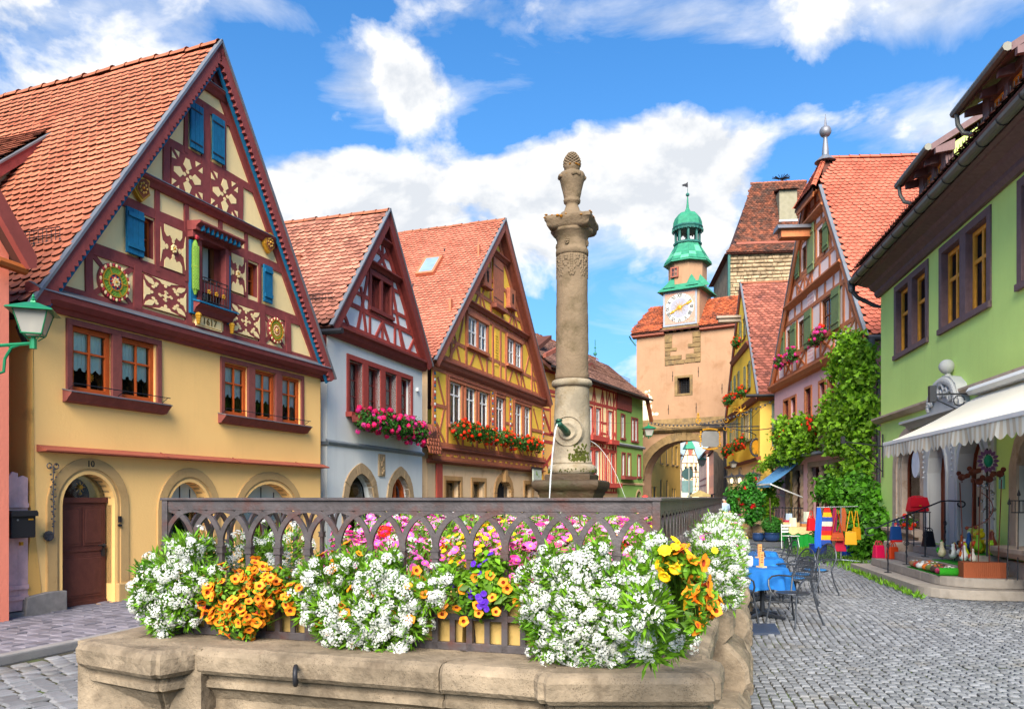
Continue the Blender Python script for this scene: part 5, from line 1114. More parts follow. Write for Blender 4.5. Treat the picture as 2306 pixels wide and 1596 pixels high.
YEL5=plaster('corner_yellow_plaster','ffd24a',var=.05);YEL5B=plaster('ochre_side_plaster','fbc860');PEA5=plaster('apricot_ground_plaster','f2c78c');SHUT5=mat('faded_green_shutter','8f9c84',k=.75,var=.1);BR5=timber('brown_barge','7c3f2a');TILE5=tilemat('plum_roof_tile','b56a58','8a5650',amt=.5,tint=.42,c2s=1.8)
W5y=11.9
up=[(-4.75,-4.0,7.45,8.6),(-3.45,-2.55,7.3,8.75),(-7.8,-6.9,7.7,8.75),(-8.95,-8.3,7.7,8.7),(-5.0,-4.3,10.3,11.35)]
up=[(-3.6,-2.7,7.25,8.6),(-7.3,-6.5,7.5,8.7),(-8.8,-8.2,7.6,8.6),(-5.1,-4.3,10.2,11.3)]
mid=[(-9.6,-9.0,4.7,6.1),(-8.8,-8.2,4.7,6.1),(-8.0,-7.4,4.7,6.1),(-5.0,-4.3,4.7,6.15),(-4.1,-3.4,4.7,6.15),(-3.2,-2.5,4.7,6.15)]
wall('wall',rect(-W5y,0,3.6,6.5),[rect(*w_)for w_ in mid],YEL5,hy,depth=.2)
wall('ground_wall',rect(-W5y,0,0,3.6),[arch(-6.9,-5.9,.3,2.6,3.2),rect(-4.6,-3.6,1.2,2.9),rect(-3.2,-2.2,1.2,2.9),rect(-10.2,-9.0,1.2,2.9)],PEA5,hy,depth=.3,y=.04)
MB().box(-.02,0,.01,8,3.55,6.4).build('side_wall',YEL5B,hy);MB().box(-.025,-.005,.05,8,0,3.55).build('side_wall',YEL5B,hy)
uay,zay,zby=-5.3,13.3,6.6
wall('gable_wall',[(-W5y+.1,zby),(-.1,zby),(uay,zay-.4)],[rect(*w_)for w_ in up],YEL5,hy,y=-.06,depth=.2)
for z in(6.55,9.6):
 t=(z-zby)/(zay-.4-zby);a,b=-W5y+.1+(uay+W5y-.1)*t,-.1+(uay+.1)*t
 profile_bar(hy,'jetty_moulding',BR5,a-.05,b+.12,[(.02,z-.22),(-.16,z-.18),(-.26,z),(-.26,z+.05),(.02,z+.12)])
profile_bar(hy,'string_course',BR5,-W5y,.05,[(.05,3.5),(-.12,3.5),(-.2,3.62),(.05,3.7)])
facade_windows(hy,up,BR5,y=.02,cols=2,rows=2,surround=BR5,sw=.06,cur=CURT);facade_windows(hy,mid,mat('tan_window_frame','b89a70'),y=.05,cols=1,rows=3,surround=mat('stone_mullion','cdb98c'),sw=.08)
for a,b,z0,z1 in up:shutter(hy,a-.62,a-.12,z0,z1,SHUT5,y=-.10,louver=True);shutter(hy,b+.12,b+.62,z0,z1,SHUT5,y=-.10,louver=True)
for a,b in((-10.15,-9.7),(-7.3,-6.9),(-5.5,-5.1),(-2.4,-2.0)):shutter(hy,a,b,4.65,6.2,SHUT5,louver=True)
for a,b in((-4.6,-3.6),(-3.2,-2.2),(-10.2,-9.0)):window(hy,a,b,1.2,2.9,.25,mat('stone_mullion',''),2,2,fw=.08)
arch_band(hy,'arch_stone',-6.9,-5.9,.6,2.6,3.2,.2,-.03,.1,BUFF,10,pieces=7);MB().box(-6.9,-5.9,.4,.5,.3,3.2).build('door',DOORM,hy)
for i in range(2):MB().box(-7.3-.0,-5.6,-1.0+i*.35,.1,0,.18+.17*i).build('door_step',BUFF,hy)
MB().box(-.9,.1,-.35,.3,0,.95).build('base_stone',BUFF,hy,bevel=.05)
def side_shutter(root,x,y0,y1,z0,z1,m):
 mb=MB();f=.07
 mb.box(x,x+.04,y0,y0+f,z0,z1);mb.box(x,x+.04,y1-f,y1,z0,z1)
 for z in(z0,(z0+z1)/2,z1-f):mb.box(x,x+.04,y0+f,y1-f,z,z+f)
 s=mb.build('shutter',m,root)
 for i in range(int((z1-z0)/.09)):
  z=z0+.05+.09*i;MB().add([(x+.035,y0+f,z),(x+.035,y1-f,z),(x+.005,y1-f,z+.07),(x+.005,y0+f,z+.07)],[(0,1,2,3)]).build('slat',m,s,rec=False)
side_shutter(hy,.01,.55,1.05,4.15,6.15,SHUT5);side_shutter(hy,.01,1.06,1.5,4.15,6.15,SHUT5)
mb=MB();mb.box(.0,.03,.06,.25,3.05,3.2);mb.build('house_number_plate',WHITE,hy);MB().box(.0,.03,.5,1.25,3.05,3.22).build('street_name_plate',mat('cream_sign','e0d2a0',k=.8),hy)
MB().box(.02,.04,.58,1.17,3.10,3.13).build('plate_lettering',IRON,hy)
MB().prism([(.05,6.3),(.5,6.45),(.5,6.6),(-.05,6.75)],-.1,8,ax='y').build('eave_box',BR5,hy)
ry=add_roof(hy,f5.M,-W5y-.0,6.45,uay,zay,.25,6.5,-.12,8,TILE5,w=.24,e=.2,side='R',nmax=300)
barge(hy,-W5y-.0,6.45,uay,zay,.25,6.5,-.12,BR5,w=.22,soffit=BR5)
MB().tube([(.45,-.7,6.5),(.45,8,6.5)],.08,8).build('gutter',IRON,hy)
hb=MB();hb.box(-5.9,-5.6,-1.25,0,11.35,11.55);hb.prism([(-6.0,11.55),(-5.5,11.55),(-5.6,11.7),(-5.9,11.7)],-1.35,0);hb.build('hoist_beam',timber('grey_beam','8a7a6c'),hy)
mb=MB();mb.tube([(-12.05,-.3,6.4),(-12.05,-.15,6.1),(-12.05,-.12,3),(-12.05,-.12,0)],.09,7);mb.build('rain_pipe',IRON,hy)
mb=MB();mb.bar((.03,-.2,5.9),(.03,-.2,3.2),.02,4)
f6=Fac(1962,24,.07,True)
hp=f6.root('gabled_house','pink house with tall half-timbered gable, clipped peak and climbing vine','house')
PINKP=plaster('pink_plaster','e2b4b4',var=.06,col2='cf9f9f',c2amt=.35,streak=.08);PINKG=plaster('pale_pink_infill','f6dcd4');BRN6=timber('light_brown_timber','b46a40',k=1.0);OLIVE=timber('olive_shutter_wood','66784a',k=1.0);TILE6=tilemat('new_red_tile','e27a62','cc6650',amt=.5,tint=.12,k=.78,c2s=.5)
WP=11.2
lo=[(-9.6,-8.9,4.6,5.9),(-8.6,-7.9,4.6,5.9),(-6.6,-5.9,4.6,6.0),(-4.9,-4.3,4.5,6.0),(-3.9,-3.3,4.5,6.0)]
gw=[rect(-6.2,-2.0,.8,3.05),rect(-10.3,-6.9,.2,3.0)]
wall('wall',rect(-WP,0,0,6.75),[rect(*w_)for w_ in lo]+gw,PINKP,hp,depth=.3)
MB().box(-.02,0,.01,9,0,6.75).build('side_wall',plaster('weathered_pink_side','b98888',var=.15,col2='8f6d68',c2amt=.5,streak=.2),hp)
facade_windows(hp,lo,REDD,y=.08,cols=2,rows=2,surround=BRN6,sw=.1,cur=CURT)
uap,zap,zbp,zj=-5.2,14.55,6.75,13.2
GP=[(-9.0,-8.4,7.7,8.85),(-7.35,-6.5,7.75,8.85),(-4.5,-3.4,7.75,9.0),(-3.0,-2.9,7.9,8.0),(-6.9,-6.35,10.75,11.7),(-4.9,-4.3,10.75,11.75)];GP=[g for g in GP if g[1]-g[0]>.2]
hw=lambda z:(.1+(z-zbp)/(zap-.3-zbp)*(uap+.0-.1+WP),)
tL=lambda z:-WP+.1+(z-zbp)/(zap-.35-zbp)*(uap+WP-.1)
tR=lambda z:-.1+(z-zbp)/(zap-.35-zbp)*(uap+.1)
wall('gable_wall',[(tL(zbp),zbp),(tR(zbp),zbp),(tR(zj),zj),(tL(zj),zj)],[rect(*w_)for w_ in GP],PINKG,hp,y=-.06,depth=.2)
B6=lambda*a,**k:beamp(hp,*a,k.pop('m',BRN6),y0=-.09-random.random()*.01,y1=-.03,**{q:v for q,v in k.items()if q not in('y0','y1')})
for z,w in((6.85,.26),(7.62,.16),(9.1,.16),(10.55,.16),(11.95,.16),(12.8,.12)):B6(tL(z),z,tR(z),z,w)
for z0,z1,us in((6.9,7.6,(-10.3,-9.3,-8.2,-7.5,-6.3,-5.2,-4.6,-3.2,-2.2,-1.1)),(7.65,9.1,(-9.2,-8.3,-7.5,-6.3,-5.6,-4.6,-3.2,-2.2,-1.6)),(9.15,9.7,(-8.8,-7.8,-6.9,-6.0,-5.0,-4.1,-3.2,-2.5)),(9.75,10.5,(-8.5,-7.5,-6.5,-5.6,-4.7,-3.6,-2.8)),(10.6,11.9,(-7.7,-7.05,-6.2,-5.1,-4.2,-3.5)),(12.0,13.4,(-6.6,-5.9,-5.2,-4.5))):
 for u in us:
  if tL(z1)-.2<u<tR(z1)+.2:B6(u,z0,u,z1,.14)
for(a,b,z0,z1)in((-9.2,-8.3,6.95,7.55),(-7.5,-6.4,6.95,7.55),(-4.5,-3.3,6.95,7.55),(-6.5,-5.6,9.8,10.5),(-7.6,-6.6,9.8,10.5),(-2.2,-1.2,7.0,7.6)):B6(a,z0,b,z1,.1);B6(a,z1,b,z0,.1)
B6(-9.8,7.7,-9.3,9.0,.12);B6(-1.2,7.6,-2.1,9.1,.12);B6(-3.4,10.6,-4.1,11.9,.1);B6(-7.6,10.6,-7.1,11.9,.1)
for sg,f_ in((1,tL),(-1,tR)):B6(f_(zbp)+sg*.1,zbp,f_(zj)+sg*.1,zj,.2)
profile_bar(hp,'jetty_moulding',BRN6,-WP-.1,.1,[(.02,6.5),(-.2,6.55),(-.3,6.7),(-.3,6.78),(-.05,6.86),(.02,6.86)])
for z in(9.72,12.35):profile_bar(hp,'jetty_moulding',BRN6,tL(z)-.06,tR(z)+.06,[(-.05,z-.12),(-.2,z-.05),(-.3,z+.03),(-.3,z+.09),(-.05,z+.16)])
facade_windows(hp,GP,timber('brown_window_wood',''),y=.0,cols=2,rows=2,surround=BRN6,sw=.09)
for a,b,z0,z1 in((-9.75,-9.15,7.6,8.85),(-8.25,-7.5,7.6,8.9),(-6.35,-5.5,7.55,9.0),(-3.25,-2.45,7.6,9.05),(-7.55,-7.05,10.65,11.7),(-4.15,-3.6,10.7,11.7)):
 shutter(hp,a,b,z0,z1,OLIVE,y=-.12,nb=4)
shutter(hp,-5.95,-5.2,10.4,12.2,mat('pale_olive_shutter','93a06e',k=.72,var=.1),y=-.12,nb=4)
for z,t_ in((9.35,'a'),(7.2,'b')):
 MB().box(-6.1,-5.25,-.10,-.06,z-.25,z+.28).build('painted_inscription_panel',PINKG,hp);mb=MB()
 for r in range(3):
  u=-6.02
  while u<-5.35:mb.box(u,u+.02,-.104,-.10,z-.16+r*.15,z-.07+r*.15);u+=random.uniform(.04,.07)
 mb.build('painted_script',mat('pink_script','d89a98'),hp,kind='stuff')
mb=MB()
for(p,z)in((-WP+.0,6.65),(.12,6.75)):
 dx,dz=uap-p,zap-z;l=math.hypot(dx,dz);th=.12;sx=-1 if p>uap else 1
 pj=p+dx*(zj-z)/dz
 mb.add([(p,-.16,z),(p,9.5,z),(uap,9.5,zap),(uap,.25,zap),(pj,-.16,zj),(p,-.16,z-.15),(p,9.5,z-.15),(uap,9.5,zap-.2),(uap,.25,zap-.2),(pj,-.16,zj-.2)],[(0,1,2,3,4),(9,8,7,6,5),(0,5,6,1),(0,4,9,5),(4,3,8,9)])
pl=-WP+(uap+WP)*(zj-6.65)/(zap-6.65);prr=.12+(uap-.12)*(zj-6.75)/(zap-6.75)
mb.add([(pl-.15,-.5,zj-.15),(prr+.15,-.5,zj-.15),(uap,.25,zap),(pl-.15,-.5,zj-.27),(prr+.15,-.5,zj-.27),(uap,.25,zap-.2)],[(0,1,2),(5,4,3),(0,3,4,1)])
rp_=mb.build('roof',UNDER,hp);dx,dz=uap-.12,zap-6.75;l6=math.hypot(dx,dz);sj=l6*(zj-6.75)/dz
roof_plane(rp_,f6.M,(.12,-.16,6.75),(0,1,0),(dx,0,dz),10.0,l6,TILE6,w=.215,e=.175,clip=lambda r,s_:r>(s_-sj)*.95/(l6-sj)-.02)
sH=Vector((0,.75,zap-zj+.15));roof_plane(rp_,f6.M,(pl-.15,-.5,zj-.13),(1,0,0),sH,prr-pl+.3,sH.length,TILE6,w=.215,e=.175,clip=lambda r,s_:s_/sH.length*(prr-pl+.3)/2<r<(prr-pl+.3)*(1-s_/sH.length/2),nmax=40)
ridge(rp_,(uap,.4,zap+.03),(uap,9.5,zap+.03),mat('red_ridge_tile','cf6a50',var=.1,k=.75),24,.12);ridge(rp_,(prr+.15,-.5,zj-.08),(uap,.25,zap+.02),mat('red_ridge_tile',''),5,.1);ridge(rp_,(pl-.15,-.5,zj-.08),(uap,.25,zap+.02),mat('red_ridge_tile',''),5,.1)
LEAD=mat('grey_lead','8a8a92',rough=.5,metal=.5,var=.15,k=.75,col2='7f9ab0',c2amt=.4,c2scale=5)
MB().lathe([(.4,14.45),(.25,14.6),(.13,14.7),(.12,14.9),(.07,15.35),(.09,15.4)],uap,.3,12).build('finial_base',LEAD,hp);MB().ball((uap,.3,15.6),.22,14).build('finial_ball',LEAD,hp,smooth=True);MB().lathe([(.06,15.75),(.0,16.35)],uap,.3,6).build('finial_spike',LEAD,hp)
for(p,z)in((-WP+.0,6.65),(.12,6.75)):
 dx,dz=uap-p,zap-z;l=math.hypot(dx,dz);k=(zj-z)/dz;sg=1 if p<uap else-1;tx,tz=dx/l,dz/l;nx,nz=tz*sg,-tx*sg;L2=l*k
 MB().prism([(p,z),(p+tx*L2,z+tz*L2),(p+tx*L2+nx*.26,z+tz*L2+nz*.26),(p+nx*.26,z+nz*.26)],-.22,-.16).build('barge_board',BRN6,hp)
 MB().prism([(p+nx*.12,z+nz*.12),(p+tx*L2+nx*.12,z+tz*L2+nz*.12),(p+tx*L2+nx*.15,z+tz*L2+nz*.15),(p+nx*.15,z+nz*.15)],-.16,-.06).build('soffit',BRN6,hp)
 MB().prism([(p-nx*.05,z-nz*.05),(p+tx*L2-nx*.05,z+tz*L2-nz*.05),(p+tx*L2,z+tz*L2),(p,z)],-.26,-.14).build('verge_flashing',GREY_METAL,hp)
MB().prism([(pl-.1,zj-.25),(prr+.1,zj-.25),(prr,zj-.4),(pl,zj-.4)],-.48,-.42).build('barge_board',BRN6,hp);MB().add([(pl,-.46,zj-.3),(prr,-.46,zj-.3),(prr-.1,-.06,zj-.02),(pl+.1,-.06,zj-.02)],[(0,1,2,3)]).build('soffit',BRN6,hp,rec=False)
mb=MB();mb.box(-6.0,-5.5,-1.25,0,11.75,12.05);mb.build('hoist_beam',BRN6,hp);MB().prism([(-6.15,12.05),(-5.35,12.05),(-5.5,12.22),(-6.0,12.22)],-1.4,0).build('hoist_cover',LEAD,hp)
mb=MB();mb.tube([(.2,-.2,6.68),(.2,9,6.68)],.09,8);mb.lathe([(.12,6.65),(.1,6.4),(.06,6.2)],.2,-.1,8);mb.tube([(.2,-.1,6.3),(.25,.0,5.9),(.2,.12,5.6),(.2,.12,.3)],.055,7);mb.build('rain_pipe',mat('grey_pipe','55565c',metal=.4,rough=.5),hp)
STC=mat('carved_stone_mullion','b59a80',rough=.9,var=.12,bump=.3,k=.7)
def twisted(u,y,z0,z1,r,root):
 n=40;mb=MB();vs=[]
 for i in range(n+1):
  z=z0+(z1-z0)*i/n
  for j in range(8):a=2*PI*j/8+i*.32;rr=r*(1+.22*math.cos(3*(2*PI*j/8)));vs.append((u+rr*math.cos(a),y+rr*math.sin(a),z))
 mb.add(vs,[(i*8+j,i*8+(j+1)%8,(i+1)*8+(j+1)%8,(i+1)*8+j)for i in range(n)for j in range(8)]);mb.build('twisted_column',STC,root,rec=False)
for a,b,cols,z0,z1 in((-6.2,-2.0,(-6.1,-4.75,-3.4,-2.1),.8,3.05),(-10.3,-6.9,(-9.2,-8.1,-7.1),.2,3.0)):
 for c in cols:twisted(c,.02,z0+.1,z1-.15,.10,hp)
 MB().box(a,b,-.06,.2,z1-.15,z1+.05).build('lintel',STC,hp);MB().box(a-.2,b+.2,-.35,.0,z1+.28,z1+.38).build('window_hood',mat('grey_cap',''),hp)
 for i in range(len(cols)-1):window(hp,cols[i]+.1,cols[i+1]-.1,z0,z1-.15,.2,DOORM,1,1,fw=.06,depth=.8);MB().prism(disc((cols[i]+cols[i+1])/2,z1-.6,.2,.28,18),.17,.18).build('window_emblem',mat('pale_emblem','c8c8b8'),hp)
MB().prism([(.05,3.3),(-.3,3.28),(-.5,3.35),(-.2,3.7),(.05,3.72)],-10.4,-6.8,ax='x').build('awning_hood',IRON,hp)
MB().box(-6.5,.05,-.16,.0,0,.85).build('base_stone',BUFF,hp,bevel=.03)
f7=Fac(1983,21.8,.183,True)
hg=f7.root('shop_house','bright lime green shop house with dark brown eaves and grey stone double doorway','house')
LIME=plaster('lime_plaster','d4f28a',var=.045,streak=.08,k=.92);BR7=timber('dark_brown_joinery','6b5456',k=1.0);HONEY=timber('honey_window_wood','dd9633',k=1.0);GREYST=mat('light_grey_stone','d6d6d4',rough=.85,var=.04,bump=.25,bscale=35,k=.72);TRAV=mat('pinkish_stone','d4bba6',rough=.9,var=.12,scale=5,bump=.5,bscale=25,k=.72,col2='a8866c',c2amt=.4,c2scale=4)
W7=13.0
LW=[(1.45,2.42),(2.72,3.66),(4.72,5.74),(6.06,7.06),(8.5,9.4),(9.8,10.7)]
shopw=arch(1.5,3.35,.92,2.45,3.2);dA=arch(4.05,5.14,.70,2.3,3.05,pointed=True);dB=arch(5.82,7.10,.70,2.3,3.05,pointed=True);rw=arch(8.35,10.3,.85,2.3,2.95,pointed=True)
wall('wall',rect(0,W7,0,7.6),[rect(a,b,5.5,7.18)for a,b in LW]+[shopw,dA,dB,rw],LIME,hg,depth=.30,revmat=GREYST)
MB().box(W7-.02,W7,.01,9,0,7.6).build('side_wall',LIME,hg)
for i in range(0,6,2):
 a,b=LW[i][0]-.18,LW[i+1][1]+.18;mb=MB();mb.box(a,b,-.03,.02,7.18,7.34);mb.box(a,LW[i][0],-.03,.02,5.42,7.18);mb.box(LW[i+1][1],b,-.03,.02,5.42,7.18);mb.box(LW[i][1],LW[i+1][0],-.03,.10,5.42,7.18);mb.build('window_surround',BR7,hg,bevel=.006)
 MB().box(a,b,-.07,.1,5.38,5.5).build('window_sill',BR7,hg)
for a,b in LW:
 mb=MB();mb.box(a,a+.012,-.001,.3,5.5,7.17);mb.box(b-.012,b,-.001,.3,5.5,7.17);mb.box(a,b,-.001,.3,7.165,7.178);mb.build('window_reveal',BR7,hg,rec=False)
 window(hg,a+.02,b-.02,5.5,7.16,.10,HONEY,2 if b-a>.97 else 1,2,fw=.09,bar=.08,split=(.62,),depth=.4,tone=DARK)
profile_bar(hg,'eave_moulding',BR7,-.15,W7,[(.02,7.42),(-.08,7.42),(-.14,7.5),(-.14,7.58),(-.26,7.66),(-.30,7.74),(-.52,7.80),(-.56,7.88),(-.62,7.9),(-.62,8.02),(.02,8.1)])
profile_bar(hg,'soffit_board',BR7,-.3,W7,[(-.30,7.76),(-.62,7.86),(-.62,7.98),(-.30,7.90)])
ZN=mat('grey_pipe','');mb=MB();vs=[]
for x in(-.35,W7):
 for k in range(7):a_=PI+PI*k/6;vs.append((x,-.72+.11*math.cos(a_),7.95+.11*math.sin(a_)))
mb.add(vs,[(k,k+1,k+8,k+7)for k in range(6)]+[(0,1,2,3,4,5,6)]);mb.build('gutter',mat('gutter_zinc','75746c',metal=.3,rough=.5,k=.8),hg,rec=False,smooth=False)
for k in range(17):MB().tube([(-.1+k*.8,-.72+.118*math.cos(a_),7.95+.118*math.sin(a_))for a_ in np.linspace(PI,2*PI,7)],.012,4).build('gutter_bracket',IRON,hg)
mb=MB();mb.tube([(-.25,-.72,7.95),(-.27,-.72,7.7),(-.28,-.55,7.5),(-.3,-.1,7.25),(-.3,.25,7.15),(-.3,.25,3)],.06,8);mb.lathe([(.1,7.7),(.11,7.9),(.07,7.65)],-.26,-.72,8);mb.build('rain_pipe',ZN,hg)
TILE7=tilemat('green_house_tile','c8694f','9a5a48',amt=.5,tint=.2)
r7=MB().prism([(-.75,8.1),(5.2,12.4),(11,8.1),(11,7.95),(5.2,12.2),(-.75,7.98)],-.1,W7,ax='x').build('roof',UNDER,hg)
sv=Vector((0,5.95,4.3));roof_plane(r7,f7.M,(-.1,-.75,8.12),(1,0,0),sv,W7,sv.length,TILE7,w=.22,e=.18,nmax=100)
mb=MB()
for t in(0,.5,1):mb.bar((-.2,-.66,8.1+.15*t),(W7,-.66,8.1+.15*t),.010,4)
for i in range(95):mb.bar((-.2+i*.14,-.66,8.05),(-.2+i*.14,-.66,8.42),.007,4)
for i in range(16):mb.bar((-.1+i*.85,-.3,8.3),(-.1+i*.85,-.58,8.45),.014,4)
mb.build('snow_guard',IRON,r7)
def dormer(u0,u1):
 d_=MB().add([(u0,.0,8.3),(u0,.0,9.42),(u0,3.9,11.9),(u1,.0,8.3),(u1,.0,9.42),(u1,3.9,11.9)],[(3,4,5),(0,2,1)]).build('dormer_cheek',LIME,r7,rec=False)
 w_=(u1-u0)
 mb=MB();mb.box(u0-.08,u0+.2,-.1,.06,8.25,9.42);mb.box(u1-.2,u1+.08,-.1,.06,8.25,9.42);mb.box(u0+.2,u1-.2,-.08,.06,9.24,9.42);mb.box(u0+.2,u1-.2,-.08,.06,8.25,8.5);mb.box((u0+u1)/2-.09,(u0+u1)/2+.09,-.08,.06,8.5,9.24);mb.box(u0-.1,u0+.0,.06,.4,8.3,9.4);mb.build('dormer_frame',BR7,r7,bevel=.01)
 for a,b in((u0+.2,(u0+u1)/2-.09),((u0+u1)/2+.09,u1-.2)):window(hg,a,b,8.5,9.24,.0,HONEY,1,2,fw=.07,bar=.05,split=(.3,),depth=.4)
 MB().add([(u0-.45,-.4,9.44),(u1+.12,-.4,9.44),(u1+.12,4.2,12.3),(u0-.45,4.2,12.3),(u0-.45,-.4,9.30),(u1+.12,-.4,9.30),(u1+.12,4.2,12.15),(u0-.45,4.2,12.15)],[(0,1,2,3),(4,7,6,5),(0,4,5,1),(1,5,6,2),(2,6,7,3),(3,7,4,0)]).build('dormer_roof',BR7,r7)
 for x in np.linspace(u0-.25,u1+.15,4):MB().add([(x-.05,-.34,9.2),(x+.05,-.34,9.2),(x+.05,.05,9.25),(x-.05,.05,9.25),(x-.05,-.34,9.32),(x+.05,-.34,9.32),(x+.05,.05,9.48),(x-.05,.05,9.48)],[(0,3,2,1),(0,1,5,4),(1,2,6,5),(3,0,4,7)]).build('rafter_end',BR7,r7)
 mb=MB();mb.tube([(u0-.5,-.46,9.38),(u1+.12,-.46,9.38)],.08,8);mb.tube([(u0-.35,-.46,9.3),(u0-.35,-.44,9.1),(u0-.3,-.35,8.9),(u0-.15,-.12,8.78),(u0-.1,.0,8.76)],.045,7);mb.build('dormer_gutter',mat('gutter_zinc',''),r7)
dormer(3.55,5.1);dormer(7.15,8.9)
profile_bar(hg,'string_course',TRAV,-.25,13,[(.02,3.82),(-.10,3.84),(-.20,3.92),(-.20,3.97),(.02,4.02)])
profile_bar(hg,'door_entablature',GREYST,2.75,7.8,[(.02,3.40),(-.14,3.42),(-.20,3.5),(-.34,3.54),(-.34,3.60),(.02,3.64)])
mb=MB();mb.prism([(4.35,3.62),(6.3,3.62),(6.2,3.8),(6.05,4.1),(5.75,4.28),(5.35,4.36),(4.9,4.28),(4.6,4.05),(4.45,3.8)],-.22,.0)
for i in range(26):
 a_=i/25*PI;mb.ball((5.32+.78*math.cos(a_),-.24,3.72+.52*math.sin(a_)),.09,7,sy=.6)
for q in((4.75,3.85,.16),(5.85,3.85,.16),(5.3,4.0,.2),(5.0,3.95,.12),(5.6,3.95,.12)):mb.tube([(q[0]+q[2]*(1-t/9)*math.cos(t),-.25,q[1]+q[2]*(1-t/9)*math.sin(t))for t in np.linspace(0,8,18)],.035,5)
mb.lathe([(.10,4.33),(.06,4.38),(.05,4.42)],5.3,-.1,8);mb.build('carved_cartouche',mat('white_marble','dcdcda',var=.08,bump=.3,k=.6),hg);MB().ball((5.3,-.12,4.56),.16,14).build('cartouche_ball',mat('white_marble',''),hg,smooth=True)
for u0,u1 in((4.05,5.14),(5.82,7.10)):
 arch_band(hg,'door_surround',u0,u1,.70,2.3,3.05,.24,-.06,.0,GREYST,14,pointed=True);arch_band(hg,'door_moulding',u0-.0,u1+.0,.70,2.3,3.05,.07,-.10,-.05,GREYST,14,pointed=True)
 arch_band(hg,'door_frame',u0+.05,u1-.05,.70,2.28,2.98,.05,.19,.27,timber('chestnut_door','6e3016',k=1.0),14,pointed=True)
MB().box(3.62,3.86,-.05,0,.70,3.38).build('stone_pilaster',GREYST,hg,bevel=.01);MB().box(5.34,5.62,-.08,0,.70,3.38).build('stone_pilaster',GREYST,hg,bevel=.015);MB().box(7.30,7.45,-.05,0,.70,3.38).build('stone_pilaster',GREYST,hg,bevel=.01)
MB().box(3.62,7.45,-.04,0,3.06,3.40).build('stone_frieze',GREYST,hg)
mb=MB()
for u in(3.74,5.48,7.37):
 for i in range(9):mb.ball((u+.03*math.sin(i*2.2),-.09,2.2+i*.12),.035,6,sy=.6)
mb.build('carved_ornament',GREYST,hg)
YD=timber('ochre_door','d89a1c',k=1.0);dd_=MB().box(4.12,5.08,.24,.28,.70,2.9).build('door',YD,hg);MB().box(4.12,4.50,.20,.24,.70,2.75).build('door_stile',timber('chestnut_door',''),dd_);MB().bar((4.85,.21,1.5),(4.85,.21,1.9),.02,6).build('door_handle',IRON,dd_)
d2=MB().box(5.9,7.02,.24,.28,.70,2.9).build('door',mat('cream_door','d8bfa0',k=.8,bump=.05),hg);MB().bar((6.1,.21,1.55),(6.1,.21,1.75),.02,6).build('door_handle',IRON,d2)
for w0,y0,y1 in((.30,-.04,.0),(.12,.0,.08),(.0,.08,.16),(-.08,.16,.24)):arch_band(hg,'moulded_jamb',1.5-0+(.0 if w0>0 else .08),3.35-(.0 if w0>0 else .08),.92 if w0<.3 else .92,2.45,3.2,max(.05,w0),y0,y1,TRAV,14)
arch_band(hg,'window_frame',1.62,3.23,.92,2.42,3.06,.06,.22,.29,timber('chestnut_door',''),14);MB().prism(arch(1.58,3.28,.92,2.45,3.1),.26,.265).build('pane',GLASS,hg);MB().box(1.3,3.5,1.3,1.35,.8,3.3).build('shop_interior',mat('warm_interior','6b5a44',k=.6,bump=0),hg)
MB().prism([(.1,.78),(-.22,.78),(-.30,.86),(-.30,.94),(.1,.96)],1.1,3.6,ax='x').build('window_sill',TRAV,hg,bevel=.01)
mb=MB()
for i in range(9):mb.box(1.8+i*.16,1.9+i*.16,.7+.05*(i%3),.8+.05*(i%3),1.0,1.25+.3*random.random(),i%4)
mb.box(1.7,3.2,.65,.95,1.95,1.98,3);mb.box(2.5,3.0,.7,.75,1.45,1.75,0)
mb.build('window_display',[mat('vivid_green','5cc422'),mat('display_blue','3458a8'),WHITE,mat('shelf_wood','a8885c')],hg)
MB().prism(disc(2.95,2.55,.26,.33,20),-.02,.44).build('round_window_sign',mat('pale_blue_white','dfe4f2',k=.85,bump=0),hg)
arch_band(hg,'moulded_jamb',8.35,10.3,.85,2.3,2.95,.28,-.05,.10,TRAV,12,pointed=True);MB().prism(arch(8.4,10.25,.85,2.3,2.9,pointed=True),.26,.27).build('pane',GLASS,hg);MB().box(8.2,10.5,.9,1.0,.6,3.0).build('shop_interior',DARK,hg)
MB().prism([(.1,.68),(-.26,.68),(-.34,.78),(-.34,.86),(.1,.88)],7.95,10.7,ax='x').build('window_sill',TRAV,hg,bevel=.01)
MB().box(7.6,13,-.14,0,0,.62).build('base_stone',TRAV,hg,bevel=.02);MB().box(-.02,3.6,-.14,0,0,.8).build('base_stone',TRAV,hg,bevel=.02)
mb=MB();mb.box(7.46+.15,7.80,-.03,0,1.9,2.15);mb.build('door_plate',mat('pale_teal','8fd0c0',k=.8,bump=0),hg);MB().box(3.9,4.05,-.02,0,3.66,3.80).build('number_plate',mat('pale_teal',''),hg)
mb=MB();mb.bar((.35,0,3.15),(.35,-1.05,3.3),.02,5);mb.bar((.35,-.05,2.3),(.35,-.05,3.5),.02,5);mb.bar((.35,-1.05,3.3),(.35,-.05,2.45),.015,5);mb.box(.3,.4,-1.15,-1.05,3.25,3.45);tag(mb.build('wall_bracket',IRON,None),'thin black triangular iron bracket on the far corner of the green house','bracket').matrix_world=f7.M
fB=Fac(0,5.07,0,X=-2.28,dirv=(.955,-.297));MBS=fB.M
FSTONE=mat('fountain_limestone','a8957e',rough=.95,var=.28,scale=4.5,bump=1.0,bscale=30,col2='6a5a4a',c2amt=.45,c2scale=3.2,k=.58,tint=.0)
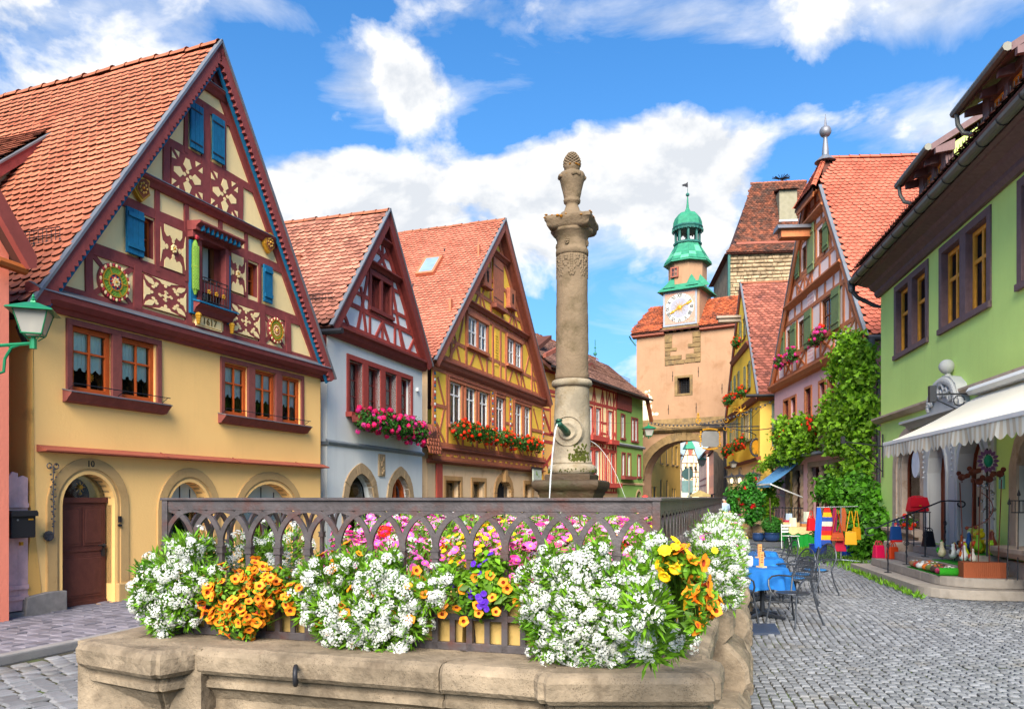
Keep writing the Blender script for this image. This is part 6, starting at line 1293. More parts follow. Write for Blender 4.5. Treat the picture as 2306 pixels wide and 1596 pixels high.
def pitted(m,dark='4a3f34'):
 nt_=m.node_tree;b=nt_.nodes['Principled BSDF'];src=b.inputs['Base Color'].links[0].from_socket
 vo=nt_.nodes.new('ShaderNodeTexVoronoi');vo.inputs['Scale'].default_value=95;g=nt_.nodes.new('ShaderNodeNewGeometry')
 nz=nt_.nodes.new('ShaderNodeTexNoise');nz.inputs['Scale'].default_value=6;nz.inputs['Detail'].default_value=6
 nt_.links.new(g.outputs['Position'],vo.inputs['Vector']);nt_.links.new(g.outputs['Position'],nz.inputs['Vector'])
 r=nt_.nodes.new('ShaderNodeMath');r.operation='LESS_THAN';r.inputs[1].default_value=.24;nt_.links.new(vo.outputs['Distance'],r.inputs[0])
 q=nt_.nodes.new('ShaderNodeMath');q.operation='GREATER_THAN';q.inputs[1].default_value=.52;nt_.links.new(nz.outputs['Fac'],q.inputs[0])
 w=nt_.nodes.new('ShaderNodeMath');w.operation='MULTIPLY';nt_.links.new(r.outputs[0],w.inputs[0]);nt_.links.new(q.outputs[0],w.inputs[1])
 w2=nt_.nodes.new('ShaderNodeMath');w2.operation='MULTIPLY';w2.inputs[1].default_value=.75;nt_.links.new(w.outputs[0],w2.inputs[0])
 mx=nt_.nodes.new('ShaderNodeMix');mx.data_type='RGBA';mx.inputs[7].default_value=(*hexc(dark),1);nt_.links.new(w2.outputs[0],mx.inputs[0]);nt_.links.new(src,mx.inputs[6])
 st_=nt_.nodes.new('ShaderNodeTexNoise');st_.inputs['Scale'].default_value=1.7;st_.inputs['Detail'].default_value=9;st_.inputs['Roughness'].default_value=.7;nt_.links.new(g.outputs['Position'],st_.inputs['Vector'])
 mr=nt_.nodes.new('ShaderNodeMapRange');mr.inputs[1].default_value=.36;mr.inputs[2].default_value=.62;mr.inputs[3].default_value=.68;mr.inputs[4].default_value=1.15;nt_.links.new(st_.outputs['Fac'],mr.inputs[0])
 sc_=nt_.nodes.new('ShaderNodeVectorMath');sc_.operation='SCALE';nt_.links.new(mx.outputs[2],sc_.inputs[0]);nt_.links.new(mr.outputs[0],sc_.inputs['Scale']);nt_.links.new(sc_.outputs[0],b.inputs['Base Color'])
pitted(FSTONE)
def grid_stone(name,prof,a0,a1,axis='a',parent=None,amp=.008,seg=.022,m=None,skew=0,ends=True,round_=.02,side=1,off=0):
 """profile [(out,z)] swept along an edge, with a worn noisy surface; axis a: along the front, axis b: along the side"""
 pts=[]
 for(p,q)in zip(prof[:-1],prof[1:]):
  l=math.hypot(q[0]-p[0],q[1]-p[1]);n=max(1,int(l/seg))
  for i in range(n):pts.append((p[0]+(q[0]-p[0])*i/n,p[1]+(q[1]-p[1])*i/n))
 pts.append(prof[-1]);n=max(2,int(abs(a1-a0)/seg));vs=[]
 for i in range(n+1):
  a=a0+(a1-a0)*i/n;e=min(i,n-i)*abs(a1-a0)/n;sh=round_*max(0,1-e/round_)**2 if round_>0 else 0
  for(o_,z)in pts:
   no=noise.noise(Vector((a*9+off,o_*9,z*9)))*amp+noise.noise(Vector((a*31,o_*31+off,z*31)))*amp*.6
   oo=o_+no-sh;zz=z+no*.5-sh*.5
   if axis=='a':vs.append((a,-oo+skew*(a-a0),zz))
   else:vs.append((side*oo+(0 if side>0 else 0),a,zz))
 k=len(pts);fs=[(i*k+j,(i+1)*k+j,(i+1)*k+j+1,i*k+j+1)for i in range(n)for j in range(k-1)]
 if ends:fs+=[tuple(range(k)),tuple(n*k+j for j in range(k-1,-1,-1))]
 return MB().add(vs,fs).build(name,m or FSTONE,parent,smooth=False)
bas=thing('fountain_basin','weathered limestone fountain basin with moulded rim blocks filled with flower planters','fountain basin',fB.loc,fB.rot)
ZT=.86
def rimprof(o,inner,ex=0,low=0.0):
 return[(inner,ZT-.03),(inner,ZT),(o-.05,ZT+.004),(o-.015,ZT-.012),(o,ZT-.04),(o,ZT-.125),(o-.02,ZT-.15),(o-.07,ZT-.165),(o-.075,ZT-.19),(o-.055,ZT-.20),(o-.055,ZT-.235),(o-.10,ZT-.26),(o-.15,ZT-.34),(o-.16,ZT-.37),(o-.13,ZT-.38),(o-.13,ZT-.42),(o-.17,ZT-.44),(o-.17,.16),(o-.10,.13),(o-.08,0)]
st=[]
for i,(a0,a1)in enumerate(((.56,2.10),(2.106,2.66))):st.append(grid_stone('rim_stone',rimprof(.41,-.25),a0,a1,parent=bas,off=i*5))
def block(corners,name='rim_block',prof_=None,off=0):
 """corners: outer polyline in (a,b), going round the visible faces; swept with the rim profile"""
 vs=[];fs=[];pr=[(x,z)for x,z in rimprof(0,-.30)]
 P2=[]
 for p,q in zip(pr[:-1],pr[1:]):
  n=max(1,int(math.hypot(q[0]-p[0],q[1]-p[1])/.025));P2+=[(p[0]+(q[0]-p[0])*i/n,p[1]+(q[1]-p[1])*i/n)for i in range(n)]
 P2.append(pr[-1]);C=[Vector(c)for c in corners];path=[];nrm=[]
 def en(p,q):d=(q-p).normalized();return Vector((d.y,-d.x))
 for i in range(len(C)-1):
  n=max(2,int((C[i+1]-C[i]).length/.03));e=en(C[i],C[i+1]);pe=en(C[i-1],C[i])if i>0 else e;ne=en(C[i+1],C[i+2])if i<len(C)-2 else e
  ns=(e+pe);ns=ns/ns.dot(e);n2=(e+ne);n2=n2/n2.dot(e)
  for j in range(n+(1 if i==len(C)-2 else 0)):
   t=j/n;path.append(C[i].lerp(C[i+1],t));nrm.append(ns.lerp(n2,t));
 k=len(P2)
 for p,m_ in zip(path,nrm):
  dc=min([(p-c).length for c in C[1:-1]]+[9]);rd=.03*max(0,1-dc/.05)**2
  for o_,z in P2:
   no=noise.noise(Vector((p.x*8+off,p.y*8,z*9+o_*5)))*.011+noise.noise(Vector((p.x*30,p.y*30,z*30+o_*20)))*.005
   q=p+m_*(o_+no-(rd if o_>-.2 else 0));vs.append((q.x,q.y,z+no*.4))
 fs=[(i*k+j,(i+1)*k+j,(i+1)*k+j+1,i*k+j+1)for i in range(len(path)-1)for j in range(k-1)]
 fs+=[tuple(range(k)),tuple((len(path)-1)*k+j for j in range(k-1,-1,-1))]
 return MB().add(vs,fs).build(name,FSTONE,bas)
block([(-.40,.42),(-.30,-.46),(.46,-.62),(.56,-.38)],off=3)
block([(2.60,-.36),(2.68,-.486),(3.54,-.216),(3.545,.22),(3.44,.24)],off=7)
def slab(pts,z0,z1,name='rim_slab'):
 mb=MB().prism(pts,z0,z1,ax='z');o=mb.build(name,FSTONE,bas);return o
slab([(-.32,-.40),(.60,-.40),(.60,.32),(-.32,.32)],.3,ZT-.004);slab([(2.62,-.24),(3.42,-.12),(3.42,.36),(2.62,.32)],.3,ZT-.004);slab([(.5,-.27),(2.7,-.27),(2.7,.34),(.5,.34)],.3,ZT-.003)
def sideprof(o,inner):return rimprof(o,inner)
bb=[(.26,1.88),(2.66,4.28),(5.06,6.68),(7.46,9.1)]
for i,(b0,b1)in enumerate(bb):grid_stone('rim_stone',sideprof(3.455,2.9),b0,b1,axis='b',parent=bas,off=i*3+11,seg=.035)
def bulge(o):return[(2.95,ZT-.03),(2.95,ZT+.004),(o-.05,ZT+.008),(o,ZT-.03),(o,ZT-.16),(o-.03,ZT-.2),(o-.06,ZT-.22),(o-.02,ZT-.26),(o+.06,ZT-.32),(o+.11,ZT-.42),(o+.115,ZT-.52),(o+.07,ZT-.62),(o+.0,ZT-.68),(o+.03,.13),(o+.10,.12),(o+.12,.05),(o+.12,0)]
for i,b0 in enumerate((1.90,4.30,6.70)):grid_stone('rim_block',bulge(3.56),b0,b0+.74,axis='b',parent=bas,off=i*7+1,seg=.03,round_=.03,amp=.012)
grid_stone('console_stone',[(p[0]+.0,p[1])for p in[(3.3,ZT-.28),(3.60,ZT-.3),(3.66,ZT-.4),(3.67,ZT-.52),(3.62,ZT-.62),(3.56,ZT-.68),(3.60,.1),(3.66,.08),(3.66,0)]],-.20,.25,axis='b',parent=bas,off=4,round_=.08,amp=.012)
for i,b0 in enumerate((.5,1.35,2.9,3.6,5.3,6.0,7.7,8.4)):grid_stone('plinth_stone',[(3.2,.30),(3.60,.28),(3.66,.2),(3.70,.08),(3.70,0)],b0,b0+.62,axis='b',parent=bas,off=i,round_=.05,amp=.015,seg=.04)
slab([(2.9,.25),(3.35,.25),(3.35,9.2),(2.9,9.2)],.3,ZT-.003);slab([(-.3,.3),(.3,.3),(.3,9.2),(-.3,9.2)],.0,ZT-.003);slab([(-.3,9.2),(3.45,9.2),(3.45,9.65),(-.3,9.65)],.0,ZT-.003)
MB().box(.1,3.1,.2,9.3,.60,.70).build('soil_bed',mat('dark_soil','3a2c20',bump=.6,k=.7),bas)
mb=MB();pw=[(.0+.0,-.045*math.cos(t)-.03,.05*math.sin(t))for t in np.linspace(-2.4,2.2,12)];mb.tube(pw,.014,7);
rg=mb.build('iron_ring',IRON,bas,smooth=True);rg.location=(1.26,-.43,ZT-.10);rg.rotation_euler=(0,0,.5)
fen=thing('iron_railing','grey-brown cast iron railing of interlaced pointed arches round the fountain basin','railing',fB.loc,fB.rot)
RAILM=mat('weathered_grey_iron','665e60',rough=.5,metal=.3,var=.3,scale=8,bump=.3,bscale=50,col2='6e4a44',c2amt=.5,c2scale=6,k=.55)
ZR,ZC,ZB,ZM=1.668,1.425,.872,1.054
def side_fence(p0,p1,n,detail=True):
 p0=Vector(p0);p1=Vector(p1);d=(p1-p0);L_=d.length;w=L_/n;ang=math.atan2(d.y,d.x);e=d.normalized();nn_=Vector((-e.y,e.x,0))
 def at(x,o,z):q=p0+e*x+nn_*o;return(q.x,q.y,z)
 def rbar(x0,x1,o0,o1,z0,z1,nm):
  mb=MB().box(x0,x1,o0,o1,z0,z1);return mb.build(nm,RAILM,fen,loc=(p0.x,p0.y,0),rot=(0,0,ang),bevel=.003)
 rbar(-.02,L_+.02,-.011,.011,ZR-.004,1.727,'top_rail');rbar(-.03,L_+.03,-.028,.028,1.727,1.743,'rail_cap')
 rbar(0,L_,-.014,.014,ZB-.01,ZB+.035,'bottom_rail');rbar(0,L_,-.010,.010,ZM-.018,ZM+.018,'middle_rail')
 pm=MB();pm.box(-.018,.018,-.014,.014,ZB-.02,ZC-.03);pm.box(-.027,.027,-.022,.022,ZC-.035,ZC-.022);pm.box(-.023,.023,-.020,.020,ZC-.022,ZC+.004);pm.box(-.028,.028,-.023,.023,ZC+.004,ZC+.014)
 post=pm.build('post',RAILM,None);am=None
 mesh_post=post.data;bpy.data.objects.remove(post)
 h=ZR-ZC-.014;k=11
 mb=MB();vs=[]
 for i in range(k):
  t=PI/2*i/(k-1);x=(w)*(1-math.cos(t));z=ZC+.014+h*math.sin(t)*(1.0 if i<k-1 else 1.0);tx,tz=math.sin(t)*w,h*math.cos(t);l=math.hypot(tx,tz);nx,nz=-tz/l,tx/l;hw_=.0165
  vs+=[(x+nx*hw_,-.010,z+nz*hw_),(x+nx*hw_,.010,z+nz*hw_),(x-nx*hw_,.010,z-nz*hw_),(x-nx*hw_,-.010,z-nz*hw_)]
  if i==0:vs[:]=[(vs[0][0]+.006,*vs[0][1:]),(vs[1][0]+.006,*vs[1][1:]),(vs[2][0]+.006,*vs[2][1:]),(vs[3][0]+.006,*vs[3][1:])]
 fs=[(i*4+j,i*4+(j+1)%4,(i+1)*4+(j+1)%4,(i+1)*4+j)for i in range(k-1)for j in range(4)]
 bo=MB().add(vs,fs).build('arch_bar',RAILM,None);mesh_bar=bo.data;bpy.data.objects.remove(bo)
 mesh_hb=bpy.data.meshes.new('short_bar');b2=MB().box(-.016,.016,-.009,.009,ZB+.02,ZM-.01);mesh_hb.from_pydata(b2.v,[],b2.f);mesh_hb.materials.append(RAILM)
 for i in range(n+1):
  q=at(i*w,0,0)
  for nm,me,mir in(('post',mesh_post,1),('arch_bar',mesh_bar,1),('arch_bar',mesh_bar,-1)):
   if nm=='arch_bar' and((mir==1 and i==n)or(mir==-1 and i==0)):continue
   o=bpy.data.objects.new(nm,me);link(o,fen);o.location=q;o.rotation_euler=(0,0,ang);o.scale=(mir,1.0 if mir>0 else .85,1)
  if i<n:o=bpy.data.objects.new('short_bar',mesh_hb);link(o,fen);o.location=at((i+.5)*w,0,0);o.rotation_euler=(0,0,ang)
side_fence((0,0,0),(3.2,0,0),15);side_fence((3.2,0,0),(3.2,9.2,0),43);side_fence((0,0,0),(0,9.2,0),43);side_fence((0,9.2,0),(3.2,9.2,0),15)
for x,y in((0,0),(3.2,0),(0,9.2),(3.2,9.2)):MB().box(x-.022,x+.022,y-.022,y+.022,ZB-.03,1.735).build('corner_post',RAILM,fen,bevel=.004)
PLB=mat('ochre_planter','d9b46c',rough=.8,var=.12,bump=.15,k=.75,col2='a0803c',c2amt=.3,c2scale=5)
def planter(a,b,L_,alongb=False,label=''):
 o=MB();w_=.2
 o.add([(0,0,0),(L_,0,0),(L_,w_,0),(0,w_,0),(-.02,-.02,.28),(L_+.02,-.02,.28),(L_+.02,w_+.02,.28),(-.02,w_+.02,.28)],[(0,1,5,4),(1,2,6,5),(2,3,7,6),(3,0,4,7),(3,2,1,0)])
 o.box(-.03,L_+.03,-.03,-.005,.26,.30);o.box(-.03,L_+.03,w_+.005,w_+.03,.26,.30);o.box(-.03,-.005,-.005,w_+.005,.26,.30);o.box(L_+.005,L_+.03,-.005,w_+.005,.26,.30);o.box(.02,L_-.02,.02,w_-.02,.2,.24)
 p=o.build('planter',PLB,None,bevel=.006);p.matrix_world=MBS@Matrix.Translation((a,b,ZT+.01))@Matrix.Rotation(PI/2 if alongb else 0,4,'Z');return tag(p,label,'planter','ochre planters behind the railing')
for a,l in((.10,'ochre plastic planter behind the railing under the orange flowers at the left corner'),(1.13,'ochre plastic planter behind the railing under the middle white alyssum'),(2.15,'ochre plastic planter behind the railing under the violet flowers and right alyssum')):planter(a,.06,.93,label=l)
colm=thing('fountain_column','tall weathered sandstone fountain column with square capital and pine-cone urn on top','column',MBS@Vector((1.6,5.0,0)),fB.rot)
CS=mat('column_stone','8f7a62',rough=.95,var=.16,scale=3,bump=.9,bscale=30,col2='62543a',c2amt=.5,c2scale=2.6,k=.6);CSL=mat('pale_column_stone','b5a68e',rough=.95,var=.12,scale=4,bump=.9,bscale=30,col2='9b8768',c2amt=.45,c2scale=3.5,k=.62)
CSD=mat('wet_mossy_stone','5d4528',rough=.7,var=.3,scale=5,bump=1,bscale=22,col2='4b4a18',c2amt=.5,c2scale=3,k=.42,spec=.5);LICH=mat('orange_lichen','d08a1c',bump=.4,k=.7)
pitted(CSL,'6b5a44')
zy=lambda y:1.75+(1118-y)/184.4
def lathe_n(prof,nm,m,n=40,amp=.006,sq=None,seg=.03):
 pts=[]
 for p,q in zip(prof[:-1],prof[1:]):
  k=max(1,int(math.hypot(q[0]-p[0],q[1]-p[1])/seg));pts+=[(p[0]+(q[0]-p[0])*i/k,p[1]+(q[1]-p[1])*i/k)for i in range(k)]
 pts.append(prof[-1]);vs=[]
 for r,z in pts:
  for j in range(n):
   a=2*PI*j/n;x,y=math.cos(a),math.sin(a)
   if sq:k_=1/((abs(x)**sq+abs(y)**sq)**(1/sq));x*=k_;y*=k_
   no=noise.noise(Vector((x*r*9,y*r*9,z*9)))*amp+noise.noise(Vector((x*r*30,y*r*30,z*30)))*amp*.5
   vs.append((x*(r+no),y*(r+no),z))
 K=len(pts);fs=[(i*n+j,i*n+(j+1)%n,(i+1)*n+(j+1)%n,(i+1)*n+j)for i in range(K-1)for j in range(n)]+[tuple(range(n-1,-1,-1)),tuple((K-1)*n+j for j in range(n))]
 return MB().add(vs,fs).build(nm,m,colm,smooth=True,rec=False)
SQ=26
lathe_n([(.30,.6),(.30,1.68),(.34,1.72)],'pedestal',CSD,48,.012,SQ)
smooth_by_angle(lathe_n([(.33,zy(1124)),(.335,zy(1116)),(.35,zy(1112)),(.35,zy(1108)),(.375,zy(1104)),(.40,zy(1098)),(.41,zy(1090)),(.405,zy(1084)),(.37,zy(1081)),(.1,zy(1081))],'drip_bowl',CSD,56,.008,SQ),50)
smooth_by_angle(lathe_n([(.28,zy(1082)),(.285,zy(1071)),(.27,zy(1068)),(.1,zy(1068))],'plinth',CSD,48,.006,SQ),40)
lathe_n([(.2,zy(1070)),(.255,zy(1069)),(.285,zy(1064)),(.295,zy(1057)),(.285,zy(1050)),(.255,zy(1046)),(.24,zy(1045))],'base_torus',CSL,40)
lathe_n([(.245,zy(1046)),(.245,zy(1040)),(.228,zy(1037)),(.222,zy(950)),(.205,zy(873))],'lower_drum',CSL,48,.005)
lathe_n([(.205,zy(874)),(.235,zy(871)),(.248,zy(866)),(.245,zy(860)),(.225,zy(857)),(.20,zy(856))],'astragal_ring',CSL,40)
lathe_n([(.202,zy(857)),(.205,zy(845)),(.196,zy(835)),(.198,zy(760)),(.192,zy(680)),(.184,zy(578))],'shaft',CS,48,.006)
lathe_n([(.184,zy(579)),(.197,zy(577)),(.20,zy(570)),(.195,zy(565)),(.183,zy(563)),(.183,zy(543)),(.195,zy(540)),(.20,zy(536)),(.235,zy(530)),(.262,zy(524))],'capital',CS,40,.005)
smooth_by_angle(lathe_n([(.20,zy(527)),(.235,zy(524)),(.262,zy(518)),(.268,zy(510)),(.285,zy(507)),(.285,zy(500)),(.27,zy(498)),(.1,zy(498))],'abacus',CS,56,.005,SQ),50)
lathe_n([(.155,zy(502)),(.15,zy(490)),(.135,zy(486)),(.135,zy(482)),(.10,zy(478)),(.085,zy(470)),(.075,zy(465)),(.078,zy(461)),(.10,zy(458)),(.105,zy(453)),(.095,zy(450)),(.10,zy(447)),(.118,zy(430)),(.14,zy(415)),(.155,zy(405)),(.16,zy(398)),(.145,zy(393)),(.11,zy(391)),(.085,zy(389)),(.08,zy(386)),(.092,zy(384)),(.10,zy(377)),(.098,zy(371)),(.07,zy(368))],'urn',CS,32,.005)
mb=MB();mb.lathe([(.085,zy(376)),(.09,zy(368)),(.075,zy(356)),(.04,zy(347)),(.01,zy(344))],0,0,12)
for k in range(9):
 z=zy(374-k*3.3);r=.094*math.cos(max(0,k-2)/7.4*1.35)
 for j in range(12):a=2*PI*(j+.5*(k%2))/12;mb.ball((r*math.cos(a),r*math.sin(a),z),.021-k*.0008,6,sz=.75)
mb.build('pine_cone',CS,colm,smooth=True)
mb=MB()
for j in range(8):
 a=j*PI/4+.2
 for k in range(9):
  z=zy(583+k*5.2);w_=(.05 if k<6 else .03)*(1+.4*math.sin(k*2));r=.177
  for s_ in(-1,0,1):aa=a+s_*w_/r*(1.2-.08*k);mb.ball((r*math.cos(aa),r*math.sin(aa),z-abs(s_)*.01),.021,5,sz=1.3)
for j in range(4):
 a=j*PI/2+PI*1.5-.1
 for k in range(8):t=k*PI/4;mb.ball((.195*math.cos(a+.10*math.cos(t)),.195*math.sin(a+.10*math.cos(t)),zy(553)+.03*math.sin(t)),.012,5)
 mb.ball((.197*math.cos(a),.197*math.sin(a),zy(553)),.018,6)
 for k in range(5):aa=a+.4;mb.ball((.15*math.cos(aa+k*.12),.15*math.sin(aa+k*.12),zy(400+abs(k-2)*1)),.028,6)
mb.build('carved_leaves',CS,colm,smooth=True)
mb=MB()
for i in range(26):
 a=random.uniform(3.2,6.0);q=random.choice(((.286,zy(504),.035,.012),(.10,zy(377),.025,.02),(.155,zy(403),.02,.02),(.275,zy(498),.03,.006)))
 x,y=math.cos(a),math.sin(a)
 if q[0]>.2:k_=1/((abs(x)**SQ+abs(y)**SQ)**(1/SQ));x*=k_;y*=k_
 mb.ball((q[0]*x,q[0]*y,q[1]+random.uniform(-.01,.01)),q[2]*random.uniform(.4,.8),6,sz=.35)
mb.build('lichen',LICH,colm,kind='stuff')
fd=MB();
for r0,r1,d0,d1 in((.19,.175,.19,.235),(.175,.17,.235,.22),(.17,.12,.22,.232),(.12,.095,.232,.262),(.095,.06,.262,.25),(.06,.0,.25,.25)):
 n=32;vs=[(r*math.cos(2*PI*j/n),-d_,zy(974)+r*math.sin(2*PI*j/n))for r,d_ in((r0,d0),(r1,d1))for j in range(n)]
 fd.add(vs,[(j,(j+1)%n,n+(j+1)%n,n+j)for j in range(n)])
fd.build('spout_disc',CSL,colm,smooth=False,rec=False)
VG=mat('verdigris_spout','2f5a4a',rough=.4,metal=.5,var=.25,col2='5fae88',c2amt=.3,c2scale=12,k=.8)
mb=MB();mb.tube([(.0,-.24,zy(978)),(-.015,-.33,zy(972)),(-.045,-.43,zy(963)),(-.06,-.47,zy(960))],.035,10,rad=[.045,.04,.034,.042]);mb.tube([(-.06,-.47,zy(959)),(-.06,-.475,zy(966))],.022,8);mb.ball((-.055,-.45,zy(954)),.045,8,sz=.5);mb.build('spout',VG,colm,smooth=True)
mb=MB();MOSS=mat('moss','565c1a',bump=1,bscale=25,rough=1,k=.6,col2='3c3a14',c2amt=.5,c2scale=12)
for i in range(150):
 a=-PI/2+.62+random.gauss(0,.28);z=zy(1040)+abs(random.gauss(0,.085))*(1-.5*abs(a+.95));r=.229 if z>zy(1038)else .24;mb.ball((r*math.cos(a),r*math.sin(a),z),random.uniform(.006,.016),5,sz=1.4)
for i in range(120):a=random.uniform(0,6.28);mb.ball((.29*math.cos(a),.29*math.sin(a),zy(1060)+random.uniform(-.02,.02)),random.uniform(.004,.010),5)
mb.build('moss_patch',MOSS,colm,kind='stuff')
WAT=bpy.data.materials.new('running_water');WAT.use_nodes=True;b_=WAT.node_tree.nodes['Principled BSDF'];b_.inputs['Base Color'].default_value=(.95,.97,1,1);b_.inputs['Roughness'].default_value=.12;b_.inputs['Transmission Weight'].default_value=.55;b_.inputs['IOR'].default_value=1.33
def jet(p0,v,z1,r,name='water_jet',label='',n=26):
 pts=[];rad=[];p0=Vector(p0);v=Vector(v);t=0
 T_=(v.z+math.sqrt(v.z**2+2*9.8*(p0.z-z1)))/9.8
 for i in range(n+1):t=T_*i/n;q=p0+v*t;q.z-=4.9*t*t;pts.append(q+Vector((random.uniform(-1,1),random.uniform(-1,1),0))*.003*(i/n));rad.append(r*random.uniform(.65,1.15)*(1-.3*i/n))
 o=MB().tube(pts,r,7,rad=rad).build('water_jet',WAT,None,smooth=True);o.matrix_world=colm.matrix_world if False else Matrix.Translation(colm.location)@Matrix.Rotation(fB.rot,4,'Z');return tag(o,label,'water jet')
jet((-.06,-.48,zy(962)),(-.18,-.25,-.1),1.0,.012,label='bright jet of water falling from the front spout of the fountain column')
jet((.2,.05,zy(992)),(1.3,-.1,-.35),1.7,.0035,label='thin arc of water from the side spout right of the fountain column')
def leafm(name,col,col2=None,k=1.0,tr=.3):return mat(name,col,rough=.55,var=.15,scale=12,bump=0,tint=.6,trans=tr,k=k*.8,spec=.35,col2=col2,c2amt=.5,c2scale=3.2)
LG=leafm('bright_leaf','6fa01f','457c18',k=1.0);LGD=leafm('deep_leaf','3f7a22','2a5a16',k=.9);LVY=leafm('vine_leaf','8fc02a','4c8416',k=1.0,tr=.4)
PWH=mat('white_petal','ffffff',rough=.6,var=.02,bump=0,trans=.25,k=.7,tint=.12);PYC=mat('green_yellow_eye','b8c04a',bump=0,k=.9)
PPK=mat('pink_petal','ff6ad0',rough=.6,var=.1,bump=0,trans=.3,k=.95,tint=.3,col2='ffb4e4',c2amt=.5,c2scale=14);PMG=mat('magenta_petal','f03a9c',rough=.6,bump=0,trans=.3,k=.9,tint=.3);PYL=mat('yellow_petal','ffd21a',rough=.6,bump=0,trans=.3,k=.95,tint=.2);POR=mat('orange_petal','ff9a22',rough=.6,bump=0,trans=.3,k=.95,tint=.2,col2='f57a1a',c2amt=.4,c2scale=20)
PTH=mat('rust_throat','8e2c0c',bump=0,k=.9);PRD=mat('red_petal','fb3a12',rough=.6,bump=0,trans=.3,k=.95,tint=.25);PVI=mat('violet_petal','5a22b8',rough=.6,bump=0,trans=.25,k=.9,tint=.2);PCT=mat('yellow_disc','e8b41c',bump=0,k=.9);PDP=mat('deep_pink_petal','f0206e',rough=.6,bump=0,trans=.3,k=.95,tint=.3)
def umbel(R_=.030,n=22,r=.0068,seed=0):
 rg=random.Random(seed);V=[];Fc=[];fm=[]
 for i in range(n):
  ph=math.acos(1-.95*(i+.5)/n);th=i*2.39996+rg.random()*.5;d=Vector((math.sin(ph)*math.cos(th),math.sin(ph)*math.sin(th),math.cos(ph)))
  c=d*R_*rg.uniform(.85,1.12);c.z*=.75;nn_=(d+Vector((rg.gauss(0,.2),rg.gauss(0,.2),.25))).normalized();e1=nn_.orthogonal().normalized();e2=nn_.cross(e1);a0=rg.random()*6
  rr=r*rg.uniform(.85,1.2)
  for k in range(4):
   a=a0+k*PI/2;u=e1*math.cos(a)+e2*math.sin(a);v=-e1*math.sin(a)+e2*math.cos(a);o=len(V)
   V+=[c,c+u*rr*.7+v*rr*.52+nn_*rr*.1,c+u*rr*1.12,c+u*rr*.7-v*rr*.52+nn_*rr*.1];Fc.append((o,o+3,o+2,o+1));fm.append(0)
  o=len(V);q=nn_*rr*.14;s=rr*.24;V+=[c+q+e1*s,c+q+e2*s,c+q-e1*s,c+q-e2*s];Fc.append((o,o+1,o+2,o+3));fm.append(1)
 for i in range(5):
  a=i*1.257;o=len(V);V+=[Vector((0,0,-.05)),Vector((.025*math.cos(a),.025*math.sin(a),.005)),Vector((.028*math.cos(a+.12),.028*math.sin(a+.12),.005))];Fc.append((o,o+1,o+2));fm.append(2)
 return(np.array([tuple(v)for v in V]),Fc,fm)
def daisy(r=.026,n=12,w=.3,cup=.1,c=.28,layers=1):
 V=[];Fc=[];fm=[]
 for l in range(layers):
  for i in range(n):
   a=2*PI*(i+.5*l)/n;R_=r*(1-.3*l);o=len(V);ww=w*R_
   for x,y,z in((R_*.15,-ww*.3,0),(R_*.75,-ww,R_*cup),(R_,0,R_*cup*.6),(R_*.75,ww,R_*cup),(R_*.15,ww*.3,0)):V.append((x*math.cos(a)-y*math.sin(a),x*math.sin(a)+y*math.cos(a),z+l*R_*.2))
   Fc.append(tuple(range(o,o+5)));fm.append(0)
 o=len(V);k=6;V.append((0,0,r*.22));V+=[(r*c*math.cos(2*PI*i/k),r*c*math.sin(2*PI*i/k),r*.06)for i in range(k)]
 Fc+=[(o,o+1+i,o+1+(i+1)%k)for i in range(k)];fm+=[1]*k
 return(np.array(V),Fc,fm)
def trumpet(r=.029):
 V=[(0,0,-r*.9)];Fc=[];fm=[];k=15
 for q,z in((.12,-r*.5),(.40,-.001),(1.0,r*.10)):
  for i in range(k):
   a=2*PI*i/k;rr=r*q*(1+(.10*math.cos(5*a)if q==1 else 0));V.append((rr*math.cos(a),rr*math.sin(a),z+(.08*r*math.cos(5*a+1)if q==1 else 0)))
 for i in range(k):Fc.append((0,1+(i+1)%k,1+i));fm.append(1)
 for lv,m_ in((0,1),(1,0)):
  for i in range(k):a=1+lv*k;Fc.append((a+i,a+(i+1)%k,a+k+(i+1)%k,a+k+i));fm.append(m_)
 return(np.array(V),Fc,fm)
def pompon(R_=.045,n=26,s=.02,seed=1):
 rg=random.Random(seed);V=[];Fc=[]
 for i in range(n):
  ph=math.acos(1-1.5*(i+.5)/n);th=i*2.39996;d=Vector((math.sin(ph)*math.cos(th),math.sin(ph)*math.sin(th),math.cos(ph)));c=d*R_*rg.uniform(.8,1.1);e1=d.orthogonal().normalized();e2=d.cross(e1)
  a0=rg.random()*6;o=len(V);k=5
  V+=[c+(e1*math.cos(a0+2*PI*j/k)+e2*math.sin(a0+2*PI*j/k))*s*rg.uniform(.6,1)+d*rg.uniform(-.004,.006)for j in range(k)];Fc.append(tuple(range(o,o+k)))
 return(np.array([tuple(v)for v in V]),Fc,[0]*len(Fc))
FL={}
def reg(key,bases,mats,n=6,smooth=False):FL[key]=(variants('flower',bases,mats,n,smooth),bases,mats)
reg('alyssum',[umbel(seed=i,n=20+2*(i%3),R_=.027+.004*(i%3))for i in range(5)],[PWH,PYC,LG],5)
reg('daisy',[daisy(.030),daisy(.028,14,.26,.25)],[PPK,PCT]);reg('magenta',[daisy(.032,14,.3,.2,.2,2)],[PMG,PCT]);reg('yellow',[daisy(.023,9,.42,.15),daisy(.021,8,.42,.3)],[PYL,PCT]);reg('orange',[trumpet(),trumpet(.026)],[POR,PTH])
